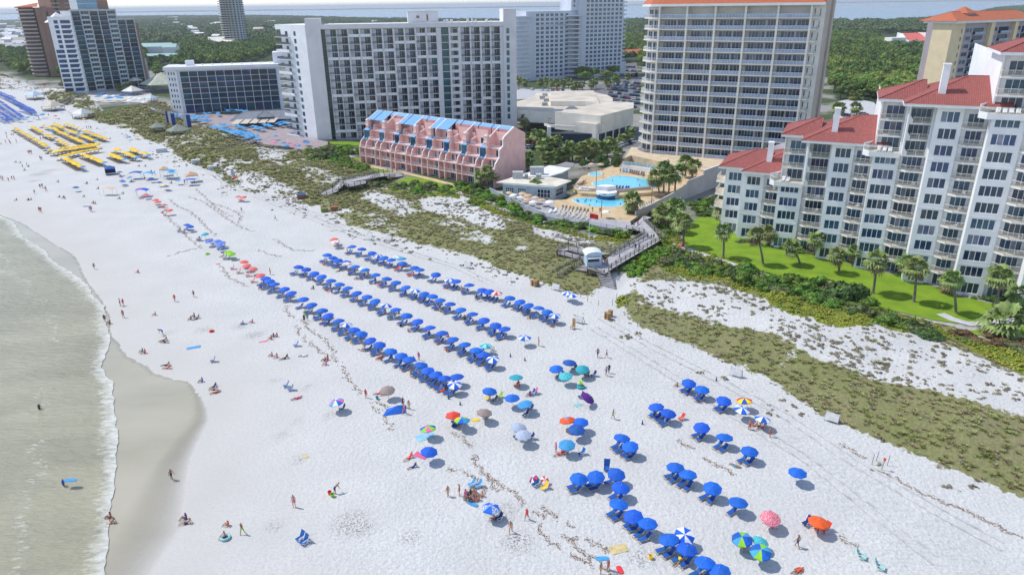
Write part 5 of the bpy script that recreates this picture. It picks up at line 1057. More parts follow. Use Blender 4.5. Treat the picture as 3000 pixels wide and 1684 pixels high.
gazebo((445, 300), 0, 3.6, 2.6, 'pale blue canopy beside the white umbrellas below the pavilion', M_hutb, 'canopy', 4, cat='canopy')
# tent-roofed bar behind the blue umbrellas
tb = thing('beach_bar', 'grey roofed bar with striped sail awnings behind the blue pool umbrellas', 'bar', (*G(775, 370), 0), math.radians(12))
mb = MB(); mb.box(-13, 14, 0, 9, 0, 3.4); mb.build('wall', mat('dim_bar', (.10, .11, .13)), tb); mb = MB(); hip(mb, -15, 16, -2, 11, 3.5, .5, 0, fascia=.25); hip(mb, -3, 5, -3, 5, 4.6, .7, 0, fascia=.01); mb.build('roof', [mat('slate_roof', (.22, .24, .28), .8, .1, .4), M_trim], tb)
for k in range(5): x = -14+4*k; mb = MB(); mb.face([(x, -7, 2.7), (x+3.4, -7.5, 2.6), (x+5.2, -2, 3.9), (x+2, -2, 3.9)]); mb.face([(x, -7, 2.66), (x+2, -2, 3.86), (x+5.2, -2, 3.86), (x+3.4, -7.5, 2.56)]); mb.build('sail_awning', mat('sand_canvas', (.62, .55, .46)), tb)
def lamp(px, z, label, h=6, dbl=False):
    p = G(*px, z); t = thing('lamp_post', label, 'lamp post', (*p, z), .4); mb = MB(); mb.rings([(0, 0, 0, .1), (0, 0, h, .07)], 8); mb.build('pole', M_raild, t); mb = MB()
    for s in ((-1, 1) if dbl else (1,)): mb.bar((0, 0, h-.1), (s*.8, 0, h), .08); mb.box(s*.8-.3, s*.8+.3, -.2, .2, h-.08, h+.1)
    mb.build('lamp_head', M_raild, t)
for px, lb in ((t7([(898, 745)])[0], 'double headed dark lamp post between the lower pool and the lounge deck'), (t7([(845, 470)])[0], 'dark lamp post left of the large upper pool'), (t7([(1383, 450)])[0], 'dark lamp post at the right end of the upper pool'), (t7([(1403, 610)])[0], 'double headed dark lamp post near the right grey wall'), (t7([(1105, 190)])[0], 'dark lamp post beside the tall green shrub at the upper pool')): lamp(px, 1, lb, 6, 'double' in lb)
lamp((1500+992/3.832, 240+720/3.832), 0, 'dark street lamp at the corner of the exhibition hall', 9)
lamp((1500+411/3.832, 240+660/3.832), 0, 'slim street lamp in front of the hall loading bay', 9)
# blue banners of the umbrella deck and its platform
sheet('hotel_deck', [(490, 330), (560, 320), (640, 335), (850, 350), (880, 400), (960, 415), (960, 432), (900, 445), (840, 430), (745, 425), (620, 378), (560, 368)], .5, M_pave, t=.7)
sheet('hotel_deck', [(225, 262), (270, 270), (440, 262), (450, 300), (300, 300), (220, 285)], .3, M_conc, t=.4)
dk = railrun('deck_edge', 'dark timber edge beam along the dune side of the blue umbrella deck', [(618, 382), (660, 402), (745, 428), (850, 436)], .5, M_woodd, .9, .3, cat='railing')
for k, (a, b, c) in enumerate(((1703, 1215, 0), (1730, 1220, 1), (1757, 1240, 0), (1880, 1245, 1), (1912, 1255, 0))):
    p = GT(0, 0, a, b+40, .2); fl_ = thing('banner_flag', f"tall {'white' if c else 'blue'} banner, {nth(k+1)} from the left below the umbrella deck", 'banner', (*p, .2), .2)
    mb = MB(); mb.box(-.9, .9, -.03, .03, .6, 6.4); mb.build('cloth', MATS.get('white_tent') if c else mat('deep_blue_cloth', (.02, .05, .3)), fl_); mb = MB(); mb.rings([(-.95, 0, 0, .06), (-.95, 0, 6.6, .05)], 6); mb.build('pole', M_trim, fl_)
# parking
sheet('parking_lot', [(1722, 262), (1800, 232), (1868, 212), (1872, 322), (1790, 306), (1765, 282)], .06, M_asph); sheet('parking_lot', [(1505, 262), (1690, 262), (1680, 282), (1505, 292)], .06, mat('bright_paving', (.5, .5, .52)))
sheet('parking_lot', [(1790, 190), (1865, 184), (1870, 226), (1800, 224)], .06, M_asph); sheet('parking_lot', [(1500, 405), (1560, 400), (1640, 430), (1780, 445), (1880, 430), (1900, 400), (1870, 380), (1700, 372), (1500, 390)], .06, M_asph)
sheet('parking_lot', [(2445, 300), (2500, 288), (2560, 300), (2600, 345), (2440, 360)], .06, M_path)
def make_car():
    t = thing('parked_car', 'parked car', 'car')
    mb = MB(); pf_ = [(-2.3, .35), (2.3, .35), (2.3, .8), (1.5, .95), (-2.0, 1.0), (-2.3, .85)]
    i = len(mb.v)
    def ext(mb, pf, w, m):
        n = len(pf); i = len(mb.v); mb.v += [(x, -w, z) for x, z in pf]+[(x, w, z) for x, z in pf]; mb.f.append(tuple(range(i, i+n))); mb.m.append(m); mb.f.append(tuple(range(i+2*n-1, i+n-1, -1))); mb.m.append(m)
        for k in range(n): j = (k+1) % n; mb.f.append((i+k, i+n+k, i+n+j, i+j)); mb.m.append(m)
    ext(mb, pf_, .9, 0); body = mb.build('body', mat('car_paint', (.5, .5, .5), .3), t)
    mb = MB(); ext(mb, [(-1.9, .95), (1.1, .93), (.4, 1.42), (-1.5, 1.45)], .78, 0); mb.build('glasshouse', M_navy, t)
    mb = MB(); ext(mb, [(-1.4, 1.44), (.35, 1.42), (.3, 1.48), (-1.35, 1.5)], .74, 0); mb.build('roof', MATS['car_paint'], t)
    for x in (-1.45, 1.4):
        for y in (-.9, .9):
            w = MB(); n = 10; i = 0; w.v += [(x+.34*math.cos(2*math.pi*k/n), y-.1, .34+.34*math.sin(2*math.pi*k/n)) for k in range(n)]+[(x+.34*math.cos(2*math.pi*k/n), y+.1, .34+.34*math.sin(2*math.pi*k/n)) for k in range(n)]
            w.f += [tuple(range(n)), tuple(range(2*n-1, n-1, -1))]+[(k, n+k, n+(k+1) % n, (k+1) % n) for k in range(n)]; w.m += [0]*(n+2); w.build('wheel', mat('tyre', (.02, .02, .02)), t)
    return t
car0 = make_car(); CC = [('white', (.7, .7, .7)), ('silver', (.4, .42, .44)), ('black', (.02, .02, .025)), ('dark blue', (.02, .05, .14)), ('red', (.4, .03, .03)), ('grey', (.18, .19, .2))]
cmats = {n: mat('car_'+n.replace(' ', '_'), c, .25, .02) for n, c in CC}
def place_car(x, y, rz, label, cn):
    r = first_or_dup(car0, (x, y, .07), rz, label=label, group='cars in the parking lots')
    for ch in [c for c in COL.objects if c.parent == r] if False else LASTKIDS(r):
        if ch.name.split('.')[0] in ('body', 'roof'): ch.material_slots[0].link = 'OBJECT'; ch.material_slots[0].material = cmats[cn]
def LASTKIDS(r): return r.children
RC = random.Random(3)
lots = [('in the big lot behind the hall', [[(1745+i*6+j*9, 291-i*3.6+j*3.2) for i in range(15)] for j in range(-2, 7)], 'row from the hall'), ]
P0 = [G(1768, 300), G(1868, 245)]; P1_ = [G(1735, 262), G(1868, 215)]
def lot(a, b, c, rows, n, where, rowword, ang, skip=.1):
    # a-b runs along the first row, c is the far end of the rows
    for j in range(rows):
        u = j/max(1, rows-1); k_ = 0
        for i in range(n):
            t = i/max(1, n-1); x = a[0]+(b[0]-a[0])*t+(c[0]-a[0])*u; y = a[1]+(b[1]-a[1])*t+(c[1]-a[1])*u
            if RC.random() < skip: continue
            k_ += 1; cn = RC.choices([c_[0] for c_ in CC], [3, 3, 3, 2, 1, 3])[0]
            place_car(x, y, ang+RC.uniform(-.04, .04), f'{cn} car, {nth(k_)} from left, {nth(j+1)} {rowword} {where}', cn)
lot(G(1778, 306), G(1868, 318), G(1800, 240), 8, 10, 'behind the hall', 'row', math.radians(70))
lot(G(1800, 221), G(1865, 224), G(1800, 197), 3, 9, 'left of the tower, far lot', 'row', math.radians(75))
lot(G(1515, 262), G(1680, 270), G(1515, 262), 1, 12, 'behind the hall roof at left', 'row', math.radians(80), .2)
lot(G(1540, 418), G(1574, 424), G(1535, 432), 2, 3, 'behind the pink building', 'row', math.radians(15), 0)
lot(G(1612, 432), G(1640, 438), G(1612, 432), 1, 3, 'at the loading bay of the hall', 'row', math.radians(60), 0)
lot(G(1788, 440), G(1850, 418), G(1788, 440), 1, 7, 'beside the left corner of the beige tower', 'row', math.radians(100), 0)
lot(G(2478, 342), G(2530, 338), G(2478, 342), 1, 2, 'behind the red roofs of the condominium', 'row', math.radians(10), 0)
# ------------------------------------------------------------ vegetation
def leaf_mat(name, c1, c2, c3=None, sc=.5, ov=.25, trans=0.):
    m = bpy.data.materials.new(name); m.use_nodes = True; N = m.node_tree.nodes; L = m.node_tree.links; b = N['Principled BSDF']
    g = N.new('ShaderNodeNewGeometry'); nz = N.new('ShaderNodeTexNoise'); nz.inputs['Scale'].default_value = sc; nz.inputs['Detail'].default_value = 3; L.new(g.outputs['Position'], nz.inputs['Vector'])
    r = N.new('ShaderNodeValToRGB'); e = r.color_ramp.elements; e[0].position = .3; e[0].color = (*c1, 1); e[1].position = .7; e[1].color = (*c2, 1)
    if c3: k = r.color_ramp.elements.new(.5); k.color = (*c3, 1)
    L.new(nz.outputs[0], r.inputs[0]); oi = N.new('ShaderNodeObjectInfo'); hs = N.new('ShaderNodeHueSaturation'); mr = N.new('ShaderNodeMapRange'); mr.inputs[3].default_value = 1-ov; mr.inputs[4].default_value = 1+ov
    ri = N.new('ShaderNodeMath'); ri.operation = 'ADD'; L.new(oi.outputs['Random'], ri.inputs[0]); L.new(g.outputs['Random Per Island'], ri.inputs[1]); hf = N.new('ShaderNodeMath'); hf.operation = 'MULTIPLY'; hf.inputs[1].default_value = .5; L.new(ri.outputs[0], hf.inputs[0])
    L.new(hf.outputs[0], mr.inputs[0]); L.new(mr.outputs[0], hs.inputs['Value']); L.new(r.outputs[0], hs.inputs['Color'])
    m2 = N.new('ShaderNodeMapRange'); m2.inputs[3].default_value = .48; m2.inputs[4].default_value = .525; L.new(oi.outputs['Random'], m2.inputs[0]); L.new(m2.outputs[0], hs.inputs['Hue'])
    L.new(hs.outputs[0], b.inputs['Base Color']); b.inputs['Roughness'].default_value = .65; b.inputs['Specular IOR Level'].default_value = .3
    return m
M_leafd = leaf_mat('dark_leaves', (.04, .08, .02), (.11, .18, .045)); M_leafg = leaf_mat('green_leaves', (.07, .15, .02), (.18, .30, .045)); M_leafb = leaf_mat('bright_leaves', (.11, .23, .02), (.23, .38, .045))
M_leafo = leaf_mat('olive_leaves', (.10, .12, .045), (.20, .22, .09)); M_leafr = leaf_mat('brown_leaves', (.12, .075, .04), (.22, .15, .07))
M_forest = leaf_mat('forest_leaves', (.055, .10, .02), (.25, .30, .06), (.13, .20, .035), .028, .55); M_forest2 = leaf_mat('far_forest_leaves', (.05, .09, .025), (.13, .18, .05), None, .02, .4)
M_bark = mat('bark', (.16, .13, .10), .95, .2, 3, .4, 8); M_palmbark = mat('palm_bark', (.23, .20, .17), .95, .2, 4, .5, 10); M_frond = leaf_mat('palm_fronds', (.12, .19, .045), (.30, .36, .12), None, 1.2, .3); M_dead = leaf_mat('dead_fronds', (.22, .17, .09), (.32, .25, .13))
def npmesh(name, V, F, mats, mi=None, smooth=False):
    me = bpy.data.meshes.new(name); V = np.asarray(V, np.float32).reshape(-1, 3); F = np.asarray(F, np.int32); k = F.shape[1]
    me.vertices.add(len(V)); me.vertices.foreach_set('co', V.ravel()); me.loops.add(F.size); me.loops.foreach_set('vertex_index', F.ravel()); me.polygons.add(len(F))
    me.polygons.foreach_set('loop_start', np.arange(0, F.size, k, dtype=np.int32)); me.polygons.foreach_set('loop_total', np.full(len(F), k, np.int32))
    for m in mats: me.materials.append(m)
    if mi is not None: me.polygons.foreach_set('material_index', np.asarray(mi, np.int32))
    if smooth: me.polygons.foreach_set('use_smooth', np.ones(len(F), bool))
    me.update(); return me
def crown(name, seed, n, R, size, K, mats, z0=0., core=True, flat=.0):
    r = np.random.default_rng(seed); rx, ry, rz = R
    th = r.uniform(0, 2*np.pi, K); ph = np.arccos(r.uniform(-.15, 1, K)); rad = r.uniform(.45, .78, K)
    C = np.stack([np.sin(ph)*np.cos(th)*rx*rad, np.sin(ph)*np.sin(th)*ry*rad, np.cos(ph)*rz*rad+rz*.15], 1); cr_ = r.uniform(.30, .48, K)*min(rx, ry)
    k = r.integers(0, K, n); d = r.normal(size=(n, 3)); d[:, 2] = np.abs(d[:, 2])*.9-.25; d /= np.linalg.norm(d, axis=1)[:, None]
    P = C[k]+d*cr_[k][:, None]*np.array([1, 1, .75])*r.uniform(.8, 1.12, n)[:, None]; nrm = d+r.normal(size=(n, 3))*.55; nrm /= np.linalg.norm(nrm, axis=1)[:, None]
    a = np.cross(nrm, r.normal(size=(n, 3))); a /= np.linalg.norm(a, axis=1)[:, None]; b = np.cross(nrm, a); s = size*r.uniform(.5, 1.3, n)[:, None]
    V = np.stack([P-a*s-b*s*.5, P+a*s*.3-b*s*.6, P+a*s+b*s*.5, P-a*s*.3+b*s*.6], 1).reshape(-1, 3); F = np.arange(4*n).reshape(n, 4)
    if core:
        Vc, Fc = [], []; base = len(V)
        for ci in range(K):
            o = base+len(Vc); nu, nv = 6, 3
            for j in range(nv+1):
                for i in range(nu):
                    p = math.pi*(.06+.88*j/nv); t = 2*math.pi*i/nu; q = .86*cr_[ci]; Vc.append((C[ci][0]+q*math.sin(p)*math.cos(t), C[ci][1]+q*math.sin(p)*math.sin(t), C[ci][2]+q*.75*math.cos(p)))
            for j in range(nv):
                for i in range(nu): Fc.append((o+j*nu+i, o+(j+1)*nu+i, o+(j+1)*nu+(i+1) % nu, o+j*nu+(i+1) % nu))
        V = np.concatenate([V, np.array(Vc)]); F = np.concatenate([F, np.array(Fc)])
    V[:, 2] += z0; V[:, 2] = np.maximum(V[:, 2], 0.02 if z0 < 1 else z0-rz*.55)
    return npmesh(name, V, F, mats)
def gn_scatter(name, pts, scale, rot, tmesh, kind='stuff'):
    me = bpy.data.meshes.new(name); me.vertices.add(len(pts)); me.vertices.foreach_set('co', np.asarray(pts, np.float32).ravel())
    a = me.attributes.new('rot', 'FLOAT_VECTOR', 'POINT'); R = np.zeros((len(pts), 3), np.float32); R[:, 2] = rot; a.data.foreach_set('vector', R.ravel())
    a = me.attributes.new('siz', 'FLOAT_VECTOR', 'POINT'); sc = np.asarray(scale, np.float32); sc = np.repeat(sc[:, None], 3, 1) if sc.ndim == 1 else sc; a.data.foreach_set('vector', sc.ravel())
    o = obj(name, me); o['kind'] = kind; tmp = bpy.data.objects.new(name+'_source', tmesh)
    ng = bpy.data.node_groups.new(name, 'GeometryNodeTree'); ng.interface.new_socket('Geometry', in_out='INPUT', socket_type='NodeSocketGeometry'); ng.interface.new_socket('Geometry', in_out='OUTPUT', socket_type='NodeSocketGeometry')
    N = ng.nodes; L = ng.links; gi = N.new('NodeGroupInput'); g2 = N.new('NodeGroupOutput'); ip = N.new('GeometryNodeInstanceOnPoints'); m2p = N.new('GeometryNodeMeshToPoints'); oi = N.new('GeometryNodeObjectInfo'); oi.inputs['Object'].default_value = tmp; oi.inputs['As Instance'].default_value = True
    L.new(gi.outputs[0], m2p.inputs['Mesh']); L.new(m2p.outputs[0], ip.inputs['Points']); L.new(oi.outputs['Geometry'], ip.inputs['Instance'])
    for an, so_ in (('rot', 'Rotation'), ('siz', 'Scale')): na = N.new('GeometryNodeInputNamedAttribute'); na.data_type = 'FLOAT_VECTOR'; na.inputs['Name'].default_value = an; L.new(na.outputs[0], ip.inputs[so_])
    L.new(ip.outputs[0], g2.inputs[0]); md = o.modifiers.new('scatter', 'NODES'); md.node_group = ng; return o
def tuft(name, seed, n, h, w, mats, bw=.05):
    r = np.random.default_rng(seed); V, F = [], []
    for i in range(n):
        a = r.uniform(0, 6.28); q = r.uniform(0, .35)*w; x, y = q*math.cos(a), q*math.sin(a); hh = h*r.uniform(.5, 1.1); ln = w*r.uniform(.3, 1.); d = (math.cos(a+r.uniform(-.6, .6)), math.sin(a+r.uniform(-.6, .6))); p = (-d[1]*bw, d[0]*bw); o = len(V)
        V += [(x-p[0], y-p[1], 0), (x+p[0], y+p[1], 0), (x+p[0]*.8+d[0]*ln*.4, y+p[1]*.8+d[1]*ln*.4, hh*.75), (x-p[0]*.8+d[0]*ln*.4, y-p[1]*.8+d[1]*ln*.4, hh*.75), (x+d[0]*ln*.95, y+d[1]*ln*.95, hh*.9), (x+d[0]*ln+p[0]*.2, y+d[1]*ln+p[1]*.2, hh*.88)]
        F += [(o, o+1, o+2, o+3), (o+3, o+2, o+5, o+4)]
    return npmesh(name, V, F, mats)
M_oat = leaf_mat('dune_grass', (.20, .225, .07), (.38, .37, .15), (.28, .30, .10), .12, .3); M_oatb = leaf_mat('dry_dune_grass', (.24, .18, .12), (.36, .28, .19), None, .3, .35)
def zs(x, y): return np.array([ZH(a, b) for a, b in zip(x, y)])
def samp(n, box, fn, seed):
    r = np.random.default_rng(seed); x = r.uniform(box[0], box[1], n); y = r.uniform(box[2], box[3], n); k = r.uniform(0, 1, n) < fn(x, y); x, y = x[k], y[k]; return x, y, r
nearb = lambda x, y: np.clip(1.3-np.hypot(x-20, y-90)/330, .2, 1)
x, y, r = samp(900000, (-560, 170, 45, 760), lambda x, y: dens(x, y)*nearb(x, y)*.75*(gcov(x, y) < .3), 5)
big = 1+np.clip(np.hypot(x, y)-150, 0, 300)/160
P_ = np.stack([x, y, zs(x, y)-.03], 1); h_ = r.uniform(0, 1, len(x)) < .72
print('tufts', len(x))
gn_scatter('dune_grass', P_[h_], (r.uniform(.5, 1.05, len(x))*big)[h_], r.uniform(0, 6.28, len(x))[h_], tuft('dune_grass_tuft', 1, 30, .44, .62, [M_oat], .035))
gn_scatter('dune_grass', P_[~h_], (r.uniform(.5, 1.1, len(x))*big)[~h_], r.uniform(0, 6.28, len(x))[~h_], tuft('dry_grass_tuft', 2, 24, .38, .6, [M_oatb], .035))
def bare_f(x, y):
    k = np.zeros(len(x)); 
    for p, v in BARE: k = np.maximum(k, inpoly(x, y, gp(p))*.9)
    d = segdist(x, y, EL); k = np.maximum(k, np.where(inpoly(x, y, DUNE), .12, np.clip(.6-d/14, 0, 1)*(fbm(x, y, 5, 3, 66) > .48)))
    return k*np.clip(fbm(x, y, 6, 3, 61)*2.2-.6, 0.08, 1)*(gcov(x, y) < .4)*(segdist(x, y, PWL) > 2.2)*(segdist(x, y, SL) > 20)
x, y, r = samp(800000, (-500, 170, 45, 600), lambda x, y: bare_f(x, y)*nearb(x, y), 6)
M_low = leaf_mat('low_dune_scrub', (.19, .17, .11), (.31, .26, .20), (.24, .215, .14), .4, .4)
gn_scatter('dune_scrub', np.stack([x, y, zs(x, y)-.05], 1), np.stack([(s_ := r.uniform(.2, .95, len(x))**2*1.35+.1), s_, s_*.8], 1), r.uniform(0, 6.28, len(x)), crown('scrub_tuft', 4, 42, (.5, .5, .28), .09, 5, [M_low], core=True))
x, y, r = samp(60000, (-20, 175, 60, 230), lambda x, y: gcov(x, y)*.8, 7)
gn_scatter('ground_cover', np.stack([x, y, zs(x, y)-.05], 1), r.uniform(.4, 1.3, len(x)), r.uniform(0, 6.28, len(x)), crown('cover_clump', 5, 60, (.7, .7, .4), .11, 6, [leaf_mat('yellow_green_cover', (.15, .20, .025), (.36, .36, .05), (.24, .28, .035), .12, .25)], core=True))
x, y, r = samp(9000, (-100, 30, 190, 330), lambda x, y: gcov(x, y)*.8, 8)
gn_scatter('ground_cover', np.stack([x, y, zs(x, y)-.05], 1), r.uniform(.6, 1.8, len(x)), r.uniform(0, 6.28, len(x)), crown('cover_clump', 6, 60, (.7, .7, .4), .12, 6, [M_leafg], core=True))
# shrubs
SHR = {}
for nm, mt in (('dark', M_leafd), ('green', M_leafg), ('bright', M_leafb), ('olive', M_leafo), ('brown', M_leafr)):
    for v in range(2): SHR[nm, v] = crown('shrub_leaves', 20+v+len(nm), 900, (1, 1, .85), .10, 12, [mt], core=True)
RS = random.Random(8)
def shrub(x, y, s, h, kind, label, group=None, z=None, name='shrub', cat='shrub'):
    o = obj(name, SHR[kind, RS.randint(0, 1)], None, (x, y, (ZH(x, y) if z is None else z)-.1), RS.uniform(0, 6.28), (s, s, h)); return tag(o, label, cat, group)
def thicket(poly, n, s0, s1, kinds, label, group, hs=.9, dmin=.8):
    P = gp(poly); xs_ = [p[0] for p in P]; ys_ = [p[1] for p in P]; k = 0; got = []; tries = 0
    while k < n and tries < n*60:
        tries += 1; x, y = RS.uniform(min(xs_), max(xs_)), RS.uniform(min(ys_), max(ys_))
        if not inpoly(np.array([x]), np.array([y]), P)[0]: continue
        s = RS.uniform(s0, s1)
        if any(math.hypot(x-a, y-b) < dmin*(s+c)/2 for a, b, c in got): continue
        got.append((x, y, s)); kd = RS.choice(kinds); k += 1
        shrub(x, y, s, s*hs*RS.uniform(.7, 1.1), kd, f'{kd} leaved shrub {label}', f'{kd} shrubs {group}')
thicket([(1885, 762), (1950, 735), (2060, 782), (2200, 818), (2330, 852), (2440, 880), (2560, 925), (2700, 965), (2790, 995), (2770, 1012), (2600, 968), (2440, 925), (2300, 885), (2150, 845), (2000, 803)], 75, 1.3, 2.6, ['dark', 'green', 'green', 'olive'], 'in the thicket between the big lawn and the dunes', 'between lawn and dunes')
x_, y_ = G(2472, 880); shrub(x_, y_, 4.2, 4.6, 'dark', 'biggest and darkest shrub, round, at the dune edge of the lawn')
for a, b, s in ((2395, 845, 2.6), (2330, 835, 2.9), (2430, 860, 2.4), (2190, 815, 2.6), (2090, 800, 2.2)): x_, y_ = G(a, b); shrub(x_, y_, s, s, 'olive' if s < 2.6 else 'green', 'tall shrub beside the biggest dark one, dune edge of the lawn', 'tall shrubs on the lawn edge')
thicket([(2810, 985), (2900, 985), (3060, 1010), (3060, 1065), (2950, 1040), (2830, 1005)], 16, 1.2, 2.1, ['brown', 'brown', 'olive'], 'beside the small lower lawn at the right edge', 'by the lower lawn', .6)
thicket([(1838, 805), (1870, 765), (1930, 715), (1962, 740), (1900, 790), (1858, 822)], 24, .9, 1.8, ['bright', 'green', 'bright'], 'growing against the right side of the main boardwalk', 'beside the main boardwalk')
thicket(t7([(1400, 790), (1480, 660), (1690, 640), (1750, 880), (1650, 960), (1480, 850)]), 20, 1.3, 2.4, ['dark', 'green'], 'under the palm clump at the left end of the big lawn', 'under the palm clump')
thicket(t7([(0, 620), (120, 690), (340, 745), (560, 800), (700, 830), (950, 895), (1230, 900), (1240, 985), (1000, 945), (700, 865), (300, 810), (0, 790)]), 42, 1.0, 2.2, ['dark', 'bright', 'green', 'green'], 'along the dune side of the lounge deck', 'along the lounge deck')
t11 = lambda pts: [T(1, 1, a, b) for a, b in pts]
thicket(t11([(2030, 430), (2200, 425), (2360, 490), (2560, 610), (2560, 670), (2400, 610), (2200, 530), (2040, 480)]), 30, 1.1, 2.2, ['bright', 'green', 'dark'], 'between the pink condominium and the clubhouse', 'right of the pink condominium')
thicket(t11([(520, 90), (740, 20), (930, 35), (1040, 60), (1050, 110), (900, 150), (760, 190), (600, 170)]), 34, 1.4, 2.8, ['dark', 'green', 'bright', 'olive'], 'in the planting left of the pink condominium', 'left of the pink condominium')
thicket(t11([(740, 180), (920, 160), (1000, 220), (1150, 240), (1160, 300), (900, 290), (770, 235)]), 18, 1.2, 2.2, ['bright', 'green'], 'on the dune in front of the pink condominium lawn', 'before the pink condominium')
thicket(t11([(1110, 420), (1240, 350), (1380, 375), (1260, 450), (1130, 490)]), 10, 1.4, 2.4, ['dark', 'olive'], 'beside the old boardwalk below the pink condominium', 'beside the old boardwalk')
thicket(t11([(1400, 420), (1600, 395), (1940, 440), (1950, 480), (1640, 490), (1400, 480)]), 26, 1.1, 2.0, ['olive', 'green', 'bright'], 'in the belt in front of the curved green lawn', 'before the curved lawn')
thicket([(2150, 716), (2400, 752), (2640, 812), (2880, 884), (2880, 872), (2640, 795), (2400, 738), (2180, 700)], 60, .6, 1.2, ['dark', 'green', 'olive'], 'planted at the foot of the white condominium', 'at the foot of the condominium')
thicket([(2880, 890), (2990, 925), (3050, 925), (3050, 870), (2960, 870)], 14, 1.0, 2.2, ['dark', 'green'], 'at the far right corner of the big lawn', 'at the right corner of the lawn')
thicket(t7([(1800, 600), (2060, 570), (2080, 620), (1990, 750), (1900, 740), (1760, 680)]), 16, 1.5, 2.6, ['green', 'dark'], 'in the corner between grey wall and condominium', 'in the wall corner')
for a, b, s, h, z, lb in ((1050, 270, 2.2, 4.5, 1.5, 'tall columnar shrub behind the hot tub'), (735, 250, 1.8, 2.6, 1, 'round dark shrub left of the straw umbrellas'), (905, 230, 3.0, 3.4, 1, 'broad round shrub behind the straw umbrellas'), (1190, 735, 1.0, 1.2, .9, 'small round shrub at the foot of the lone pool palm'), (800, 190, 1.5, 2, 1, 'green shrub above the clubhouse roof')): x_, y_ = GT(2, 1, a, b); shrub(x_, y_, s, h, 'dark', lb, z=z)
# palms
def frond_mesh(seed, n=30, R=1.85):
    r = random.Random(seed); V, F, M_ = [], [], []
    for i in range(n):
        dead = i >= n-6; el = math.radians(r.uniform(-65, -35) if dead else r.uniform(-38, 78)); az = i*2.39996+r.uniform(-.3, .3)
        d = Vector((math.cos(az)*math.cos(el), math.sin(az)*math.cos(el), math.sin(el))); s = Vector((-math.sin(az), math.cos(az), 0)); up = s.cross(d)
        L1 = R*r.uniform(.45, .72)*(.8 if dead else 1); L2 = R*r.uniform(.55, .75); c = d*L1+Vector((0, 0, -.1*L1)); w = .025; o = len(V)
        V += [tuple(-s*w), tuple(s*w), tuple(c+s*w), tuple(c-s*w)]; F.append((o, o+1, o+2, o+3)); M_.append(1 if dead else 0)
        K = 9
        for k in range(K):
            a = math.radians(-100+200*k/(K-1)); dv = (d*math.cos(a)+s*math.sin(a)); dr = Vector((0, 0, -1))*(.35+.25*abs(math.sin(a)))*L2
            p1 = c+dv*L2*.6+up*.06; p2 = c+dv*L2+dr*(.8 if not dead else 1.1); sd = (s*math.cos(a)-d*math.sin(a))*.085*L2/.9; o = len(V)
            V += [tuple(c-sd*.3), tuple(c+sd*.3), tuple(p1+sd*1.5), tuple(p1-sd*1.5), tuple(p2+sd*.3), tuple(p2-sd*.3)]; F += [(o, o+1, o+2, o+3), (o+3, o+2, o+4, o+5)]; M_ += [1 if dead else 0]*2
    return npmesh('palm_crown', V, F, [M_frond, M_dead], M_)
FR = [frond_mesh(i) for i in range(4)]
def palm(base, crn, label, group=None, z=0., R=1.):
    bx_, by_ = G(*base, z); d = ray(*crn); t = by_/d[1]; cx, cz = d[0]*t, CAMH+d[2]*t; cz = max(cz, z+2.2)
    tt = thing('palm_tree', label, 'palm tree', (bx_, by_, z), 0, group); dx = cx-bx_; h = cz-z; mb = MB(); q = RS.uniform(-.5, .5)
    mb.rings([(dx*(u**1.4)+q*math.sin(u*3.1)*.25, q*.4*u*(1-u), h*u, .26*(1-.35*u)+(.12 if u == 0 else 0)) for u in (0, .06, .25, .5, .75, .95, 1)], 9); mb.build('trunk', M_palmbark, tt)
    o = obj('crown', FR[RS.randint(0, 3)], tt, (dx, 0, h), RS.uniform(0, 6.28), R*RS.uniform(.95, 1.15)); return tt
p1 = lambda a, b: (2100+a/3.1435, 400+b/3.1435)
p3 = lambda a, b: (2500+a/3.214, 500+b/3.214)
k = 0
for a, b, c, d in ((57, 1115, 60, 870), (425, 1175, 370, 905), (765, 1180, 690, 1020), (1125, 1255, 1110, 1090)):
    k += 1; palm(p1(a, b), p1(c, d), f'slim palm standing free on the big lawn, {nth(k)} from the left', z=.1, R=.95)
for a, b, c, d in ((183, 1155, 225, 845), (567, 1235, 590, 905), (962, 1335, 935, 1015), (1330, 1325, 1385, 985)):
    k += 1; palm(p3(a, b), p3(c, d), f'tall palm at the dune edge of the big lawn, {nth(k)} from the left', z=.1, R=1.02)
k = 0
for f, a, b, c, d in ((p1, 35, 850, 30, 690), (p1, 145, 850, 140, 735), (p1, 485, 1005, 490, 880), (p1, 915, 1115, 925, 945), (p1, 1255, 1195, 1275, 1060), (p3, 480, 1035, 505, 850), (p3, 905, 1150, 900, 1050), (p3, 1520, 1300, 1560, 1150)):
    k += 1; palm(f(a, b), f(c, d), f'palm close to the wall of the white condominium, {nth(k)} from the left', z=.1, R=.95)
def palms(fr, lst, where, z=.1, group=None, R=1.):
    for i, (a, b, c, d) in enumerate(lst): palm(fr(a, b), fr(c, d), f'palm {where}, {nth(i+1)} from left', z=z, group=group, R=R)
f7 = lambda a, b: T(2, 1, a, b)
palm(f7(1210, 700), f7(1210, 575), 'lone bushy palm between the lower pool and the right grey wall', z=.9, R=1.25); palm(f7(235, 520), f7(240, 420), 'palm standing in front of the clubhouse roof', z=.9, R=1.1)
palms(f7, [(1480, 500, 1450, 340), (1525, 500, 1530, 250), (1575, 515, 1580, 310), (1640, 490, 1650, 290)], 'in the tall clump at the right end of the upper pool', 1.9, R=1.3)
palms(f7, [(1745, 330, 1750, 190), (1810, 370, 1830, 225)], 'in front of the beige tower balconies', 2.3, R=1.2)
palms(f7, [(1540, 830, 1530, 690), (1600, 800, 1600, 660), (1655, 820, 1645, 630), (1660, 900, 1650, 740), (1725, 1040, 1715, 770)], 'in the clump between boardwalk and big lawn', .1, R=1.2)
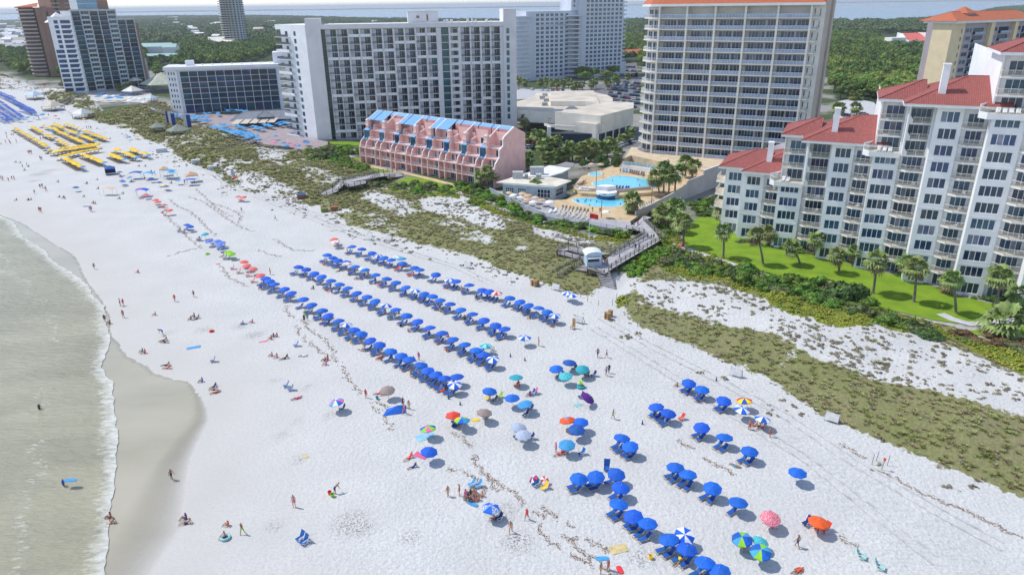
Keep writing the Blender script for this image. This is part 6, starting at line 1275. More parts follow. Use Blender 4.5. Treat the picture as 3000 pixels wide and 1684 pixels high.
palms(f7, [(120, 280, 120, 180), (160, 265, 165, 150), (320, 110, 300, 15), (350, 200, 340, 140), (420, 200, 410, 155), (470, 190, 460, 110), (530, 185, 520, 95), (570, 180, 575, 60), (610, 180, 615, 45), (690, 190, 680, 100), (730, 185, 730, 70), (790, 180, 800, 25), (830, 160, 830, 60), (865, 130, 860, 45), (895, 135, 905, 35), (960, 130, 950, 30), (1075, 165, 1070, 95)], 'in the row between the clubhouse and the parking lot', .1, R=1.2)
f6 = lambda a, b: T(1, 1, a, b)
palms(f6, [(2265, 455, 2258, 330), (2330, 465, 2330, 285), (2390, 440, 2390, 330), (2440, 400, 2450, 300), (2540, 340, 2550, 215)], 'beside the right end wall of the pink condominium', .1, R=1.15)
fh = lambda a, b: (1500+a/3.832, 240+b/3.832)
palms(fh, [(30, 470, 35, 360), (130, 560, 130, 420), (155, 560, 165, 440), (190, 730, 190, 630), (255, 745, 262, 580), (330, 740, 335, 600), (355, 765, 350, 690), (430, 765, 425, 685), (500, 740, 505, 660), (640, 780, 650, 725), (810, 790, 800, 720), (880, 780, 875, 700), (950, 790, 945, 710), (1070, 760, 1085, 680), (1130, 760, 1120, 700), (1240, 700, 1240, 640), (1315, 640, 1325, 585)], 'in front of the exhibition hall', .1, R=1.25)
f3 = lambda a, b: T(2, 0, a, b)
palms(f3, [(70, 880, 70, 800), (130, 870, 130, 825), (290, 885, 290, 822), (345, 895, 350, 812), (400, 905, 400, 828), (450, 895, 450, 832), (515, 885, 515, 835), (570, 885, 575, 828), (615, 905, 620, 862), (660, 905, 660, 852), (705, 905, 700, 852), (800, 905, 800, 838), (845, 895, 840, 815), (965, 905, 965, 832), (1025, 885, 1025, 798), (1055, 878, 1055, 778), (1165, 865, 1168, 768)], 'in the far row between hall and far white block', .1, R=1.3)
f0 = lambda a, b: T(0, 0, a, b)
palms(f0, [(820, 900, 800, 800), (850, 920, 840, 830), (1200, 930, 1200, 880), (1290, 930, 1285, 870), (1330, 920, 1325, 860), (1860, 1085, 1860, 1000), (1960, 1050, 1965, 985), (2400, 940, 2410, 860)], 'at the foot of the far left hotels', .1, R=1.4)
palms(lambda a, b: T(3, 0, a, b), [(700, 1140, 700, 1085), (722, 1145, 722, 1080), (865, 1010, 865, 960), (930, 1000, 930, 950), (888, 1160, 885, 1080), (940, 800, 935, 740)], 'right of the dark side of the beige tower', .1, R=1.6)
palm(T(3, 2, 2350, 470), T(3, 2, 2370, 400), 'low bushy palm on the small lower lawn at the right edge', z=.1, R=1.7)
# trees
TR = [crown('tree_crown', 50+i, 1500, (4.2+.5*(i % 2), 4.2, 3.2), .33, 20, [M_forest], z0=4.2) for i in range(3)]
tk = MB(); tk.rings([(0, 0, 0, .42), (.1, 0, 1.5, .3), (.0, .1, 4.4, .22)], 8)
for a in range(5): an = a*1.256; tk.bar((0, .1, 3.2), (2*math.cos(an), 2*math.sin(an), 5.2), .2)
TRK = tk.mesh('tree_trunk', M_bark)
def tree(x, y, s, label, group, z=0, crowns=TR, mt=None):
    t = thing('tree', label, 'tree', (x, y, z), RS.uniform(0, 6.28), group); t.scale = (s, s, s*RS.uniform(.85, 1.15)); obj('trunk', TRK, t); o = obj('crown', RS.choice(crowns), t); return t
EXC = [((-285, 520), 55), ((-380, 650), 50), ((-150, 400), 46), ((-60, 320), 30), ((-20, 330), 38), ((30, 310), 30), ((20, 330), 28), ((60, 330), 30), ((80, 260), 45), ((110, 255), 35), ((40, 560), 30), ((75, 580), 30), ((100, 600), 26), ((205, 320), 26), ((235, 335), 30), ((-395, 1085), 25)]
def free(x, y, px, py):
    k = np.ones(len(x), bool)
    for (a, b), r_ in EXC: k &= np.hypot(x-a, y-b) > r_
    for q in ([(1700, 300), (1690, 258), (1800, 228), (1800, 186), (1872, 180), (1875, 330), (1760, 330)], [(1480, 262), (1700, 262), (1700, 300), (1480, 300)], [(2440, 345), (2445, 300), (2500, 286), (2580, 300), (2600, 345)], [(2565, 100), (2730, 100), (2740, 132), (2575, 134)], [(2620, 150), (2690, 150), (2690, 166), (2620, 166)], [(2725, 168), (2790, 168), (2790, 190), (2725, 190)], [(1810, 158), (1870, 158), (1870, 178), (1810, 178)],
              [(-60, 55), (85, 55), (95, 90), (105, 120), (95, 145), (-60, 150)], [(430, 140), (530, 140), (524, 188), (430, 190)], [(620, 118), (680, 118), (690, 142), (620, 142)], [(760, 84), (800, 84), (800, 96), (760, 96)], [(550, 84), (610, 84), (610, 102), (550, 102)]):
        k &= ~inpoly(px, py, q)
    return k
def forest_pts(y0, y1, st, seed):
    r = np.random.default_rng(seed); w = y1*1.05+200; X, Y = np.meshgrid(np.arange(-w, w, st), np.arange(y0, y1, st)); X = X.ravel()+r.uniform(-.42, .42, X.size)*st; Y = Y.ravel()+r.uniform(-.42, .42, Y.size)*st
    X2, Y2 = X, Y; k = np.abs(X2) < Y2*.86+70; X, Y = X2[k], Y2[k]; ok, px, py = forest_ok(X, Y); k = ok & ~inpoly(X, Y, BAY); X, Y, px, py = X[k], Y[k], px[k], py[k]; k = free(X, Y, px, py) & (fbm(X, Y, 60, 3, 3) > .25); return X[k], Y[k], px[k], py[k], r
X, Y, px, py, r = forest_pts(230, 1150, 8.2, 1)
right = (px > 2130) & (Y < 700); idx = np.where(right)[0]; idx = idx[np.argsort(np.hypot(X[idx], Y[idx]))][:170]
mid = np.where((px > 1540) & (px < 1880) & (py > 150) & (py < 240) & (Y < 700))[0][:60]
ind = np.concatenate([idx, mid]); rest = np.setdiff1d(np.arange(len(X)), ind)
for i in idx: tree(X[i], Y[i], RS.uniform(.85, 1.35), 'broad green tree in the dense wood right of the beige tower', 'trees of the wood right of the beige tower')
for i in mid: tree(X[i], Y[i], RS.uniform(.8, 1.2), 'dark green tree in the grove between the far white block and the parking lot', 'trees of the grove by the parking lot')
gn_scatter('forest', np.stack([X[rest], Y[rest], 0*X[rest]], 1), r.uniform(.8, 1.4, len(rest)), r.uniform(0, 6.28, len(rest)), crown('forest_tree', 60, 520, (4.3, 4.3, 3.4), .5, 14, [M_forest], z0=4.))
X, Y, px, py, r = forest_pts(1150, 5200, 17, 2); print('far trees', len(X))
gn_scatter('far_forest', np.stack([X, Y, 0*X], 1), np.stack([r.uniform(1.7, 2.5, len(X)), r.uniform(1.7, 2.5, len(X)), r.uniform(.9, 1.7, len(X))], 1), r.uniform(0, 6.28, len(X)), crown('far_tree', 61, 90, (4.6, 4.6, 3.4), 1.0, 7, [M_forest2], z0=3.5))
def grove(poly, n, s0, s1, label, group, kinds=None):
    P = gp(poly); a = [p[0] for p in P]; b = [p[1] for p in P]; k = 0; t_ = 0
    while k < n and t_ < 4000:
        t_ += 1; x, y = RS.uniform(min(a), max(a)), RS.uniform(min(b), max(b))
        if inpoly(np.array([x]), np.array([y]), P)[0]: k += 1; tree(x, y, RS.uniform(s0, s1), label, group, crowns=kinds or TR)
TO = [crown('tree_crown', 70+i, 900, (4.2, 4.2, 2.6), .36, 16, [M_leafo], z0=2.6) for i in range(2)]
grove([T(0, 0, a, b) for a, b in ((0, 620), (200, 560), (640, 560), (760, 640), (780, 740), (640, 800), (400, 800), (200, 760), (60, 680))], 46, .8, 1.4, 'low olive tree in the scrub wood at the far left behind the dunes', 'olive trees at far left', TO)
grove([T(0, 0, a, b) for a, b in ((680, 820), (860, 780), (880, 930), (700, 950), (600, 900))], 10, .6, 1.0, 'small tree left of the grey glass tower base', 'small trees at the glass tower', TO)
grove([T(0, 0, a, b) for a, b in ((1540, 640), (1640, 680), (1680, 780), (1600, 900), (1540, 800))], 8, .7, 1.1, 'tree in the gap between glass tower and low glass hotel', 'trees between tower and glass hotel')
grove([T(2, 0, a, b) for a, b in ((640, 700), (900, 640), (1050, 690), (1060, 800), (900, 850), (660, 860))], 26, .9, 1.5, 'big rounded tree in front of the far white block, beside the parked cars', 'rounded trees by the far white block')
grove([T(1, 0, a, b) for a, b in ((-20, 480), (80, 470), (110, 600), (0, 640))], 8, .8, 1.2, 'tree behind the low glass hotel roof', 'trees behind the glass hotel')
# ------------------------------------------------------------ beach furniture
def cloth(name, c, **k): return mat(name, c, .75, .12, 1.5, objvar=.1, **k)
CB = cloth('royal_blue_canvas', (.003, .115, .62)); CWH = cloth('white_canvas', (.78, .79, .80)); CY = cloth('yellow_canvas', (.93, .60, .008)); CR_ = cloth('red_canvas', (.76, .045, .04)); CCO = cloth('coral_canvas', (.80, .16, .14))
CTE = cloth('teal_canvas', (.02, .36, .45)); CLB = cloth('light_blue_canvas', (.05, .33, .66)); CPE = cloth('periwinkle_canvas', (.11, .21, .66)); CGR = cloth('lime_canvas', (.27, .62, .02)); COR = cloth('orange_canvas', (.85, .12, .02)); CPU = cloth('purple_canvas', (.09, .015, .22)); CNA = cloth('navy_canvas', (.012, .03, .16)); CST = cloth('straw_canvas', (.62, .47, .30)); CTAN = cloth('tan_canvas', (.62, .40, .24)); CPI = cloth('pink_canvas', (.80, .15, .33)); CDB = cloth('mid_blue_canvas', (.01, .10, .40)); CTQ = cloth('pale_turquoise_canvas', (.30, .62, .66))
def pattern(name, c1, c2, kind):
    m = bpy.data.materials.new(name); m.use_nodes = True; N = m.node_tree.nodes; L = m.node_tree.links; b = N['Principled BSDF']; tc = N.new('ShaderNodeTexCoord'); b.inputs['Roughness'].default_value = .75
    if kind == 'ring': t = N.new('ShaderNodeTexWave'); t.wave_type = 'RINGS'; t.rings_direction = 'Z'; t.inputs['Scale'].default_value = 2.4; o = t.outputs['Fac']
    elif kind == 'dots': t = N.new('ShaderNodeTexNoise'); t.inputs['Scale'].default_value = 9; t.inputs['Detail'].default_value = 1; o = t.outputs[0]
    L.new(tc.outputs['Object'], t.inputs['Vector']); r = N.new('ShaderNodeValToRGB'); r.color_ramp.interpolation = 'CONSTANT'; e = r.color_ramp.elements; e[0].color = (*c1, 1); e[1].position = .5; e[1].color = (*c2, 1); L.new(o, r.inputs[0]); L.new(r.outputs[0], b.inputs['Base Color']); return m
PBS = pattern('blue_white_rings', (.60, .64, .70), (.16, .24, .42), 'ring'); PBR = pattern('brown_rings', (.17, .12, .11), (.40, .33, .30), 'ring'); PPK = pattern('pink_floral', (.62, .07, .14), (.75, .38, .42), 'dots'); PTE = pattern('teal_dots', (.02, .36, .45), (.12, .55, .58), 'dots')
M_pole = mat('pale_pole', (.62, .60, .56), .6)
def canopy(n=8, R=1.1, z0=1.52, z1=1.93, name='canopy'):
    mb = MB(); A = [(R*math.cos(2*math.pi*(k+.5)/n), R*math.sin(2*math.pi*(k+.5)/n)) for k in range(n)]; zm = z0+(z1-z0)*.62
    for k in range(n):
        a, b = A[k], A[(k+1) % n]; mb.face([(a[0]*.52, a[1]*.52, zm), (b[0]*.52, b[1]*.52, zm), (0, 0, z1)], k % 8)
        c = ((a[0]+b[0])/2*.97, (a[1]+b[1])/2*.97, z0+.035); mb.face([(a[0], a[1], z0), c, (b[0], b[1], z0), (b[0]*.52, b[1]*.52, zm), (a[0]*.52, a[1]*.52, zm)], k % 8); mb.face([(a[0], a[1], z0-.10), (b[0], b[1], z0-.10), (b[0], b[1], z0), c, (a[0], a[1], z0)], k % 8)
    return mb.mesh(name, [CB]*8)
CAN8, CAN6 = canopy(8), canopy(6); pm = MB(); pm.rings([(0, 0, 0, .022), (0, 0, 1.95, .02)], 6); pm.rings([(0, 0, 1.93, .035), (0, 0, 2.02, .01)], 6, cap=True); POLE = pm.mesh('pole', M_pole)
STY = {'blue': [CB], 'striped': [CWH, CB], 'yellow': [CY], 'red': [CR_], 'coral': [CCO], 'teal': [CTE], 'tealwhite': [CTE, CTQ], 'light blue': [CLB], 'periwinkle': [CPE], 'lime': [CGR], 'orange': [COR], 'purple': [CPU], 'navy': [CNA], 'mid blue': [CDB], 'straw': [CST], 'tan': [CTAN], 'white': [CWH], 'redwhite': [CR_, CWH], 'rainbow': [CR_, CY, CDB, CY, CR_, CLB, COR, CDB], 'rainbow2': [CPI, CGR, CDB, CGR, CPU, CPI, CB, CGR], 'bluelime': [CDB, CLB, CGR, CB, CDB, CLB, CGR, CB], 'tealmix': [CLB, CY, CGR, CB, CLB, CTE, CY, CLB], 'rings': [PBS], 'brown': [PBR], 'floral': [PPK], 'tealdots': [PTE], 'redpurple': [CR_, CPU, CWH, CPU], 'pinkblue': [CPI, CLB, CWH, CB], 'orangeteal': [COR, COR], 'whiteblue6': [CB, pattern('blue_white_print', (.01, .10, .5), (.75, .8, .85), 'dots')], 'pale': [CTQ, CWH], 'pink pale': [cloth('pale_pink_canvas', (.78, .5, .5)), CWH]}
RU = random.Random(21)
def umbrella(px, py, sty, label, group=None, s=1., six=False, z=0., tilt=None, pole=True, name='beach_umbrella', world=None, cat='umbrella'):
    x, y = world or G(px, py, z+1.72*s); t = thing(name, label, cat, (x, y, z if z else ZH(x, y)), RU.uniform(0, 6.28), group); t.scale = (s, s, s)
    tl = tilt if tilt is not None else (RU.uniform(-.15, .15), RU.uniform(-.15, .15)); s *= RU.uniform(.95, 1.05); t.rotation_euler = (tl[0], tl[1], t.rotation_euler.z)
    c = obj('canopy', CAN6 if six else CAN8, t); mm = STY[sty]
    if sty != 'blue':
        for i, sl_ in enumerate(c.material_slots): sl_.link = 'OBJECT'; sl_.material = mm[i % len(mm)]
    if pole: obj('pole', POLE, t)
    return t
M_wf = mat('lounger_wood', (.62, .52, .40), .7, .1, 3)
def lounger_proto(name, cm, label, low=False):
    t = thing(name, label, 'lounger'); mb = MB(); h = .30
    for y in (-.3, .3): mb.box(-1.0, .85, y-.03, y+.03, h-.06, h); 
    for x in (-.9, .0, .75):
        for y in (-.3, .3): mb.box(x-.03, x+.03, y-.03, y+.03, 0, h-.06)
    mb.box(-1.0, -.94, -.3, .3, h-.06, h); mb.bar((.25, -.3, h), (.72, -.3, h+.55), .05); mb.bar((.25, .3, h), (.72, .3, h+.55), .05); mb.build('frame', M_wf if not low else M_trim, t)
    mb = MB(); mb.box(-.82, .25, -.28, .28, h+.005, h+.07); mb.build('seat', cm, t)
    mb = MB(); a = Vector((.27, 0, h+.03)); b = Vector((.80, 0, h+.62)); mb.bar(a, b, .56, .06); mb.build('backrest', cm, t); return t
LG = {'blue': lounger_proto('sun_lounger', CDB, 'blue lounger')}
def dlounger(kind, x, y, rz, label, group, z=None, sc=None):
    if kind not in LG: LG[kind] = lounger_proto('sun_lounger', {'red': CR_, 'white': CWH, 'brown': cloth('brown_sling', (.16, .12, .10)), 'cream': cloth('cream_sling', (.55, .50, .42)), 'aqua': CLB, 'orange': cloth('faded_red_sling', (.55, .10, .05)), 'navy': CNA}[kind], 'lounger', kind in ('white', 'cream'))
    return first_or_dup(LG[kind], (x, y, ZH(x, y) if z is None else z), rz, label=label, group=group, sc=sc)
tri = lambda i, j, l: [T(i, j, a, b) for a, b in l]
rowA = tri(1, 1, [(90, 1352), (130, 1378), (185, 1412)])+tri(1, 2, [(285, 15), (360, 57), (475, 118), (560, 175), (662, 232), (733, 280), (833, 338), (900, 377), (975, 425), (1048, 462), (1160, 528), (1235, 572), (1345, 638), (1460, 684), (1540, 722), (1648, 778), (1732, 832), (1815, 873), (1895, 916), (2022, 898), (1997, 970)])
rowB = tri(1, 1, [(420, 1237), (500, 1260), (585, 1300), (663, 1332), (748, 1377), (832, 1413)])+tri(1, 2, [(925, 10), (1018, 57), (1112, 95), (1205, 135), (1300, 180), (1405, 228), (1510, 280), (1630, 340), (1752, 408), (1875, 460), (1987, 523), (2105, 577), (2212, 630), (2302, 588), (2295, 675), (2385, 718)])
rowC = tri(1, 1, [(712, 1117), (765, 1145), (825, 1170), (903, 1190), (998, 1237), (1100, 1272), (1203, 1318), (1307, 1357), (1408, 1395)])+tri(1, 2, [(1515, 0), (1612, 30), (1695, 63), (1770, 88), (1852, 130), (1955, 170), (2065, 225), (2182, 272), (2298, 327), (2410, 377), (2507, 417)])
rowD = tri(1, 1, [(968, 1035), (1060, 1060), (1160, 1097), (1220, 1125), (1292, 1145), (1365, 1168), (1467, 1200), (1592, 1245), (1648, 1267), (1808, 1310), (1957, 1362), (2018, 1382), (2148, 1422)])+tri(1, 2, [(2275, 25), (2350, 38), (2422, 57), (2550, 105)])+tri(2, 2, [(90, 143), (177, 180), (267, 210), (350, 243), (430, 282)])
t27 = lambda l: [(1500+a/3.4107, 1260+b/3.4107) for a, b in l]
fr1 = t27([(660, 463), (850, 440), (1035, 415), (1073, 558), (1057, 728), (1228, 838), (1357, 923), (1587, 1085), (1742, 1178), (1928, 1320), (2095, 1400)])
fr2 = t27([(1637, 362), (1760, 435), (2005, 555), (2262, 715)]); fr3 = tri(2, 2, [(1467, 1198), (1560, 1257)])+t27([(1088, 70), (1195, 145)]); fr4 = tri(2, 2, [(1915, 1395)])+t27([(2128, 65), (2375, 197)]); fr5 = tri(2, 2, [(1775, 953), (1910, 1020), (2125, 1128)])
SPEC = {('A', 11): 'striped', ('A', 24): 'striped', ('B', 11): 'striped', ('B', 20): 'tealwhite', ('B', 22): 'striped', ('C', 11): 'striped', ('D', 4): 'striped', ('D', 11): 'striped', ('D', 16): 'redwhite', ('D', 22): 'striped'}
NM = {'striped': 'blue and white striped', 'tealwhite': 'teal and pale green striped', 'redwhite': 'red and white striped'}
SPEC[('A', 11)] = 'striped'
RN = [('A', rowA, 'seaside row'), ('B', rowB, 'second row'), ('C', rowC, 'third row'), ('D', rowD, 'dune side row'), ('E', fr1, 'long bottom line'), ('F', fr2, 'line of four behind it'), ('G', fr3, 'two lower middle pairs'), ('H', fr4, 'lower right diagonal trio'), ('I', fr5, 'trio by the dune boards')]
UXY = []
for key, pts, nm in RN:
    for i, (px, py) in enumerate(pts):
        st = SPEC.get((key, i+1), 'blue')
        if key == 'A' and i+1 == 11: st = 'striped'
        u = umbrella(px, py, st, f'{NM.get(st, "plain blue")} umbrella, {nth(i+1)} from the far end of the {nm}', 'blue umbrellas in rows')
        x, y = u.location.x, u.location.y; UXY.append((x, y)); hd = math.radians(28+RU.uniform(-8, 8)); sx, sy = -math.cos(hd), -math.sin(hd); nx_, ny_ = -sy, sx
        for j, s_ in enumerate((-1, 1)):
            if RU.random() < .06: continue
            off = (.75 if key < 'E' else .42)+RU.uniform(-.15, .3); cx, cy = x+sx*off+nx_*s_*.42, y+sy*off+ny_*s_*.42
            kd = 'red' if key == 'D' and i+1 in (7, 8) and RU.random() < .5 else 'blue'
            dlounger(kd, cx, cy, hd+RU.uniform(-.2, .2), f'{("left", "right")[j]} {kd} lounger of the {nth(i+1)} umbrella from far end, {nm}', f'{kd} loungers under the umbrella rows', sc=.9)
U = [(2, 2, 563, 57, 'striped', 'blue and white striped umbrella left of the pair at the boardwalk sand path'), (2, 2, 622, 80, 'striped', 'blue and white striped umbrella right of the pair at the sand path'), (2, 2, 127, 500, 'striped', 'lone blue and white striped umbrella with one long blue lounger'),
     (2, 2, 452, 812, 'blue', 'blue umbrella at the left of the turquoise cluster'), (2, 2, 573, 755, 'mid blue', 'darker blue umbrella at the back of the turquoise cluster'), (2, 2, 712, 812, 'teal', 'largest turquoise umbrella at the right of the cluster'), (2, 2, 550, 882, 'tealdots', 'turquoise dotted umbrella in the middle of the cluster'), (2, 2, 40, 907, 'teal', 'pale teal umbrella above red chairs'), (2, 2, 5, 1108, 'blue', 'blue umbrella right of the yellow and brown chair group'), (2, 2, 150, 1168, 'light blue', 'light blue ringed umbrella right of the plain blue one'),
     (2, 2, 570, 1337, 'orangeteal', 'orange umbrella with a blue crown'), (2, 2, 690, 1350, 'blue', 'blue umbrella touching the orange one'), (2, 2, 645, 1415, 'mid blue', 'blue umbrella below the orange one'), (2, 2, 50, 1400, 'rings', 'grey and white ringed umbrella, the left of two'), (2, 3, 118, 30, 'rings', 'grey and white ringed umbrella, the right and nearer of two'),
     (1, 2, 2340, 1040, 'blue', 'blue umbrella over the yellow and brown chair group'), (1, 2, 1982, 1283, 'red6', 'bright red six sided umbrella'), (1, 2, 2070, 1337, 'tealmix', 'yellow, blue and green umbrella touching the bright red one'), (1, 2, 2288, 1257, 'brown', 'brown ringed umbrella over a person on the sand'), (1, 2, 828, 1147, 'pinkblue', 'pink, blue and white umbrella above a small lime sunshade'), (1, 2, 1738, 1420, 'rainbow2', 'green, magenta and blue wedge umbrella beside a pale blue towel'),
     (2, 2, 2350, 1140, 'rainbow', 'red, yellow and blue rainbow umbrella behind the striped one'), (2, 2, 2300, 1220, 'striped', 'blue and white striped umbrella in front of the rainbow one'), (2, 2, 2510, 1325, 'striped', 'blue and white striped umbrella above the red group near the dunes'),
     (2, 3, 1715, 1005, 'striped', 'tilted blue and white striped umbrella in the front line'), (2, 3, 552, 127, 'light blue', 'bright light blue umbrella over people in red'), (2, 3, 2317, 1068, 'bluelime', 'blue and lime wedge umbrella, the farther of two'), (2, 3, 2490, 1185, 'bluelime', 'blue and lime wedge umbrella, the nearer of two'), (2, 3, 2575, 845, 'floral', 'pink floral umbrella at the lower right'), (3, 3, 500, 905, 'orange', 'big plain orange umbrella at the lower right'), (3, 3, 297, 413, 'blue', 'lone blue umbrella farthest right'),
     (1, 3, 1715, 200, 'blue', 'blue umbrella beside a pink towel'), (1, 3, 2330, 770, 'whiteblue6', 'six sided blue umbrella with white printed panels'), (1, 2, 1325, 1020, 'brown', 'small dark umbrella low over two sunbathers'),
     (0, 1, 1460, 513, 'coral', 'coral red umbrella beside the blue arched sunshade'), (0, 1, 1563, 565, 'coral', 'coral umbrella, first of the four on the wrack line'), (0, 1, 1587, 585, 'coral', 'coral umbrella, second of the four on the wrack line'), (0, 1, 1645, 618, 'coral', 'coral umbrella, third of the four on the wrack line'), (0, 1, 1708, 668, 'coral', 'coral umbrella, last of the four on the wrack line'), (0, 1, 1873, 817, 'blue', 'deep blue umbrella, left of a far pair'), (0, 1, 1905, 832, 'blue', 'deep blue umbrella, right of a far pair'), (0, 1, 2065, 908, 'teal', 'lone teal umbrella on the wrack line'),
     (0, 1, 2112, 975, 'periwinkle', 'pale blue umbrella, leftmost of a cluster of four'), (0, 1, 2185, 978, 'periwinkle', 'pale blue umbrella, second of a cluster of four'), (0, 1, 2232, 993, 'periwinkle', 'pale blue umbrella, third of a cluster of four'), (0, 1, 2212, 1027, 'periwinkle', 'pale blue umbrella, lowest of a cluster of four'), (0, 1, 2295, 1090, 'lime', 'lime green umbrella, left of two'), (0, 1, 2328, 1105, 'lime', 'lime green umbrella, right of two'),
     (0, 1, 2447, 1187, 'coral', 'coral umbrella, first of the four at the head of the blue rows'), (0, 1, 2485, 1220, 'coral', 'coral umbrella, second of the four at the head of the blue rows'), (0, 1, 2535, 1255, 'coral', 'coral umbrella, third of the four at the head of the blue rows'), (1, 1, 45, 1322, 'coral', 'coral umbrella, last of the four at the head of the blue rows'),
     (0, 1, 2395, 535, 'coral', 'pale coral umbrella of a lone pair on the tyre tracks'), (0, 1, 2455, 535, 'coral', 'redder umbrella of a lone pair on the tyre tracks'), (1, 1, 787, 960, 'coral', 'red umbrella behind a pale pink one at the top of the rows'), (1, 1, 803, 985, 'pink pale', 'pale pink umbrella at the top of the rows'), (1, 1, 912, 1208, 'pink pale', 'pale striped umbrella in the third row'), (1, 1, 1085, 1250, 'pale', 'pale turquoise umbrella in the third row'), (1, 1, 1430, 1140, 'pale', 'pale turquoise umbrella behind the dune side row'), (1, 1, 1470, 1158, 'light blue', 'light blue umbrella behind the dune side row'),
     (0, 1, 757, 440, 'mid blue', 'lone blue umbrella on the smooth far sand'), (0, 1, 1200, 288, 'mid blue', 'blue umbrella right of the navy tent'), (0, 1, 1225, 372, 'periwinkle', 'upper of two overlapping pale blue umbrellas'), (0, 1, 1232, 385, 'periwinkle', 'lower of two overlapping pale blue umbrellas'), (0, 1, 1307, 340, 'light blue', 'light blue umbrella over a standing group'), (0, 1, 1515, 350, 'mid blue', 'blue umbrella with a person in orange beside it'), (0, 1, 1600, 390, 'mid blue', 'round blue umbrella low on the sand'), (0, 1, 1795, 372, 'light blue', 'light blue umbrella left of the navy awning'), (0, 1, 1670, 432, 'mid blue', 'blue umbrella under a yellow one'), (0, 1, 1650, 422, 'yellow', 'yellow umbrella over a blue one'),
     (0, 0, 1290, 1375, 'light blue', 'big light blue umbrella beside the far dune edge'), (0, 0, 1355, 1365, 'light blue', 'light blue umbrella right of the big one at the far dune edge'), (0, 0, 1370, 1370, 'yellow', 'yellow umbrella at the far dune edge'), (0, 0, 840, 1198, 'yellow', 'single yellow umbrella behind the yellow field'), (0, 0, 555, 1165, 'red', 'low red umbrella behind the yellow field'), (0, 0, 690, 1110, 'white', 'pale umbrella near the white shelter'), (0, 0, 600, 1110, 'periwinkle', 'pale violet umbrella near the kiosk')]
for i, j, a, b, st, lb in U:
    px, py = T(i, j, a, b); u = umbrella(px, py, 'red' if st == 'red6' else st, lb, None, six=st in ('red6', 'whiteblue6'), s=.9 if j < 2 and i == 0 else 1.0, tilt=(.3, .15) if 'tilted' in lb else None)
    if st == 'orangeteal': o = MB(); o.rings([(0, 0, 1.8, .42), (0, 0, 1.97, .03)], 8); o.build('crown_patch', CLB, u)
umbrella(*T(2, 3, 250, 470), 'redpurple', 'small tilted red and purple beach chair sunshade', s=.55, tilt=(.5, -.2)); umbrella(*T(2, 3, 312, 465), 'redwhite', 'small red and purple chair sunshade, right of its twin', s=.5, tilt=(.4, .4)); umbrella(*T(2, 3, 2460, 1100), 'tealdots', 'dark green striped umbrella hidden between the blue and lime ones', s=.8)
# purple kite-like umbrella lying on its edge
umbrella(*T(2, 2, 707, 1085), 'purple', 'dark purple wind tipped umbrella', tilt=(.55, .1), s=1.0)
# yellow field
YL = [((44, 374), (128, 422), 17), ((93, 370), (122, 385), 8), ((134, 392), (158, 402), 6), ((170, 410), (196, 423), 7), ((126, 364), (128, 366), 1), ((143, 370), (165, 378), 6), ((167, 381), (202, 397), 9), ((207, 400), (243, 415), 10), ((158, 361), (174, 368), 4), ((174, 370), (188, 375), 4), ((200, 380), (226, 390), 6), ((236, 395), (277, 410), 11), ((190, 361), (216, 369), 6), ((226, 373), (236, 376), 2), ((252, 382), (264, 388), 4), ((270, 391), (311, 405), 11), ((132, 424), (145, 437), 3), ((180, 457), (216, 447), 4), ((218, 446), (290, 434), 7), ((160, 444), (285, 424), 12), ((174, 434), (282, 420), 10), ((194, 463), (236, 485), 10), ((245, 451), (300, 473), 12), ((325, 450), (358, 464), 8), ((364, 445), (384, 452), 5), ((392, 457), (398, 458), 2), ((339, 435), (349, 439), 3), ((384, 434), (404, 442), 6), ((418, 447), (430, 451), 3)]
RY = random.Random(4); lrows = []; fy_ = MB(); cv = np.array([v.co[:] for v in CAN8.vertices]); cf = [tuple(p.vertices) for p in CAN8.polygons]
def stamp(mb, x, y, s): o_ = len(mb.v); q_, w_ = RY.uniform(-.22, .22), RY.uniform(-.2, .2); mb.v += [(vx*s+x, vy*s+y, vz+w_+q_*vx) for vx, vy, vz in cv]; mb.f += [tuple(o_+q for q in f_) for f_ in cf]; mb.m += [0]*len(cf); mb.bar((x, y, 0), (x, y, 1.7), .05)
for r_, (a, b, n) in enumerate(YL):
    for i in range(n):
        t = i/max(1, n-1); px, py = a[0]+(b[0]-a[0])*t, a[1]+(b[1]-a[1])*t
        if a[1] < 433: x, y = G(px+RY.uniform(-1, 1), py+RY.uniform(-.8, .8), 1.72); stamp(fy_, x, y, RY.uniform(.84, 1.0)); lrows.append((x, y)); continue
        u = umbrella(px, py, 'yellow', f'yellow umbrella, {nth(i+1)} along the {nth(r_-16)} yellow line of the nearer yellow block', 'yellow umbrellas of the far field', s=1.05, pole=(i % 3 == 0)); lrows.append((u.location.x, u.location.y))
o = fy_.build('yellow_umbrella_rows', CY); tag(o, kind='stuff')
for k_, (a, b) in enumerate(((161, 404), (243, 488), (141, 432), (250, 413), (279, 410), (307, 475), (366, 465), (402, 459), (435, 454), (150, 383), (203, 398), (232, 392), (268, 389))): umbrella(a, b, 'light blue' if k_ > 3 else 'periwinkle', f'light blue umbrella closing a yellow line, {nth(k_+1)} listed from the back', 'blue umbrellas in the yellow field', s=1.05)
mb = MB()
for x, y in lrows:
    for s_ in (-1, 1): cx, cy = x-.9+.45*s_*.5, y-.6-s_*.45; mb.box(cx-.8, cx+.5, cy-.28, cy+.28, .22, .34); mb.bar((cx+.4, cy, .3), (cx+.9, cy, .8), .55, .06)
o = mb.build('lounger_rows', MATS.get('brown_sling') or cloth('brown_sling', (.13, .07, .05))); tag(o, kind='stuff')
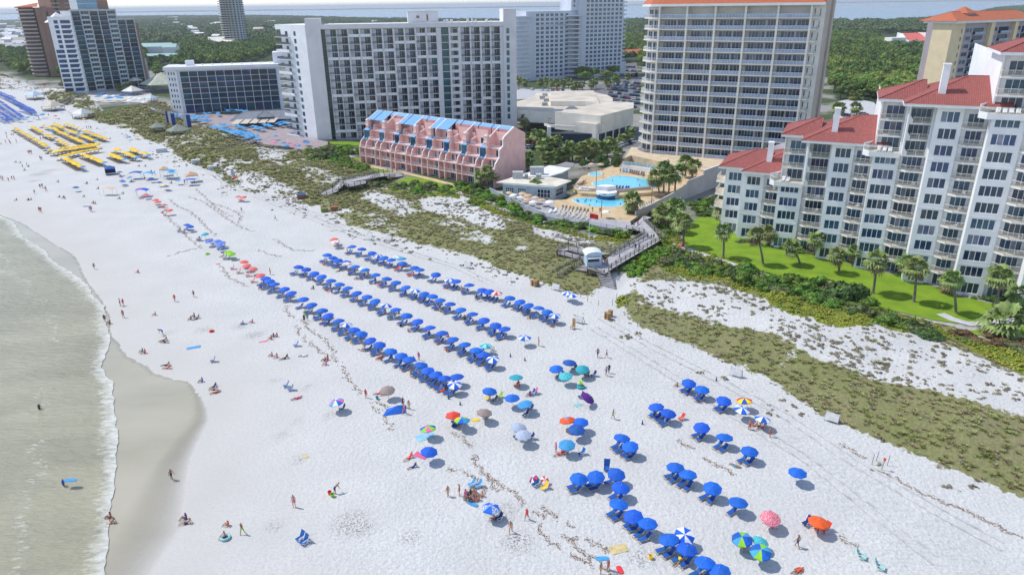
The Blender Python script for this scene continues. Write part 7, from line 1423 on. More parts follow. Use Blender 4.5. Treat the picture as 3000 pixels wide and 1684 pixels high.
# navy field at the far left, one mass
NL = [((-20, 283), (66, 342), 26), ((-20, 300), (48, 346), 18), ((-20, 318), (32, 348), 12), ((20, 282), (100, 326), 24), ((-10, 270), (96, 322), 30), ((-20, 262), (40, 285), 12), ((62, 318), (100, 330), 8), ((-20, 335), (22, 352), 8)]
mb = MB()
for a, b, n in NL:
    for i in range(n):
        t = i/(n-1); x, y = G(a[0]+(b[0]-a[0])*t, a[1]+(b[1]-a[1])*t, 1.72); stamp(mb, x, y, 1.1); mb.box(x-1.8, x-.4, y-1.2, y-.6, .2, .35)
o = mb.build('distant_umbrella_rows', cloth('far_blue_canvas', (.02, .12, .48))); tag(o, kind='stuff')
for k_, (a, b) in enumerate(((52, 346), (80, 343), (102, 338), (124, 334))): umbrella(a, b, 'light blue', f'turquoise umbrella in front of the navy field, {nth(k_+1)} from the left', 'turquoise umbrellas at far left', s=1.35)
# pool deck umbrellas
ds = lambda a, b: (440+a/3.165, 280+b/3.165)
DL = [((225, 172), (330, 200), 6), ((330, 172), (470, 200), 6), ((340, 200), (540, 235), 10), ((400, 185), (545, 200), 6), ((510, 160), (545, 165), 2), ((620, 155), (645, 165), 2), ((690, 120), (750, 132), 4), ((775, 132), (905, 142), 7), ((565, 280), (760, 330), 11), ((660, 262), (740, 285), 5), ((740, 330), (930, 385), 10), ((760, 310), (990, 375), 12), ((815, 275), (880, 300), 5), ((945, 280), (1040, 300), 6), ((1020, 230), (1080, 235), 4), ((1055, 262), (1130, 280), 6), ((1155, 235), (1300, 205), 9), ((1170, 250), (1290, 225), 7), ((1210, 258), (1280, 252), 4), ((910, 340), (1005, 405), 6)]
for r_, (a, b, n) in enumerate(DL):
    n = int(n*1.5)
    for i in range(n):
        t = i/(n-1); px, py = ds(a[0]+(b[0]-a[0])*t+RY.uniform(-9, 9), a[1]+(b[1]-a[1])*t+RY.uniform(-9, 9)); umbrella(px, py, 'light blue', f'bright blue deck umbrella, {nth(i+1)} along the {nth(r_+1)} line of the hotel deck', 'bright blue umbrellas on the hotel deck', s=1.05, z=.5, name='patio_umbrella', pole=i % 2 == 0)
for k_, (a, b, st) in enumerate(((1160, 372, 'light blue'), (1150, 432, 'pinkd'), (1235, 435, 'light blue'), (1280, 440, 'pinkd'), (1255, 460, 'light blue'), (1335, 455, 'pinkd'), (1370, 460, 'light blue'), (1440, 420, 'mid blue'), (1460, 430, 'light blue'))):
    STY['pinkd'] = [CPI]; umbrella(*ds(a, b), st, f"{'pink' if st == 'pinkd' else 'blue'} umbrella, {nth(k_+1)} of those at the foot of the hotel stair tower", 'umbrellas at the hotel stair tower', s=1.15, z=.5, name='patio_umbrella')
for k_, (a, b, st) in enumerate(((790, 935, 'mid blue'), (1045, 938, 'mid blue'), (985, 965, 'light blue'), (1070, 960, 'white'), (1095, 975, 'light blue'), (1140, 962, 'white'), (1170, 970, 'light blue'), (1225, 958, 'mid blue'), (1295, 958, 'mid blue'), (1310, 980, 'white'), (1370, 985, 'white'), (1415, 990, 'white'), (1460, 1018, 'white'), (1310, 1005, 'white'), (1200, 978, 'light blue'))): umbrella(*T(0, 0, a, b), st, f'{st} umbrella, {nth(k_+1)} along the terrace of the grey glass tower', 'terrace umbrellas of the glass tower', s=1.9, z=.3, name='patio_umbrella')
cu = lambda a, b: (1430+a/4.086, 440+b/4.086)
for k_, (a, b, st) in enumerate(((248, 503, 'straw'), (312, 530, 'white'), (412, 508, 'straw'), (385, 557, 'white'), (482, 530, 'tan'), (460, 583, 'tan'), (562, 560, 'straw'), (645, 587, 'tan'), (542, 612, 'white'), (740, 605, 'white'), (1243, 160, 'straw'), (1348, 160, 'straw'))): umbrella(*cu(a, b), st, f"{'cream' if st == 'white' else st} cafe umbrella, {nth(k_+1)} from the left of those " + ('in front of the clubhouse' if k_ < 10 else 'in front of the round shrubs'), 'cafe umbrellas', s=1.12, z=1.0, name='patio_umbrella')
umbrella(*T(2, 1, 955, 680), 'white', 'white umbrella standing alone on the lounge deck', s=1.1, z=1.0, name='patio_umbrella')
# deck loungers
def lrow(a, b, n, kind, where, z, rz, sc=1.05, jit=.1, grp=None):
    A, B = G(*a, z), G(*b, z)
    for i in range(n):
        t = i/max(1, n-1); dlounger(kind, A[0]+(B[0]-A[0])*t+RY.uniform(-jit, jit), A[1]+(B[1]-A[1])*t+RY.uniform(-jit, jit), rz+RY.uniform(-.12, .12), f'{kind} lounger {where}, {nth(i+1)} from the left', grp or f'{kind} loungers {where}', z=z, sc=sc)
v7 = lambda a, b: T(2, 1, a, b)
lrow(v7(380, 700), v7(430, 690), 2, 'white', 'at the left end of the lounge deck', .95, math.radians(60)); lrow(v7(460, 720), v7(760, 770), 7, 'cream', 'in the front row of the lounge deck', .95, math.radians(60)); lrow(v7(480, 685), v7(760, 735), 9, 'cream', 'in the second row of the lounge deck', .95, math.radians(60)); lrow(v7(500, 660), v7(760, 700), 8, 'brown', 'in the back row of the lounge deck', .95, math.radians(60))
lrow(v7(1120, 285), v7(1150, 290), 2, 'aqua', 'left end of the retaining wall row', 1.93, math.radians(70)); lrow(v7(1185, 298), v7(1320, 322), 7, 'brown', 'in the row under the retaining wall', 1.93, math.radians(70)); lrow(v7(1230, 690), v7(1440, 600), 10, 'cream', 'along the right grey wall', .93, math.radians(150)); lrow(v7(690, 265), v7(780, 280), 3, 'brown', 'behind the hot tub', 1.93, math.radians(30)); lrow(v7(985, 458), v7(1170, 468), 7, 'navy', 'in front of the upper pool', 1.93, math.radians(60)); lrow(v7(650, 430), v7(720, 400), 5, 'brown', 'left of the upper pool', 1.93, math.radians(10)); lrow(v7(680, 470), v7(800, 478), 5, 'white', 'behind the curved wall left of the pool bar', 1.93, math.radians(60))
for a, b, n, zz, nm in (((2300, 352), (2330, 356), 2, 15.55, 'lowest'), ((2548, 278), (2562, 280), 1, 24.9, 'x'),): pass
def terr_l(col, z, n, nm):
    x0, y = cols[col][2]-OX, cols[col][4]-OY
    for i in range(n):
        lx, ly = x0+.8+i*1.0, y+.6; wx = BX+lx*math.cos(math.radians(A25))-ly*math.sin(math.radians(A25)); wy = BY+lx*math.sin(math.radians(A25))+ly*math.cos(math.radians(A25))
        dlounger('white', wx, wy, math.radians(60), f'white lounger on the {nm} roof terrace of the condominium, {nth(i+1)} from the left', 'white loungers on the condominium terraces', z=z)
terr_l(3, 5*FL+.02, 2, 'lowest'); terr_l(7, 8*FL+.02, 3, 'middle'); terr_l(11, 11*FL+.02, 4, 'highest')
# tents and awnings
def awning(px, py, w, d, h, col, label, rz=0, arch=0., legs=True):
    x, y = G(px, py, h); t = thing('canopy_tent', label, 'tent', (x, y, ZH(x, y)), rz); mb = MB(); n = 6
    for i in range(n):
        u0, u1 = i/n, (i+1)/n; z0, z1 = h+arch*math.sin(math.pi*u0), h+arch*math.sin(math.pi*u1); mb.face([(-w/2+w*u0, -d/2, z0), (-w/2+w*u1, -d/2, z1), (-w/2+w*u1, d/2, z1), (-w/2+w*u0, d/2, z0)])
    mb.build('awning', col, t)
    for a in (-1, 1):
        for b in (-1, 1): m_ = MB(); m_.bar((a*w/2, b*d/2, 0), (a*w/2*.97, b*d/2, h), .05); m_.build('leg', M_pole, t)
    return t
def peak(px, py, w, h, col, label, walls=None):
    x, y = G(px, py, h+.5); t = thing('canopy_tent', label, 'tent', (x, y, ZH(x, y)), .5); mb = MB(); q = w/2; P = [(-q, -q), (q, -q), (q, q), (-q, q)]
    for k in range(4): a, b = P[k], P[(k+1) % 4]; mb.face([(*a, h), (*b, h), (0, 0, h+.9)]); mb.face([(*a, h-.25), (*b, h-.25), (*b, h), (*a, h)])
    mb.build('roof', col, t)
    for a in P: m_ = MB(); m_.bar((*a, 0), (*a, h), .06); m_.build('leg', M_pole, t)
    if walls: m_ = MB(); m_.face([(-q, q, .1), (q, q, .1), (q, q, h), (-q, q, h)]); m_.face([(-q, -q, .1), (-q, q, .1), (-q, q, h), (-q, -q, h)]); m_.build('side_wall', walls, t)
    return t
peak(*T(0, 1, 1100, 235), 3.2, 2.2, CDB, 'navy walled tent right of the yellow umbrella lines', CNA); peak(*T(0, 1, 1645, 242), 2.8, 2.4, CTAN, 'small tan peaked tent behind the light blue awnings'); peak(*T(0, 1, 1925, 300), 3.6, 2.4, CTAN, 'larger tan peaked tent nearest the tyre tracks')
awning(*T(0, 1, 1360, 298), 4, 3, 2.0, CDB, 'dark teal arched awning left of the light blue ones', .2, .35); awning(*T(0, 1, 1490, 305), 3.6, 3, 2.0, CLB, 'bright blue awning next to two standing people', .2, .4); awning(*T(0, 1, 1690, 285), 4.4, 3, 2.2, CLB, 'widest light blue awning right of centre of the far group', .1, .5); awning(*T(0, 1, 1710, 305), 3.6, 2.6, 1.9, CTQ, 'pale turquoise awning in front of the widest one', -.1, .4); awning(*T(0, 1, 1915, 365), 3.4, 2.4, 1.9, CB, 'royal blue awning in front of the tan tent', .1, .1); awning(*T(0, 1, 1425, 475), 3.8, 2.6, 1.9, CB, 'royal blue arched sunshade on curved poles beside a coral umbrella', .15, .5); awning(*T(0, 1, 1410, 457), 2.6, 1.2, 2.3, CPI, 'pink and purple strip awning behind the arched sunshade', .3, .1)
awning(*T(0, 1, 1080, 457), 4.4, 2.0, 2.0, CST, 'tan sail shade on the smooth far sand', -.1, .35)
tt = thing('beach_tent', 'collapsed blue beach tent lying on the sand beside three people', 'tent', (*G(*T(1, 2, 1410, 1250)), 0), .3); mb = MB(); mb.face([(-2, -.8, .05), (1.2, -1, .1), (.3, .1, .85)]); mb.face([(1.2, -1, .1), (1.6, 1, .1), (.3, .1, .85)]); mb.face([(1.6, 1, .1), (-1.2, .9, .05), (.3, .1, .85)]); mb.face([(-1.2, .9, .05), (-2, -.8, .05), (.3, .1, .85)]); mb.build('cloth', CB, tt)
# towels, boards, floats, coolers, signs
def towel(i, j, a, b, w, d, col, label, rz=.4, name='beach_towel', cat='towel', h=.03):
    x, y = GT(i, j, a, b); mb = MB(); n = 5
    for k in range(n):
        for l in range(3): z = lambda u, v: .02+.02*math.sin(u*5+v*3); u0, u1, v0, v1 = -w/2+w*k/n, -w/2+w*(k+1)/n, -d/2+d*l/3, -d/2+d*(l+1)/3; mb.face([(u0, v0, z(u0, v0)), (u1, v0, z(u1, v0)), (u1, v1, z(u1, v1)), (u0, v1, z(u0, v1))])
    o = mb.build(name, col); o.location = (x, y, ZH(x, y)+.015); o.rotation_euler = (0, 0, rz); return tag(o, label, cat)
CYT = cloth('sand_yellow_towel', (.68, .55, .28))
towel(2, 3, 1063, 1187, 2.0, 1.2, CYT, 'yellow beige towel lying alone near the wrack line', .3); towel(1, 3, 1690, 65, 2.5, 1.5, cloth('pale_blue_towel', (.28, .55, .75)), 'pale blue towel beside the green and magenta umbrella', .5); towel(1, 3, 1650, 255, 1.9, 1.0, CPI, 'pink towel beside a blue umbrella', -.5); towel(1, 3, 495, 270, .8, .6, CYT, 'small faded yellow cloth on the smooth sand', .6); towel(0, 2, 1950, 612, 2.2, .9, CLB, 'blue towel under a sunbather near the wet sand', .45); towel(1, 2, 2210, 1343, 1.0, .7, CY, 'small orange yellow towel left of the brown umbrella', .2); towel(1, 2, 75, 552, 1.4, .5, CPI, 'pink mat in front of a seated family', .4); towel(2, 2, 665, 1190, 1.2, .8, CTQ, 'pale turquoise towel below the purple umbrella', .5); towel(1, 1, 1035, 1355, 1.4, .9, CTQ, 'pale turquoise towel between the second and third rows', .2); towel(2, 2, 2155, 937, .8, .5, CDB, 'small folded blue cloth near the dune sign boards', .3); towel(0, 1, 2195, 1217, .9, .5, CR_, 'small red mat beside the lime umbrellas', .3); towel(1, 2, 740, 47, 1.0, .5, CR_, 'small red cloth beside the second row', .8)
def board(px, py, L_, W_, col, label, rz=0, z=.05, tilt=0):
    x, y = G(px, py, z); mb = MB(); P = []
    for k in range(16): a = 2*math.pi*k/16; P.append((L_/2*math.copysign(abs(math.cos(a))**.7, math.cos(a)), W_/2*math.copysign(abs(math.sin(a))**.6, math.sin(a))))
    mb.prism(P, 0, .06); o = mb.build('bodyboard', col); o.location = (x, y, z+(ZH(x, y) if z < .2 else 0)); o.rotation_euler = (tilt, 0, rz); return tag(o, label, 'bodyboard')
board(*T(0, 3, 705, 500), 1.5, .6, CLB, 'blue bodyboard held flat over the sea by a wading child', 0, 1.0); board(*T(2, 3, 902, 1282), 1.4, .6, CLB, 'blue bodyboard carried overhead by a person near the wrack line', 0, 1.9); board(*T(2, 3, 1077, 1395), 1.1, .6, CR_, 'red and white bodyboard lying on the sand', 1.8); board(*T(1, 3, 2160, 735), 1.6, .55, CLB, 'blue bodyboard below the large seated group', -.6); board(*T(0, 2, 2455, 375), 1.2, .5, CLB, 'blue float beside a child in the dug sand', .2); board(*T(0, 1, 870, 635), 2.0, .5, CDB, 'long blue inflatable lying near two walkers', .05)
def torus(px, py, R, r, col, label, z=.0):
    x, y = G(px, py, .1+z); mb = MB(); n, m_ = 18, 8
    for i in range(n):
        for j in range(m_): a, b = 2*math.pi*i/n, 2*math.pi*j/m_; mb.v.append(((R+r*math.cos(b))*math.cos(a), (R+r*math.cos(b))*math.sin(a), r+r*math.sin(b)))
    for i in range(n):
        for j in range(m_): mb.f.append((i*m_+j, ((i+1) % n)*m_+j, ((i+1) % n)*m_+(j+1) % m_, i*m_+(j+1) % m_)); mb.m.append(0)
    o = mb.build('swim_ring', col, smooth=True); o.location = (x, y, ZH(x, y)+z); return tag(o, label, 'swim ring')
torus(*T(1, 2, 1872, 1040), .42, .16, COR, 'orange swim ring below the striped umbrella at the end of the front row'); torus(*T(0, 2, 2130, 447), .34, .12, CR_, 'red swim ring lying near a hole in the sand'); torus(*T(0, 3, 2255, 1075), .42, .15, CTQ, 'pale blue swim ring with a child sitting in it'); torus(*T(2, 2, 690, 1010), .45, .2, CTE, 'green and teal palm tree float near the turquoise cluster'); torus(*T(0, 1, 2087, 1113), .4, .14, CGR, 'green swim ring left of the lime umbrellas'); torus(*T(1, 2, 1995, 1400), .3, .12, CDB, 'blue swim ring under the yellow, blue and green umbrella')
pf_ = thing('palm_float', 'inflatable palm tree with yellow trunk and lime leaves on its teal ring', 'float', (*G(*T(2, 2, 690, 1010)), .1)); mb = MB(); mb.rings([(0, 0, .1, .16), (0, 0, .8, .1)], 8); mb.build('trunk', CY, pf_)
mb = MB()
for k in range(6): a = k*1.047; mb.face([(0, 0, .85), (.3*math.cos(a-.4), .3*math.sin(a-.4), 1.0), (.6*math.cos(a), .6*math.sin(a), .7), (.3*math.cos(a+.4), .3*math.sin(a+.4), 1.0)])
mb.build('leaf_crown', CGR, pf_)
def lchair(i, j, a, b, col, label, rz, s=1.): 
    x, y = GT(i, j, a, b); t = thing('beach_chair', label, 'chair', (x, y, ZH(x, y)), rz); t.scale = (s, s, s); mb = MB()
    for yy in (-.3, .3): mb.bar((-.35, yy, 0), (.4, yy, .35), .04); mb.bar((.35, yy, 0), (-.35, yy, .35), .04); mb.bar((-.3, yy, .5), (.35, yy, .5), .04); mb.bar((.2, yy, .2), (.55, yy, .95), .04)
    mb.build('frame', M_trim, t); mb = MB(); mb.box(-.35, .25, -.28, .28, .24, .29); mb.build('seat', col, t); mb = MB(); mb.bar((.24, 0, .26), (.52, 0, .92), .56, .04); mb.build('backrest', col, t); return t
S_TB = pattern('teal_stripe_sling', (.03, .40, .38), (.45, .75, .65), 'ring')
for args in ((3, 3, 935, 1280, S_TB, 'teal striped beach chair, left of a pair at the bottom right', 2.6, 1.15), (3, 3, 1120, 1390, S_TB, 'teal striped beach chair, right of a pair at the bottom right', 2.6, 1.15), (1, 3, 440, 1100, CDB, 'blue beach chair with a printed towel over its back, alone on smooth sand', .9, 1.1), (1, 3, 480, 1135, CDB, 'plain blue beach chair beside the one with a towel', .9, 1.1), (1, 2, 400, 600, CDB, 'single blue beach chair above the wrack line', .4), (1, 2, 300, 1010, CDB, 'blue beach chair, left of a pair on the smooth sand', .4), (1, 2, 345, 1045, CDB, 'blue beach chair, right of a pair on the smooth sand', .4), (2, 3, 690, 250, CDB, 'blue beach chair right of the people under the light blue umbrella', .5), (2, 3, 945, 400, CDB, 'tall blue chair behind the front line of umbrellas', 1.4, 1.3), (2, 3, 235, 560, CLB, 'light blue chair under the red and purple sunshade', .6), (2, 3, 320, 590, CY, 'yellow chair under the red and purple sunshade', .6),
             (1, 2, 2330, 1140, CY, 'yellow chair in the group under a blue umbrella', .6), (1, 2, 2400, 1160, MATS['brown_sling'], 'brown chair in the group with the yellow chair', .6), (1, 2, 2450, 1120, CGR, 'lime chair in the group with the yellow chair', .6), (1, 2, 865, 1245, CNA, 'navy chair under the small lime sunshade', .5), (2, 2, 40, 1010, CR_, 'red chair under the pale teal umbrella', .5), (2, 2, 200, 1090, CDB, 'blue chair left of a pink one', .5), (2, 2, 225, 1080, CPI, 'pink chair right of a blue one', .5), (2, 2, 490, 910, MATS['brown_sling'], 'brown chair under the left blue umbrella of the turquoise cluster', .5), (2, 2, 620, 840, MATS['brown_sling'], 'brown chair behind the turquoise cluster', .5), (2, 2, 745, 900, CNA, 'navy chair under the largest turquoise umbrella, left', .5), (2, 2, 815, 905, CNA, 'navy chair under the largest turquoise umbrella, right', .5), (2, 2, 690, 1120, CNA, 'navy chair under the purple umbrella', .5), (2, 2, 130, 1310, CNA, 'dark patterned chair standing alone below the light blue umbrella', .5), (2, 2, 180, 1245, CNA, 'navy chair beside the light blue umbrella', .5), (1, 2, 2310, 1340, MATS['brown_sling'], 'brown chair under the brown ringed umbrella', .4), (2, 3, 40, 80, CNA, 'dark chair under the left ringed umbrella', .4), (2, 3, 185, 95, CNA, 'dark chair under the right ringed umbrella', .4),
             (3, 3, 380, 950, CNA, 'navy chair left of the big orange umbrella', .5, 1.15), (3, 3, 500, 1010, CR_, 'red chair under the big orange umbrella, left', .5, 1.15), (3, 3, 565, 1010, CR_, 'red chair under the big orange umbrella, right', .5, 1.15), (3, 3, 55, 965, CPI, 'magenta chair under the pink floral umbrella', .5, 1.15), (2, 2, 1415, 1290, CTE, 'teal beach cart chair left of the two blue umbrellas', .5), (1, 3, 2420, 900, CNA, 'navy chair under the printed six sided umbrella', .5), (1, 3, 2150, 560, CLB, 'light blue chair behind the large seated group', .5), (1, 3, 2215, 570, CLB, 'second light blue chair behind the large seated group', .5), (1, 2, 1990, 1370, CNA, 'navy chair under the bright red umbrella', .5), (1, 2, 2060, 1400, CPU, 'purple chair under the yellow, blue and green umbrella', .5), (0, 2, 2140, 758, CNA, 'dark low chair near the middle of the smooth sand', .4), (2, 2, 1700, 1360-20, CR_, 'red round backed chair under the second blue umbrella', .5)): lchair(*args)
for k_, (i, j, a, b) in enumerate(((0, 1, 1660, 730), (0, 1, 2335, 1270), (0, 1, 2400, 1310), (0, 1, 2490, 1340), (0, 1, 2540, 1400), (0, 1, 1410, 560), (0, 1, 2420, 575), (1, 1, 820, 1020))): lchair(i, j, a, b, CR_ if k_ > 5 else MATS.get('faded_red_sling') or cloth('faded_red_sling', (.6, .11, .05)), f'red beach chair by the coral umbrellas, {nth(k_+1)} counting towards the rows', .5, 1.1)
for k_, (i, j, a, b) in enumerate(((0, 1, 1800, 895), (0, 1, 1850, 905), (0, 1, 1880, 870), (0, 1, 1990, 980), (0, 1, 2010, 985), (0, 1, 2140, 1020), (0, 1, 2200, 1075), (0, 1, 2250, 1040), (0, 1, 2260, 1170), (0, 1, 2300, 1170), (0, 1, 1600, 650), (0, 1, 1650, 650))): lchair(i, j, a, b, CNA, f'dark beach chair on the far wrack line, {nth(k_+1)} from the far end', .5, 1.1)
def xform(i, j, a, b): return GT(i, j, a, b)
def signboard(i, j, a, b, label, w=1.7, h=1.3, rz=-.7, col=None):
    x, y = xform(i, j, a, b); t = thing('sign_board', label, 'sign', (x, y, ZH(x, y)), rz); mb = MB(); mb.face([(-w/2, 0, .3), (w/2, 0, .3), (w/2, .5, h), (-w/2, .5, h)]); mb.face([(-w/2, .03, .3), (-w/2, .53, h), (w/2, .53, h), (w/2, .03, .3)]); mb.build('panel', col or mat('pale_board', (.55, .55, .55)), t)
    for s_ in (-1, 1): mb = MB(); mb.bar((s_*w/2, 0, 0), (s_*w/2, .55, h+.1), .09); mb.bar((s_*w/2, 1.0, 0), (s_*w/2, .5, h), .07); mb.build('leg', M_woodl, t)
for args in ((1, 1, 2120, 1260, 'leaning pale board at the dune edge behind the dune side row'), (1, 1, 1330, 985, 'leaning pale frame farther along the dune edge'), (1, 1, 1135, 975, 'small grey frame on the sand at the far dune edge'), (2, 2, 2240, 910, 'slatted board stand at the dune edge on the right'), (3, 2, 630, 1370, 'white framed goal like stand with a red post near the right dunes'), (2, 2, 430, 40, 'small white stand near the striped umbrella pair'), (2, 2, 660, 370, 'small white stand beside the orange ended chair')): signboard(*args)
def crate(px, py, w, d, h, col, label, name='wooden_bin', lid=None, rz=.4):
    x, y = G(px, py); t = thing(name, label, 'box', (x, y, ZH(x, y)), rz); mb = MB(); mb.box(-w/2, w/2, -d/2, d/2, 0, h); 
    for k in range(4): mb.box(-w/2-.02, w/2+.02, -d/2-.02, d/2+.02, h*(k+.3)/4, h*(k+.5)/4)
    mb.build('body', col, t); mb = MB(); mb.box(-w/2-.05, w/2+.05, -d/2-.05, d/2+.05, h, h+.08); mb.build('lid', lid or col, t)
M_rw = mat('red_wood', (.33, .12, .06), .8, .15, 3); M_yw = mat('tan_wood', (.40, .24, .11), .8, .15, 3)
crate(*T(1, 1, 462, 560), 2.6, 1.6, 1.1, M_rw, 'red brown storage box with a blue lid at the far dune edge', 'storage_box', CDB); crate(*T(1, 1, 788, 680), 2.0, 1.3, 1.1, M_rw, 'red brown storage box at the dune edge', 'storage_box'); crate(*T(1, 1, 692, 690), 1.9, 1.2, 1.0, mat('green_box', (.18, .22, .05)), 'green storage box left of the red brown one', 'storage_box'); crate(*T(0, 1, 1975, 205), 3, 1.8, 1.2, mat('pale_plastic', (.60, .64, .68)), 'white plastic tank at the far dune edge', 'storage_box'); crate(*T(0, 1, 2140, 265), 3, 1.6, 1.1, MATS['pale_plastic'], 'second white tank nearer along the dune edge', 'storage_box'); crate(*T(0, 1, 1630, 90), 4, 2, 1.5, MATS['pale_plastic'], 'farthest white tank at the dune edge', 'storage_box')
for k_, (a, b, n_) in enumerate(((945, 320, 'left'), (970, 330, 'middle'), (990, 300, 'right'))): crate(*T(2, 2, a, b), .6, .6, 1.15, M_yw, f'{n_} one of three brown wooden bins at the end of the sand path', 'trash_bin', rz=.3*k_)
for k_, (a, b) in enumerate(((205, 1430), (235, 1440), (255, 1425))): crate(*T(2, 1, a, b), .6, .6, 1.1, M_yw, f'brown wooden bin at the foot of the ramp, {nth(k_+1)} from the left', 'trash_bin')
x, y = xform(2, 2, 610, 425); t = thing('tall_chair', 'tall wooden chair with an orange end standing on the bare sand', 'chair', (x, y, ZH(x, y)), .8); mb = MB(); mb.box(-.35, .35, -.3, .3, .5, .56); [mb.box(a-.04, a+.04, b-.04, b+.04, 0, .55) for a in (-.3, .3) for b in (-.26, .26)]; mb.build('frame', M_yw, t); mb = MB(); mb.box(.26, .36, -.3, .3, .5, 1.9); mb.build('backrest', M_yw, t)
lchair(1, 1, 315, 610, M_rw, 'red brown wooden chair near the far dune edge', .6, 1.4)
lt_ = thing('lifeguard_stand', 'red lifeguard stand on tracks in front of the far dunes', 'lifeguard stand', (*G(*T(0, 1, 2390, 360)), 0), .5); mb = MB(); mb.box(-1.2, 1.2, -.8, .8, .2, .9); mb.build('body', CR_, lt_); mb = MB(); mb.bar((-.9, .5, .9), (-1.1, 1.6, 3.0), 1.0, .08); mb.build('ramp', MATS['pale_board'], lt_)
for k_, (i, j, a, b) in enumerate(((2, 2, 2055, 945), (1, 2, 2055, 1190), (1, 2, 1940, 1130), (2, 2, 130, 745), (1, 2, 2560, 705), (2, 2, 1312, 1383))): x, y = xform(i, j, a, b); mb = MB(); mb.rings([(0, 0, 0, .14), (0, 0, .02, .14), (0, 0, .7, .02)], 8); o = mb.build('cone_marker', CNA); o.location = (x, y, ZH(x, y)); tag(o, f'small dark blue cone marker on the sand, {nth(k_+1)} counted from the right', 'cone', 'dark blue cone markers')
for k_, (i, j, a, b) in enumerate(((1, 3, 765, 665), (1, 2, 1220, 1130), (2, 3, 1385, 1283), (1, 3, 738, 640))): x, y = xform(i, j, a, b); mb = MB(); mb.rings([(0, 0, 0, .12), (0, 0, .3, .18), (0, 0, .31, .15), (0, 0, .08, .1)], 10, cap=False); o = mb.build('sand_bucket', (CGR, CTE, CY, CR_)[k_]); o.location = (x, y, ZH(x, y)); o.scale = (1.4,)*3; tag(o, ('lime bucket beside a child on the smooth sand', 'green bucket beside two sunbathers', 'yellow bucket alone on dug sand', 'red spade bucket next to the lime one')[k_], 'bucket')
# fence stakes of the dunes
RF = random.Random(9)
for k_, (a, b) in enumerate([(1262, 400), (1290, 395), (1440, 450), (1575, 490), (1710, 490), (1820, 620), (1975, 560), (2085, 720), (2245, 800), (2405, 880), (1455, 150), (1050, 130), (1010, 190), (1335, 330), (690, 110), (760, 150), (870, 190)]): x, y = xform(2, 2, a, b); h_ = RF.uniform(.9, 1.6); mb = MB(); mb.rings([(0, 0, 0, .05), (.03, 0, h_, .045)], 6); o = mb.build('fence_post', M_wood); o.location = (x, y, ZH(x, y)); tag(o, f'thin grey post in the dune grass, {nth(k_+1)} of the broken fence line', 'post', 'posts of the broken dune fence')
for k_, (a, b, c_) in enumerate(((1035, 345, 0), (1080, 310, 0), (1190, 355, 0), (1135, 400, 1))):
    x, y = xform(3, 3, a, b); t = thing('sand_marker', f'thin stake on the right dune foot, {nth(k_+1)} of four' if not c_ else 'orange topped stake on the right dune foot', 'stake', (x, y, ZH(x, y))); mb = MB(); mb.rings([(0, 0, 0, .04), (.1, 0, 1.5, .04)], 6); mb.build('stake', M_wood, t)
    if c_: mb = MB(); mb.rings([(.1, 0, 1.4, .15), (.1, 0, 1.7, .15)], 8); mb.build('cap', COR, t)
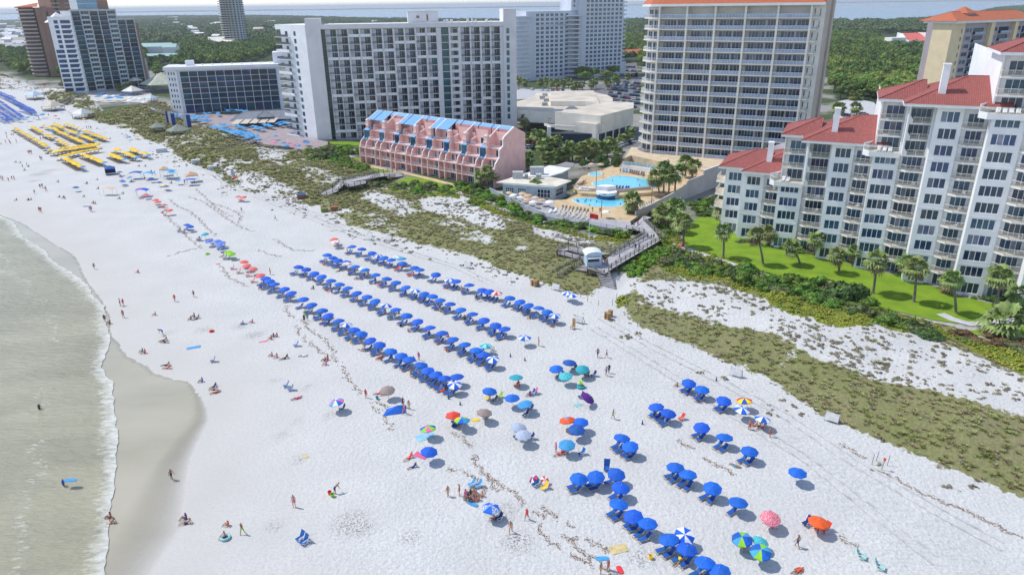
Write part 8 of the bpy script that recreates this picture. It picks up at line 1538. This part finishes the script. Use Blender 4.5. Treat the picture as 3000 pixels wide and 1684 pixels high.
# wrack lines: dark seaweed strands
WR = [[(1, 2, 290, 190), (1, 2, 320, 270), (1, 2, 400, 310), (1, 2, 470, 350), (1, 2, 560, 460), (1, 2, 640, 490), (1, 2, 700, 550), (1, 2, 720, 600), (1, 2, 780, 650), (1, 2, 780, 720), (1, 2, 850, 760), (1, 2, 880, 830), (1, 2, 910, 920), (1, 2, 960, 990), (1, 2, 1010, 1040), (1, 2, 1080, 1070)], [(1, 2, 1190, 1150), (1, 2, 1250, 1190), (1, 2, 1330, 1220)], [(1, 2, 1170, 1200), (1, 2, 1260, 1300), (1, 2, 1330, 1380), (1, 2, 1390, 1440)],
      [(1, 3, 1970, 20), (1, 3, 2060, 90), (1, 3, 2150, 180)], [(1, 3, 2180, 240), (1, 3, 2150, 290), (1, 3, 2220, 370), (1, 3, 2300, 440), (1, 3, 2380, 520), (1, 3, 2400, 620)], [(1, 3, 2300, 440), (1, 3, 2430, 520), (1, 3, 2500, 600), (1, 3, 2558, 610)], [(1, 3, 1910, 380), (1, 3, 2050, 420), (1, 3, 2180, 490), (1, 3, 2280, 580), (1, 3, 2310, 640)],
      [(2, 3, 0, 600), (2, 3, 60, 690), (2, 3, 120, 760)], [(2, 3, 200, 820), (2, 3, 290, 840), (2, 3, 350, 870)], [(2, 3, 280, 780), (2, 3, 400, 810), (2, 3, 500, 890), (2, 3, 600, 990)], [(2, 3, 260, 940), (2, 3, 330, 1070), (2, 3, 450, 1130), (2, 3, 540, 1220), (2, 3, 640, 1290), (2, 3, 730, 1340)], [(2, 3, 490, 1050), (2, 3, 590, 1100), (2, 3, 670, 1080)], [(2, 3, 580, 1100), (2, 3, 640, 1200), (2, 3, 740, 1260), (2, 3, 750, 1340), (2, 3, 820, 1380)], [(2, 3, 720, 1100), (2, 3, 830, 1150), (2, 3, 950, 1170), (2, 3, 975, 1230)], [(2, 3, 750, 1280), (2, 3, 850, 1310), (2, 3, 900, 1380), (2, 3, 1000, 1420)],
      [(2, 3, 1650, 100), (2, 3, 1830, 190)], [(2, 3, 1900, 260), (2, 3, 2030, 360), (2, 3, 2110, 380), (2, 3, 2220, 460)], [(3, 3, 730, 130), (3, 3, 850, 220), (3, 3, 970, 290)], [(3, 3, 1020, 390), (3, 3, 1250, 480), (3, 3, 1450, 580), (3, 3, 1700, 700), (3, 3, 1850, 750), (3, 3, 2050, 860), (3, 3, 2250, 950), (3, 3, 2480, 1050), (3, 3, 2570, 1110)], [(3, 3, 700, 1050), (3, 3, 900, 1170)],
      [(0, 1, 1970, 460), (0, 1, 2050, 530), (0, 1, 2120, 600), (0, 1, 2250, 640), (0, 1, 2380, 690), (0, 1, 2430, 740), (0, 1, 2390, 820)], [(0, 1, 2120, 600), (0, 1, 2200, 670), (0, 1, 2330, 740)], [(0, 1, 1700, 560), (0, 1, 1790, 640), (0, 1, 1900, 680), (0, 1, 2000, 760), (0, 1, 2080, 850), (0, 1, 2180, 930)], [(0, 1, 1640, 680), (0, 1, 1720, 780), (0, 1, 1800, 850), (0, 1, 1900, 960), (0, 1, 2040, 1060)], [(0, 1, 2220, 1230), (0, 1, 2290, 1340), (0, 1, 2400, 1400), (0, 1, 2500, 1440)], [(1, 1, 180, 960), (1, 1, 270, 1020), (1, 1, 390, 1080), (1, 1, 600, 1080)], [(1, 1, 20, 1070), (1, 1, 120, 1120), (1, 1, 260, 1140)], [(0, 1, 1680, 1140), (0, 1, 1840, 1090), (0, 1, 1980, 1060)], [(1, 2, 400, 390), (1, 2, 450, 500), (1, 2, 560, 570), (1, 2, 640, 660), (1, 2, 720, 700)], [(1, 1, 740, 880), (1, 1, 900, 880)], [(0, 1, 1900, 540), (0, 1, 2050, 590), (0, 1, 2300, 770), (0, 1, 2450, 860), (0, 1, 2560, 890)]]
mb = MB(); RW = random.Random(12)
def wrack(line, w, dens_, sm):
    P = [GT(*p) for p in line]
    for (x1, y1), (x2, y2) in zip(P, P[1:]):
        L_ = math.hypot(x2-x1, y2-y1); n = int(L_*dens_); px_ = None
        for k in range(n):
            t = k/max(1, n); wob = .5*math.sin(t*L_*1.7+x1)+.25*math.sin(t*L_*4.3); nx_, ny_ = -(y2-y1)/L_, (x2-x1)/L_; o = wob*.5+RW.gauss(0, w); x, y = x1+(x2-x1)*t+nx_*o, y1+(y2-y1)*t+ny_*o
            if math.sin(x*.9+y*1.3)+math.sin(x*2.1) < -1.55: continue
            s = RW.uniform(.4, 1.5)*sm; a = math.atan2(y2-y1, x2-x1)+RW.gauss(0, .5); z = ZH(x, y)+.012; c, d = math.cos(a)*s, math.sin(a)*s; e, f_ = -math.sin(a)*s*.38, math.cos(a)*s*.38
            mb.face([(x-c, y-d, z), (x-e*.9, y-f_*.9, z+.012), (x+c, y+d, z+.004), (x+e, y+f_, z+.02)], 0)
for i, l in enumerate(WR): near_ = l[0][1] == 3; wrack(l, .2 if near_ else .22, 34 if near_ else 14, .10 if near_ else .15)
for _ in range(900):   # loose bits along the lower line
    x, y = G(RW.uniform(1560, 1800), RW.uniform(1440, 1684)); 
    if fbm(np.array([x]), np.array([y]), 2.5, 3, 9)[0] > .55: s = RW.uniform(.03, .09); a = RW.uniform(0, 3); mb.face([(x-s, y, .02), (x, y-s*.5, .04), (x+s*math.cos(a), y+s, .02)], 0)
o = mb.build('seaweed_wrack', mat('dry_seaweed', (.13, .065, .03), .9, .3, 3, coord='World', col2=(.26, .15, .08))); tag(o, kind='stuff')
ch0 = None; RB = random.Random(31)
for it in [b for b in balcs if b[0] == 'B'] :
    if RB.random() < .45: continue
    _, a, b, y0, y1, z, nl = it; ci = [k for k, c in enumerate(cols) if abs(c[2]-OX-a) < .01][0]; lx, ly = b-1.2, y0+.8; wx = BX+lx*ca-ly*sa; wy = BY+lx*sa+ly*ca
    if ch0 is None: ch0 = thing('patio_chair', '', 'chair'); m_ = MB(); m_.box(-.28, .28, -.28, .28, .38, .44); [m_.box(p-.03, p+.03, q-.03, q+.03, 0, .38) for p in (-.24, .24) for q in (-.24, .24)]; m_.build('seat', M_trim, ch0); m_ = MB(); m_.box(.22, .29, -.28, .28, .44, .95); m_.build('backrest', M_trim, ch0)
    first_or_dup(ch0, (wx, wy, z+.01), RB.uniform(0, 6), label=f'white chair on the {nth(int(z/FL+.5))} floor balcony, {nth(ci//2+1)} balcony column of the white condominium', group='chairs on the condominium balconies')
# ------------------------------------------------------------ people
def body_graph(pose):
    "joints (x right, y forward, z up) of a 1.72 m figure, per pose"
    if pose in ('stand', 'walk', 'bend', 'wade'):
        st = .30 if pose == 'walk' else .05; ln = .5 if pose == 'bend' else 0.
        J = dict(pel=(0, 0, .93), bel=(0, .01+ln*.3, 1.06-ln*.06), che=(0, .0+ln*.75, 1.28-ln*.3), nec=(0, .0+ln*1.15, 1.45-ln*.5), hea=(0, .02+ln*1.3, 1.56-ln*.5), top=(0, .01+ln*1.4, 1.68-ln*.5))
        for s, n in ((-1, 'l'), (1, 'r')):
            f = st*s; J['hip'+n] = (.09*s, 0, .88); J['kne'+n] = (.10*s, f*.55+.03, .49); J['ank'+n] = (.10*s, f*.9-(.06 if f < 0 else 0), .08); J['toe'+n] = (.12*s, f*.9+.14, .03)
            sh = J['che']; J['sho'+n] = (.17*s, sh[1]+ln*.2, sh[2]+.12-ln*.1); a = -f*.6; up = 1 if (pose == 'bend') else 0
            J['elb'+n] = (.24*s, sh[1]+a*.5+up*.12, sh[2]-.16); J['wri'+n] = (.26*s, sh[1]+a+.08+up*.15, sh[2]-.40); J['han'+n] = (.26*s, sh[1]+a+.12+up*.15, sh[2]-.49)
    elif pose in ('sit', 'recline'):
        lb = .0 if pose == 'sit' else -.38
        J = dict(pel=(0, 0, .12), bel=(0, lb*.3, .25), che=(0, lb*.8, .46+lb*.15), nec=(0, lb*1.1, .63+lb*.25), hea=(0, lb*1.15+.03, .74+lb*.25), top=(0, lb*1.2+.02, .86+lb*.25))
        for s, n in ((-1, 'l'), (1, 'r')):
            J['hip'+n] = (.09*s, .05, .11); J['kne'+n] = (.13*s, .46, .36 if pose == 'sit' else .16); J['ank'+n] = (.11*s, .72 if pose == 'sit' else .9, .08); J['toe'+n] = (.13*s, .85 if pose == 'sit' else 1.0, .10)
            c = J['che']; J['sho'+n] = (.17*s, c[1], c[2]+.11); J['elb'+n] = (.26*s, c[1]+(.12 if pose == 'sit' else -.14), c[2]-.14); J['wri'+n] = (.2*s, c[1]+(.33 if pose == 'sit' else -.16), .12 if pose != 'sit' else c[2]-.1); J['han'+n] = (.19*s, c[1]+(.41 if pose == 'sit' else -.1), .05 if pose != 'sit' else c[2]-.12)
    else:   # lying on the back
        J = dict(pel=(0, 0, .12), bel=(0, -.14, .12), che=(0, -.36, .14), nec=(0, -.54, .13), hea=(0, -.65, .14), top=(0, -.78, .14))
        for s, n in ((-1, 'l'), (1, 'r')):
            J['hip'+n] = (.09*s, .05, .11); J['kne'+n] = (.13*s, .46, .16); J['ank'+n] = (.16*s, .88, .07); J['toe'+n] = (.18*s, .93, .17); J['sho'+n] = (.17*s, -.48, .12); J['elb'+n] = (.30*s, -.25, .08); J['wri'+n] = (.34*s, -.02, .06); J['han'+n] = (.35*s, .07, .05)
    return J
RAD = dict(pel=.135, bel=.125, che=.145, nec=.055, hea=.085, top=.065, hip=.09, kne=.055, ank=.038, toe=.03, sho=.06, elb=.042, wri=.028, han=.03)
def make_body(pose):
    J = body_graph(pose); names = list(J); idx = {n: i for i, n in enumerate(names)}; V = [Vector(J[n]) for n in names]; R = [RAD.get(n, RAD.get(n[:3])) for n in names]
    E_ = [('pel', 'bel'), ('bel', 'che'), ('che', 'nec'), ('nec', 'hea'), ('hea', 'top')]
    for n in 'lr': E_ += [('pel', 'hip'+n), ('hip'+n, 'kne'+n), ('kne'+n, 'ank'+n), ('ank'+n, 'toe'+n), ('che', 'sho'+n), ('sho'+n, 'elb'+n), ('elb'+n, 'wri'+n), ('wri'+n, 'han'+n)]
    E_ = [(idx[a], idx[b]) for a, b in E_]
    for n in 'lr':      # four fingers of unequal length and a thumb leaving the side of the palm
        h = V[idx['han'+n]]; w = V[idx['wri'+n]]; d = (h-w).normalized(); s = d.cross(Vector((1, 0, 0)) if abs(d.x) < .8 else Vector((0, 0, 1))).normalized(); c = s.cross(d)
        for k, ln in enumerate((.065, .078, .072, .055)):
            a = h+s*(.021*(k-1.5))+d*.02; b = a+d*ln*.55+c*.008; e = b+d*ln*.4+c*.022
            for q, r_ in ((a, .010), (b, .009), (e, .007)): V.append(q); R.append(r_)
            E_ += [(idx['han'+n], len(V)-3), (len(V)-3, len(V)-2), (len(V)-2, len(V)-1)]
        a = w.lerp(h, .55)-s*.035; b = a-s*.018+d*.035; V += [a, b]; R += [.011, .008]; E_ += [(idx['han'+n], len(V)-2), (len(V)-2, len(V)-1)]
    hd = V[idx['hea']]; fw = Vector((0, 1, 0)) if pose != 'lie' else Vector((0, 0, 1)); V.append(hd+fw*.10+(V[idx['top']]-hd)*.1); R.append(.016); E_.append((idx['hea'], len(V)-1))
    me = bpy.data.meshes.new('b'); me.from_pydata([tuple(v) for v in V], E_, []); o = bpy.data.objects.new('b', me); COL.objects.link(o)
    o.modifiers.new('s', 'SKIN'); o.modifiers['s'].use_smooth_shade = True
    for i, sv_ in enumerate(me.skin_vertices[0].data): sv_.radius = (R[i], R[i]*(.78 if names[i:i+1] in (['pel'], ['bel'], ['che']) else 1)); sv_.use_root = (i == 0)
    m = o.modifiers.new('u', 'SUBSURF'); m.levels = 1; m.render_levels = 1
    dg = bpy.context.evaluated_depsgraph_get(); me2 = bpy.data.meshes.new_from_object(o.evaluated_get(dg)); bpy.data.objects.remove(o)
    me2.materials.clear(); me2.name = 'body'; return me2, J
SKIN = [mat('skin_a', (.42, .22, .14), .6, .05), mat('skin_b', (.30, .14, .085), .6, .05), mat('skin_c', (.52, .30, .20), .6, .05)]; HAIR = [mat('hair_dark', (.025, .015, .01), .6), mat('hair_fair', (.22, .13, .05), .6)]
CLO = {'red': CR_, 'blue': CB, 'navy': CNA, 'white': CWH, 'pink': CPI, 'green': CGR, 'orange': COR, 'purple': CPU, 'black': mat('black_cloth', (.015, .015, .018)), 'teal': CTE, 'yellow': CY, 'tan': CTAN}
def shell(me, J, parts, cut, off, name):
    "a close fitting piece grown from the body faces nearest to the given joints"
    segs = {'pel': ('pel', 'bel'), 'bel': ('bel', 'che'), 'che': ('che', 'nec'), 'hea': ('hea', 'top'), 'nec': ('nec', 'hea')}
    for n in 'lr': segs.update({'hip'+n: ('hip'+n, 'kne'+n), 'kne'+n: ('kne'+n, 'ank'+n), 'sho'+n: ('sho'+n, 'elb'+n), 'elb'+n: ('elb'+n, 'han'+n)})
    P = {k: (Vector(J[a]), Vector(J[b])) for k, (a, b) in segs.items()}; vm, V, F = {}, [], []
    for p in me.polygons:
        c = p.center; best, bt, bk = 9, 0, None
        for k, (a, b) in P.items(): d = b-a; t = max(0, min(1, (c-a).dot(d)/d.length_squared)); q = (c-a-d*t).length; (best, bt, bk) = (q, t, k) if q < best else (best, bt, bk)
        if bk in parts and cut(bk, bt, c, p.normal):
            f = []
            for vi in p.vertices:
                if vi not in vm: vm[vi] = len(V); V.append(tuple(me.vertices[vi].co+me.vertices[vi].normal*off))
                f.append(vm[vi])
            F.append(tuple(f))
    m = bpy.data.meshes.new(name); m.from_pydata(V, [], F); m.polygons.foreach_set('use_smooth', [True]*len(F)); m.materials.append(CB); return m
BOD = {}
for ps in ('stand', 'walk', 'bend', 'sit', 'recline', 'lie'):
    b_, J_ = make_body(ps); b_.materials.append(SKIN[0])
    sh_ = shell(b_, J_, ('pel', 'hipl', 'hipr'), lambda k, t, c, n: t < (.75 if k == 'pel' else .5), .014, 'shorts'); tp = shell(b_, J_, ('bel', 'che', 'shol', 'shor', 'pel'), lambda k, t, c, n: (k == 'pel' and t > .5) or k in ('bel', 'che') or (k[:3] == 'sho' and t < .5), .012, 'shirt')
    bd = Vector(J_['top'])-Vector(J_['nec']); fw_ = Vector((0, 1, 0)) if ps != 'lie' else Vector((0, 0, 1))
    hr = shell(b_, J_, ('hea', 'nec'), lambda k, t, c, n: (k == 'hea' and (n.dot(bd.normalized()) > .3 or n.dot(fw_) < .25)) or (k == 'nec' and t > .6 and n.dot(fw_) < -.2), .014, 'hair'); BOD[ps] = (b_, sh_, tp, hr)
RP = random.Random(77); PC = []
ADJ = {'stand': 'standing', 'walk': 'walking', 'bend': 'bending over', 'sit': 'sitting', 'recline': 'leaning back', 'lie': 'lying', 'wade': 'wading'}
def person(i, j, a, b, pose, col='black', where='', z=None, s=None, rz=None, px=None, top=None, zb=0.):
    px, py = px or T(i, j, a, b); x, y = G(px, py, zb); wet_ = pose == 'wade'; b_, sh_, tp, hr = BOD['stand' if wet_ else pose]; s = s or RP.uniform(.86, 1.04)
    lab = f'person {ADJ[pose]} in {col} {where}'
    t = thing('person', lab, 'person', (x, y, (ZH(x, y) if zb == 0 else zb) if z is None else z), RP.uniform(0, 6.28) if rz is None else rz); t.scale = (s,)*3; PC.append((lab, px, t))
    for nm_, m_, mt in (('body', b_, RP.choice(SKIN)), ('shorts', sh_, CLO[col]), ('hair', hr, RP.choice(HAIR))): o = obj(nm_, m_, t); o.material_slots[0].link = 'OBJECT'; o.material_slots[0].material = mt
    if top if top is not None else RP.random() < .45: o = obj('shirt', tp, t); o.material_slots[0].link = 'OBJECT'; o.material_slots[0].material = CLO[col]
    return t
A_ = math.radians
PE = [('on bare wet sand at left', [(0, 2, 1215, 195, 'stand', 'navy'), (0, 2, 1245, 190, 'stand', 'red'), (0, 2, 1245, 312, 'stand', 'pink'), (0, 2, 1112, 372, 'sit', 'black'), (0, 2, 1762, 150, 'walk', 'red'), (0, 2, 1953, 105, 'walk', 'black'), (0, 2, 1568, 285, 'sit', 'orange'), (0, 2, 1925, 330, 'sit', 'black'), (0, 2, 1960, 305, 'sit', 'purple'), (0, 2, 1985, 325, 'recline', 'navy'), (0, 2, 1640, 485, 'bend', 'blue'), (0, 2, 1655, 545, 'recline', 'black'), (0, 2, 1665, 565, 'recline', 'navy'), (0, 2, 1440, 655, 'sit', 'teal'), (0, 2, 1465, 668, 'sit', 'red')]),
      ('near the swash edge', [(0, 2, 1680, 795, 'recline', 'black'), (0, 2, 1690, 825, 'recline', 'red'), (0, 2, 2040, 955, 'sit', 'blue'), (0, 2, 2155, 1010, 'recline', 'navy'), (0, 2, 2160, 1040, 'recline', 'black'), (0, 2, 2175, 1068, 'lie', 'red'), (0, 3, 1865, 885, 'sit', 'purple'), (0, 3, 1870, 935, 'recline', 'black'), (0, 3, 2285, 955, 'sit', 'orange'), (0, 3, 2250, 1065, 'sit', 'purple'), (0, 3, 2425, 1038, 'walk', 'green'), (0, 3, 1720, 492, 'walk', 'black'), (0, 3, 1110, 868, 'sit', 'red'), (0, 3, 1105, 930, 'recline', 'tan')]),
      ('on smooth sand below the rows', [(1, 3, 385, 768, 'stand', 'pink'), (1, 3, 790, 637, 'bend', 'navy'), (1, 3, 1920, 662, 'stand', 'tan'), (1, 3, 2035, 656, 'stand', 'orange'), (1, 2, 490, 365, 'stand', 'black'), (1, 2, 520, 345, 'stand', 'teal'), (1, 2, 180, 500, 'sit', 'navy'), (1, 2, 215, 500, 'sit', 'red'), (1, 2, 160, 530, 'sit', 'red'), (1, 2, 165, 695, 'sit', 'navy'), (1, 2, 215, 710, 'sit', 'pink'), (1, 2, 295, 725, 'recline', 'black'), (1, 2, 710, 785, 'sit', 'pink'), (1, 2, 700, 745, 'sit', 'blue'), (1, 2, 725, 735, 'sit', 'red'), (1, 2, 415, 1125, 'lie', 'pink'), (0, 2, 2450, 375, 'sit', 'blue'), (0, 2, 2545, 362, 'sit', 'pink'), (1, 2, 480, 700, 'lie', 'white')]),
      ('by the middle wrack line', [(1, 2, 1108, 1120, 'stand', 'red'), (1, 2, 1235, 1080, 'recline', 'red'), (1, 2, 1310, 1085, 'recline', 'black'), (1, 2, 1480, 1212, 'stand', 'purple'), (1, 2, 1495, 1280, 'walk', 'red'), (1, 2, 1540, 1232, 'stand', 'tan')]),
      ('in the big seated group', [(1, 3, 2095, 706, 'stand', 'pink'), (1, 3, 2118, 672, 'sit', 'navy'), (1, 3, 2145, 640, 'sit', 'black'), (1, 3, 2178, 615, 'sit', 'red'), (1, 3, 2205, 660, 'sit', 'red'), (1, 3, 2145, 690, 'sit', 'purple'), (1, 3, 2182, 705, 'sit', 'pink'), (1, 3, 2230, 700, 'sit', 'red'), (1, 3, 2265, 660, 'sit', 'orange'), (1, 3, 2200, 630, 'sit', 'blue')]),
      ('on the lower beach', [(1, 3, 1535, 282, 'recline', 'red'), (1, 3, 1575, 372, 'recline', 'navy'), (1, 3, 2380, 890, 'sit', 'red'), (1, 3, 2545, 1025, 'walk', 'tan'), (2, 3, 150, 895, 'walk', 'red'), (2, 3, 885, 1440, 'stand', 'tan'), (2, 3, 962, 1400, 'stand', 'red'), (2, 3, 440, 222, 'stand', 'pink'), (2, 3, 515, 235, 'sit', 'red'), (2, 3, 560, 235, 'sit', 'orange'), (2, 3, 480, 245, 'recline', 'red'), (3, 3, 290, 1172, 'walk', 'navy'), (3, 3, 300, 1410, 'lie', 'orange'), (3, 3, 20, 68, 'stand', 'red'), (2, 3, 2330, 1180, 'sit', 'white'), (1, 2, 1250, 780-60, 'recline', 'black')]),
      ('on open sand right of rows', [(2, 2, 862, 712, 'walk', 'purple'), (2, 2, 950, 716, 'walk', 'navy'), (2, 2, 948, 898, 'walk', 'blue'), (2, 2, 975, 872, 'walk', 'navy'), (2, 2, 1015, 1332, 'walk', 'green'), (2, 2, 268, 597, 'stand', 'tan'), (2, 2, 2385, 1440, 'stand', 'red'), (2, 2, 2440, 1402, 'recline', 'red'), (2, 2, 2492, 1412, 'recline', 'black'), (2, 2, 2530, 1420, 'recline', 'pink'), (2, 2, 75, 1010, 'sit', 'red'), (2, 2, 475, 912, 'sit', 'black'), (2, 2, 770, 900, 'sit', 'navy'), (2, 2, 185, 1095, 'sit', 'purple'), (2, 2, 1665, 1000, 'sit', 'red'), (2, 3, 1860, 70, 'lie', 'white')]),
      ('between the umbrella rows', [(1, 2, 2070, 65, 'stand', 'tan'), (1, 2, 2222, 145, 'walk', 'black'), (1, 1, 145, 1322, 'stand', 'red'), (1, 2, 580, 20, 'sit', 'navy'), (1, 2, 1290, 275, 'recline', 'black'), (1, 2, 1030, 150, 'lie', 'white'), (1, 2, 1245, 715, 'recline', 'navy'), (1, 2, 1640, 740, 'stand', 'pink'), (1, 2, 1935, 505, 'sit', 'red'), (1, 2, 1090, 500, 'sit', 'red'), (1, 2, 1690, 125, 'sit', 'pink'), (1, 1, 1240, 1425, 'lie', 'orange'), (1, 1, 1025, 1280, 'sit', 'red'), (1, 1, 1490, 1245, 'recline', 'red'), (1, 1, 1910, 1425, 'recline', 'tan'), (1, 1, 1130, 1310, 'sit', 'black'), (1, 1, 1310, 1410, 'sit', 'navy'), (1, 2, 1725, 475, 'recline', 'tan'), (1, 2, 1370, 720, 'sit', 'black'), (1, 2, 1590, 745, 'sit', 'red'), (1, 2, 2395, 645, 'sit', 'white'), (1, 2, 770, 310, 'sit', 'red'), (1, 2, 1440, 270, 'sit', 'black')]),
      ('on far sand below yellow umbrellas', [(0, 1, a, b, p, c) for a, b, p, c in ((290, 110, 'stand', 'black'), (305, 108, 'stand', 'red'), (320, 107, 'stand', 'navy'), (410, 170, 'walk', 'black'), (425, 172, 'walk', 'navy'), (165, 195, 'sit', 'purple'), (210, 200, 'sit', 'black'), (232, 250, 'stand', 'black'), (255, 275, 'sit', 'navy'), (275, 230, 'stand', 'red'), (292, 238, 'sit', 'black'), (15, 372, 'stand', 'red'), (32, 374, 'stand', 'pink'), (90, 386, 'walk', 'red'), (125, 370, 'stand', 'black'), (148, 370, 'stand', 'red'), (352, 512, 'walk', 'navy'), (408, 455, 'stand', 'black'), (430, 450, 'stand', 'navy'), (462, 455, 'sit', 'purple'), (470, 490, 'walk', 'red'), (172, 575, 'sit', 'red'), (290, 575, 'sit', 'black'), (318, 570, 'sit', 'navy'), (590, 392, 'sit', 'black'), (402, 695, 'walk', 'black'), (418, 696, 'walk', 'red'), (912, 690, 'walk', 'pink'), (926, 688, 'walk', 'blue'), (605, 545, 'sit', 'navy'), (645, 550, 'sit', 'black'), (658, 558, 'sit', 'red'), (852, 540, 'sit', 'red'), (945, 605, 'sit', 'black'), (965, 610, 'sit', 'red'), (1530, 315, 'stand', 'black'), (1562, 315, 'stand', 'tan'), (1860, 412, 'stand', 'navy'), (1458, 370, 'stand', 'orange'), (1215, 335, 'sit', 'black'), (1230, 345, 'sit', 'navy'), (985, 370, 'sit', 'purple'), (1405, 235, 'sit', 'red'), (1470, 235, 'sit', 'blue'), (700, 222, 'stand', 'purple'), (765, 275, 'sit', 'pink'), (1330, 390, 'sit', 'blue'), (880, 408, 'sit', 'navy'), (995, 460, 'sit', 'black'), (1245, 510, 'sit', 'blue'), (1210, 560, 'sit', 'purple'), (480, 108, 'sit', 'black'), (1730, 405, 'sit', 'black'), (1960, 400, 'sit', 'navy'))]),
      ('on the sand above the wrack line', [(0, 1, 952, 1267, 'walk', 'black'), (0, 1, 1395, 1302, 'sit', 'red'), (0, 1, 2434, 695, 'walk', 'black'), (1, 1, 197, 775, 'walk', 'black'), (0, 1, 1640, 705, 'sit', 'red'), (0, 1, 2240, 1140, 'recline', 'red'), (0, 1, 1815, 880, 'sit', 'black'), (0, 1, 2010, 960, 'sit', 'navy'), (0, 1, 1860, 890, 'sit', 'tan')]),
      ('by the far umbrella fields', [(0, 0, a*.5334, 686.8+b*.5334, p, c) for a, b, p, c in ((125, 1265, 'stand', 'black'), (140, 1340, 'stand', 'red'), (115, 1420, 'stand', 'navy'), (182, 1410, 'stand', 'black'), (205, 1440, 'stand', 'red'), (230, 1260, 'sit', 'red'), (262, 1262, 'sit', 'navy'), (315, 1410, 'stand', 'red'), (775, 1360, 'walk', 'navy'), (825, 1330, 'walk', 'black'), (920, 910, 'stand', 'navy'), (1125, 970, 'sit', 'red'), (1640, 1145, 'stand', 'blue'), (1682, 1143, 'stand', 'navy'), (1722, 1155, 'stand', 'purple'), (1840, 1150, 'sit', 'red'), (2085, 1340, 'sit', 'navy'), (650, 960, 'sit', 'tan'), (740, 970, 'walk', 'tan'), (30, 1440, 'sit', 'red'))])]
for where, L_ in PE:
    for (i, j, a, b, ps, c) in L_: person(i, j, a, b, ps, c, where, rz=A_(RP.uniform(90, 150)) if ps in ('recline', 'lie', 'sit') else None)
for k_ in range(46):
    x, y = RP.choice(UXY); x -= RP.uniform(.2, 1.9); y -= RP.uniform(-.3, 1.5); person(0, 0, 0, 0, RP.choice(['sit', 'recline', 'sit', 'stand', 'lie']), RP.choice(list(CLO)), 'among the blue umbrellas', px=PX(x, y, 0))
person(0, 2, 400, 1232, 'wade', 'black', 'alone in the sea at the left', z=-.5); person(0, 3, 640, 560, 'wade', 'blue', 'in the sea with a blue bodyboard', z=-.35, s=.85, rz=-1.5, top=True); person(0, 2, 1060, 355, 'stand', 'black', 'at the foam edge of the sea', z=-.1)
for n_, (a, b, p, c) in enumerate(((1400, 975, 'walk', 'navy'), (1425, 970, 'walk', 'black'), (1215, 1052, 'walk', 'white'), (1240, 1078, 'walk', 'navy'), (1278, 1072, 'stand', 'blue'), (1080, 1172, 'walk', 'navy'), (1040, 1205, 'sit', 'black'), (935, 1215, 'stand', 'purple'), (955, 1225, 'stand', 'navy'), (910, 1200, 'stand', 'white'), (625, 1270, 'walk', 'black'))): person(2, 1, a, b, p, c, 'on the beach boardwalk', zb=2.0 if a > 700 else .7)
for a, b, c in ((1265, 835, 'red'), (1225, 845, 'blue'), (885, 705, 'red'), (810, 695, 'tan'), (1090, 300, 'purple'), (915, 340, 'black'), (400, 560, 'white'), (355, 545, 'black'), (720, 420, 'red'), (1320, 350, 'navy')): person(2, 1, a, b, 'stand', c, 'on the pool terrace', zb=1.2 if b > 500 else 1.95)
for a, b, c in ((915, 425, 'black'), (1010, 378, 'navy'), (1265, 370, 'black'), (1360, 375, 'blue'), (1440, 405, 'red'), (985, 445, 'navy'), (1060, 440, 'black'), (1150, 440, 'blue'), (1282, 430, 'tan'), (870, 440, 'navy'), (1470, 430, 'navy')): person(2, 1, a, b, 'wade', c, 'in the large upper pool', z=.9, zb=1.9)
for a, b, c in ((655, 582, 'black'), (735, 590, 'navy'), (750, 575, 'tan'), (790, 578, 'black'), (850, 592, 'navy'), (780, 628, 'black'), (1090, 615, 'black'), (1110, 560, 'red'), (668, 590, 'blue')): person(2, 1, a, b, 'wade', c, 'in the lower kidney shaped pool', z=-.15, zb=.9)
person(2, 1, 2205, 1172, 'sit', 'tan', 'on the dune edge of the big lawn'); person(2, 1, 2300, 1182, 'sit', 'red', 'on the dune edge of the big lawn'); lchair(2, 1, 1680, 1045, CR_, 'red lawn chair, left of a pair by the boardwalk bend', .4); lchair(2, 1, 1700, 1040, CR_, 'red lawn chair, right of a pair by the boardwalk bend', .4); lchair(2, 1, 980, 760, MATS['brown_sling'], 'dark chair under the lone white umbrella on the deck', .4)
for lb in {p[0] for p in PC}:
    q = sorted([p[1:] for p in PC if p[0] == lb], key=lambda p: p[0])
    if len(q) > 1:
        for k, (_, t) in enumerate(q): t['label'] = f'{lb}, {nth(k+1)} of {len(q)} from left'
# ------------------------------------------------------------ haze: one even body of air round the whole place
hz = MB(); hz.box(-62000, 62000, -500, 62000, -6, 100); hm = bpy.data.materials.new('haze'); hm.use_nodes = True; N = hm.node_tree.nodes; N.remove(N['Principled BSDF']); pv = N.new('ShaderNodeVolumePrincipled')
pv.inputs['Color'].default_value = (.86, .92, 1, 1); pv.inputs['Density'].default_value = .00009; pv.inputs['Anisotropy'].default_value = .2; hm.node_tree.links.new(pv.outputs[0], N['Material Output'].inputs['Volume'])
o = hz.build('haze', hm); tag(o, kind='stuff')
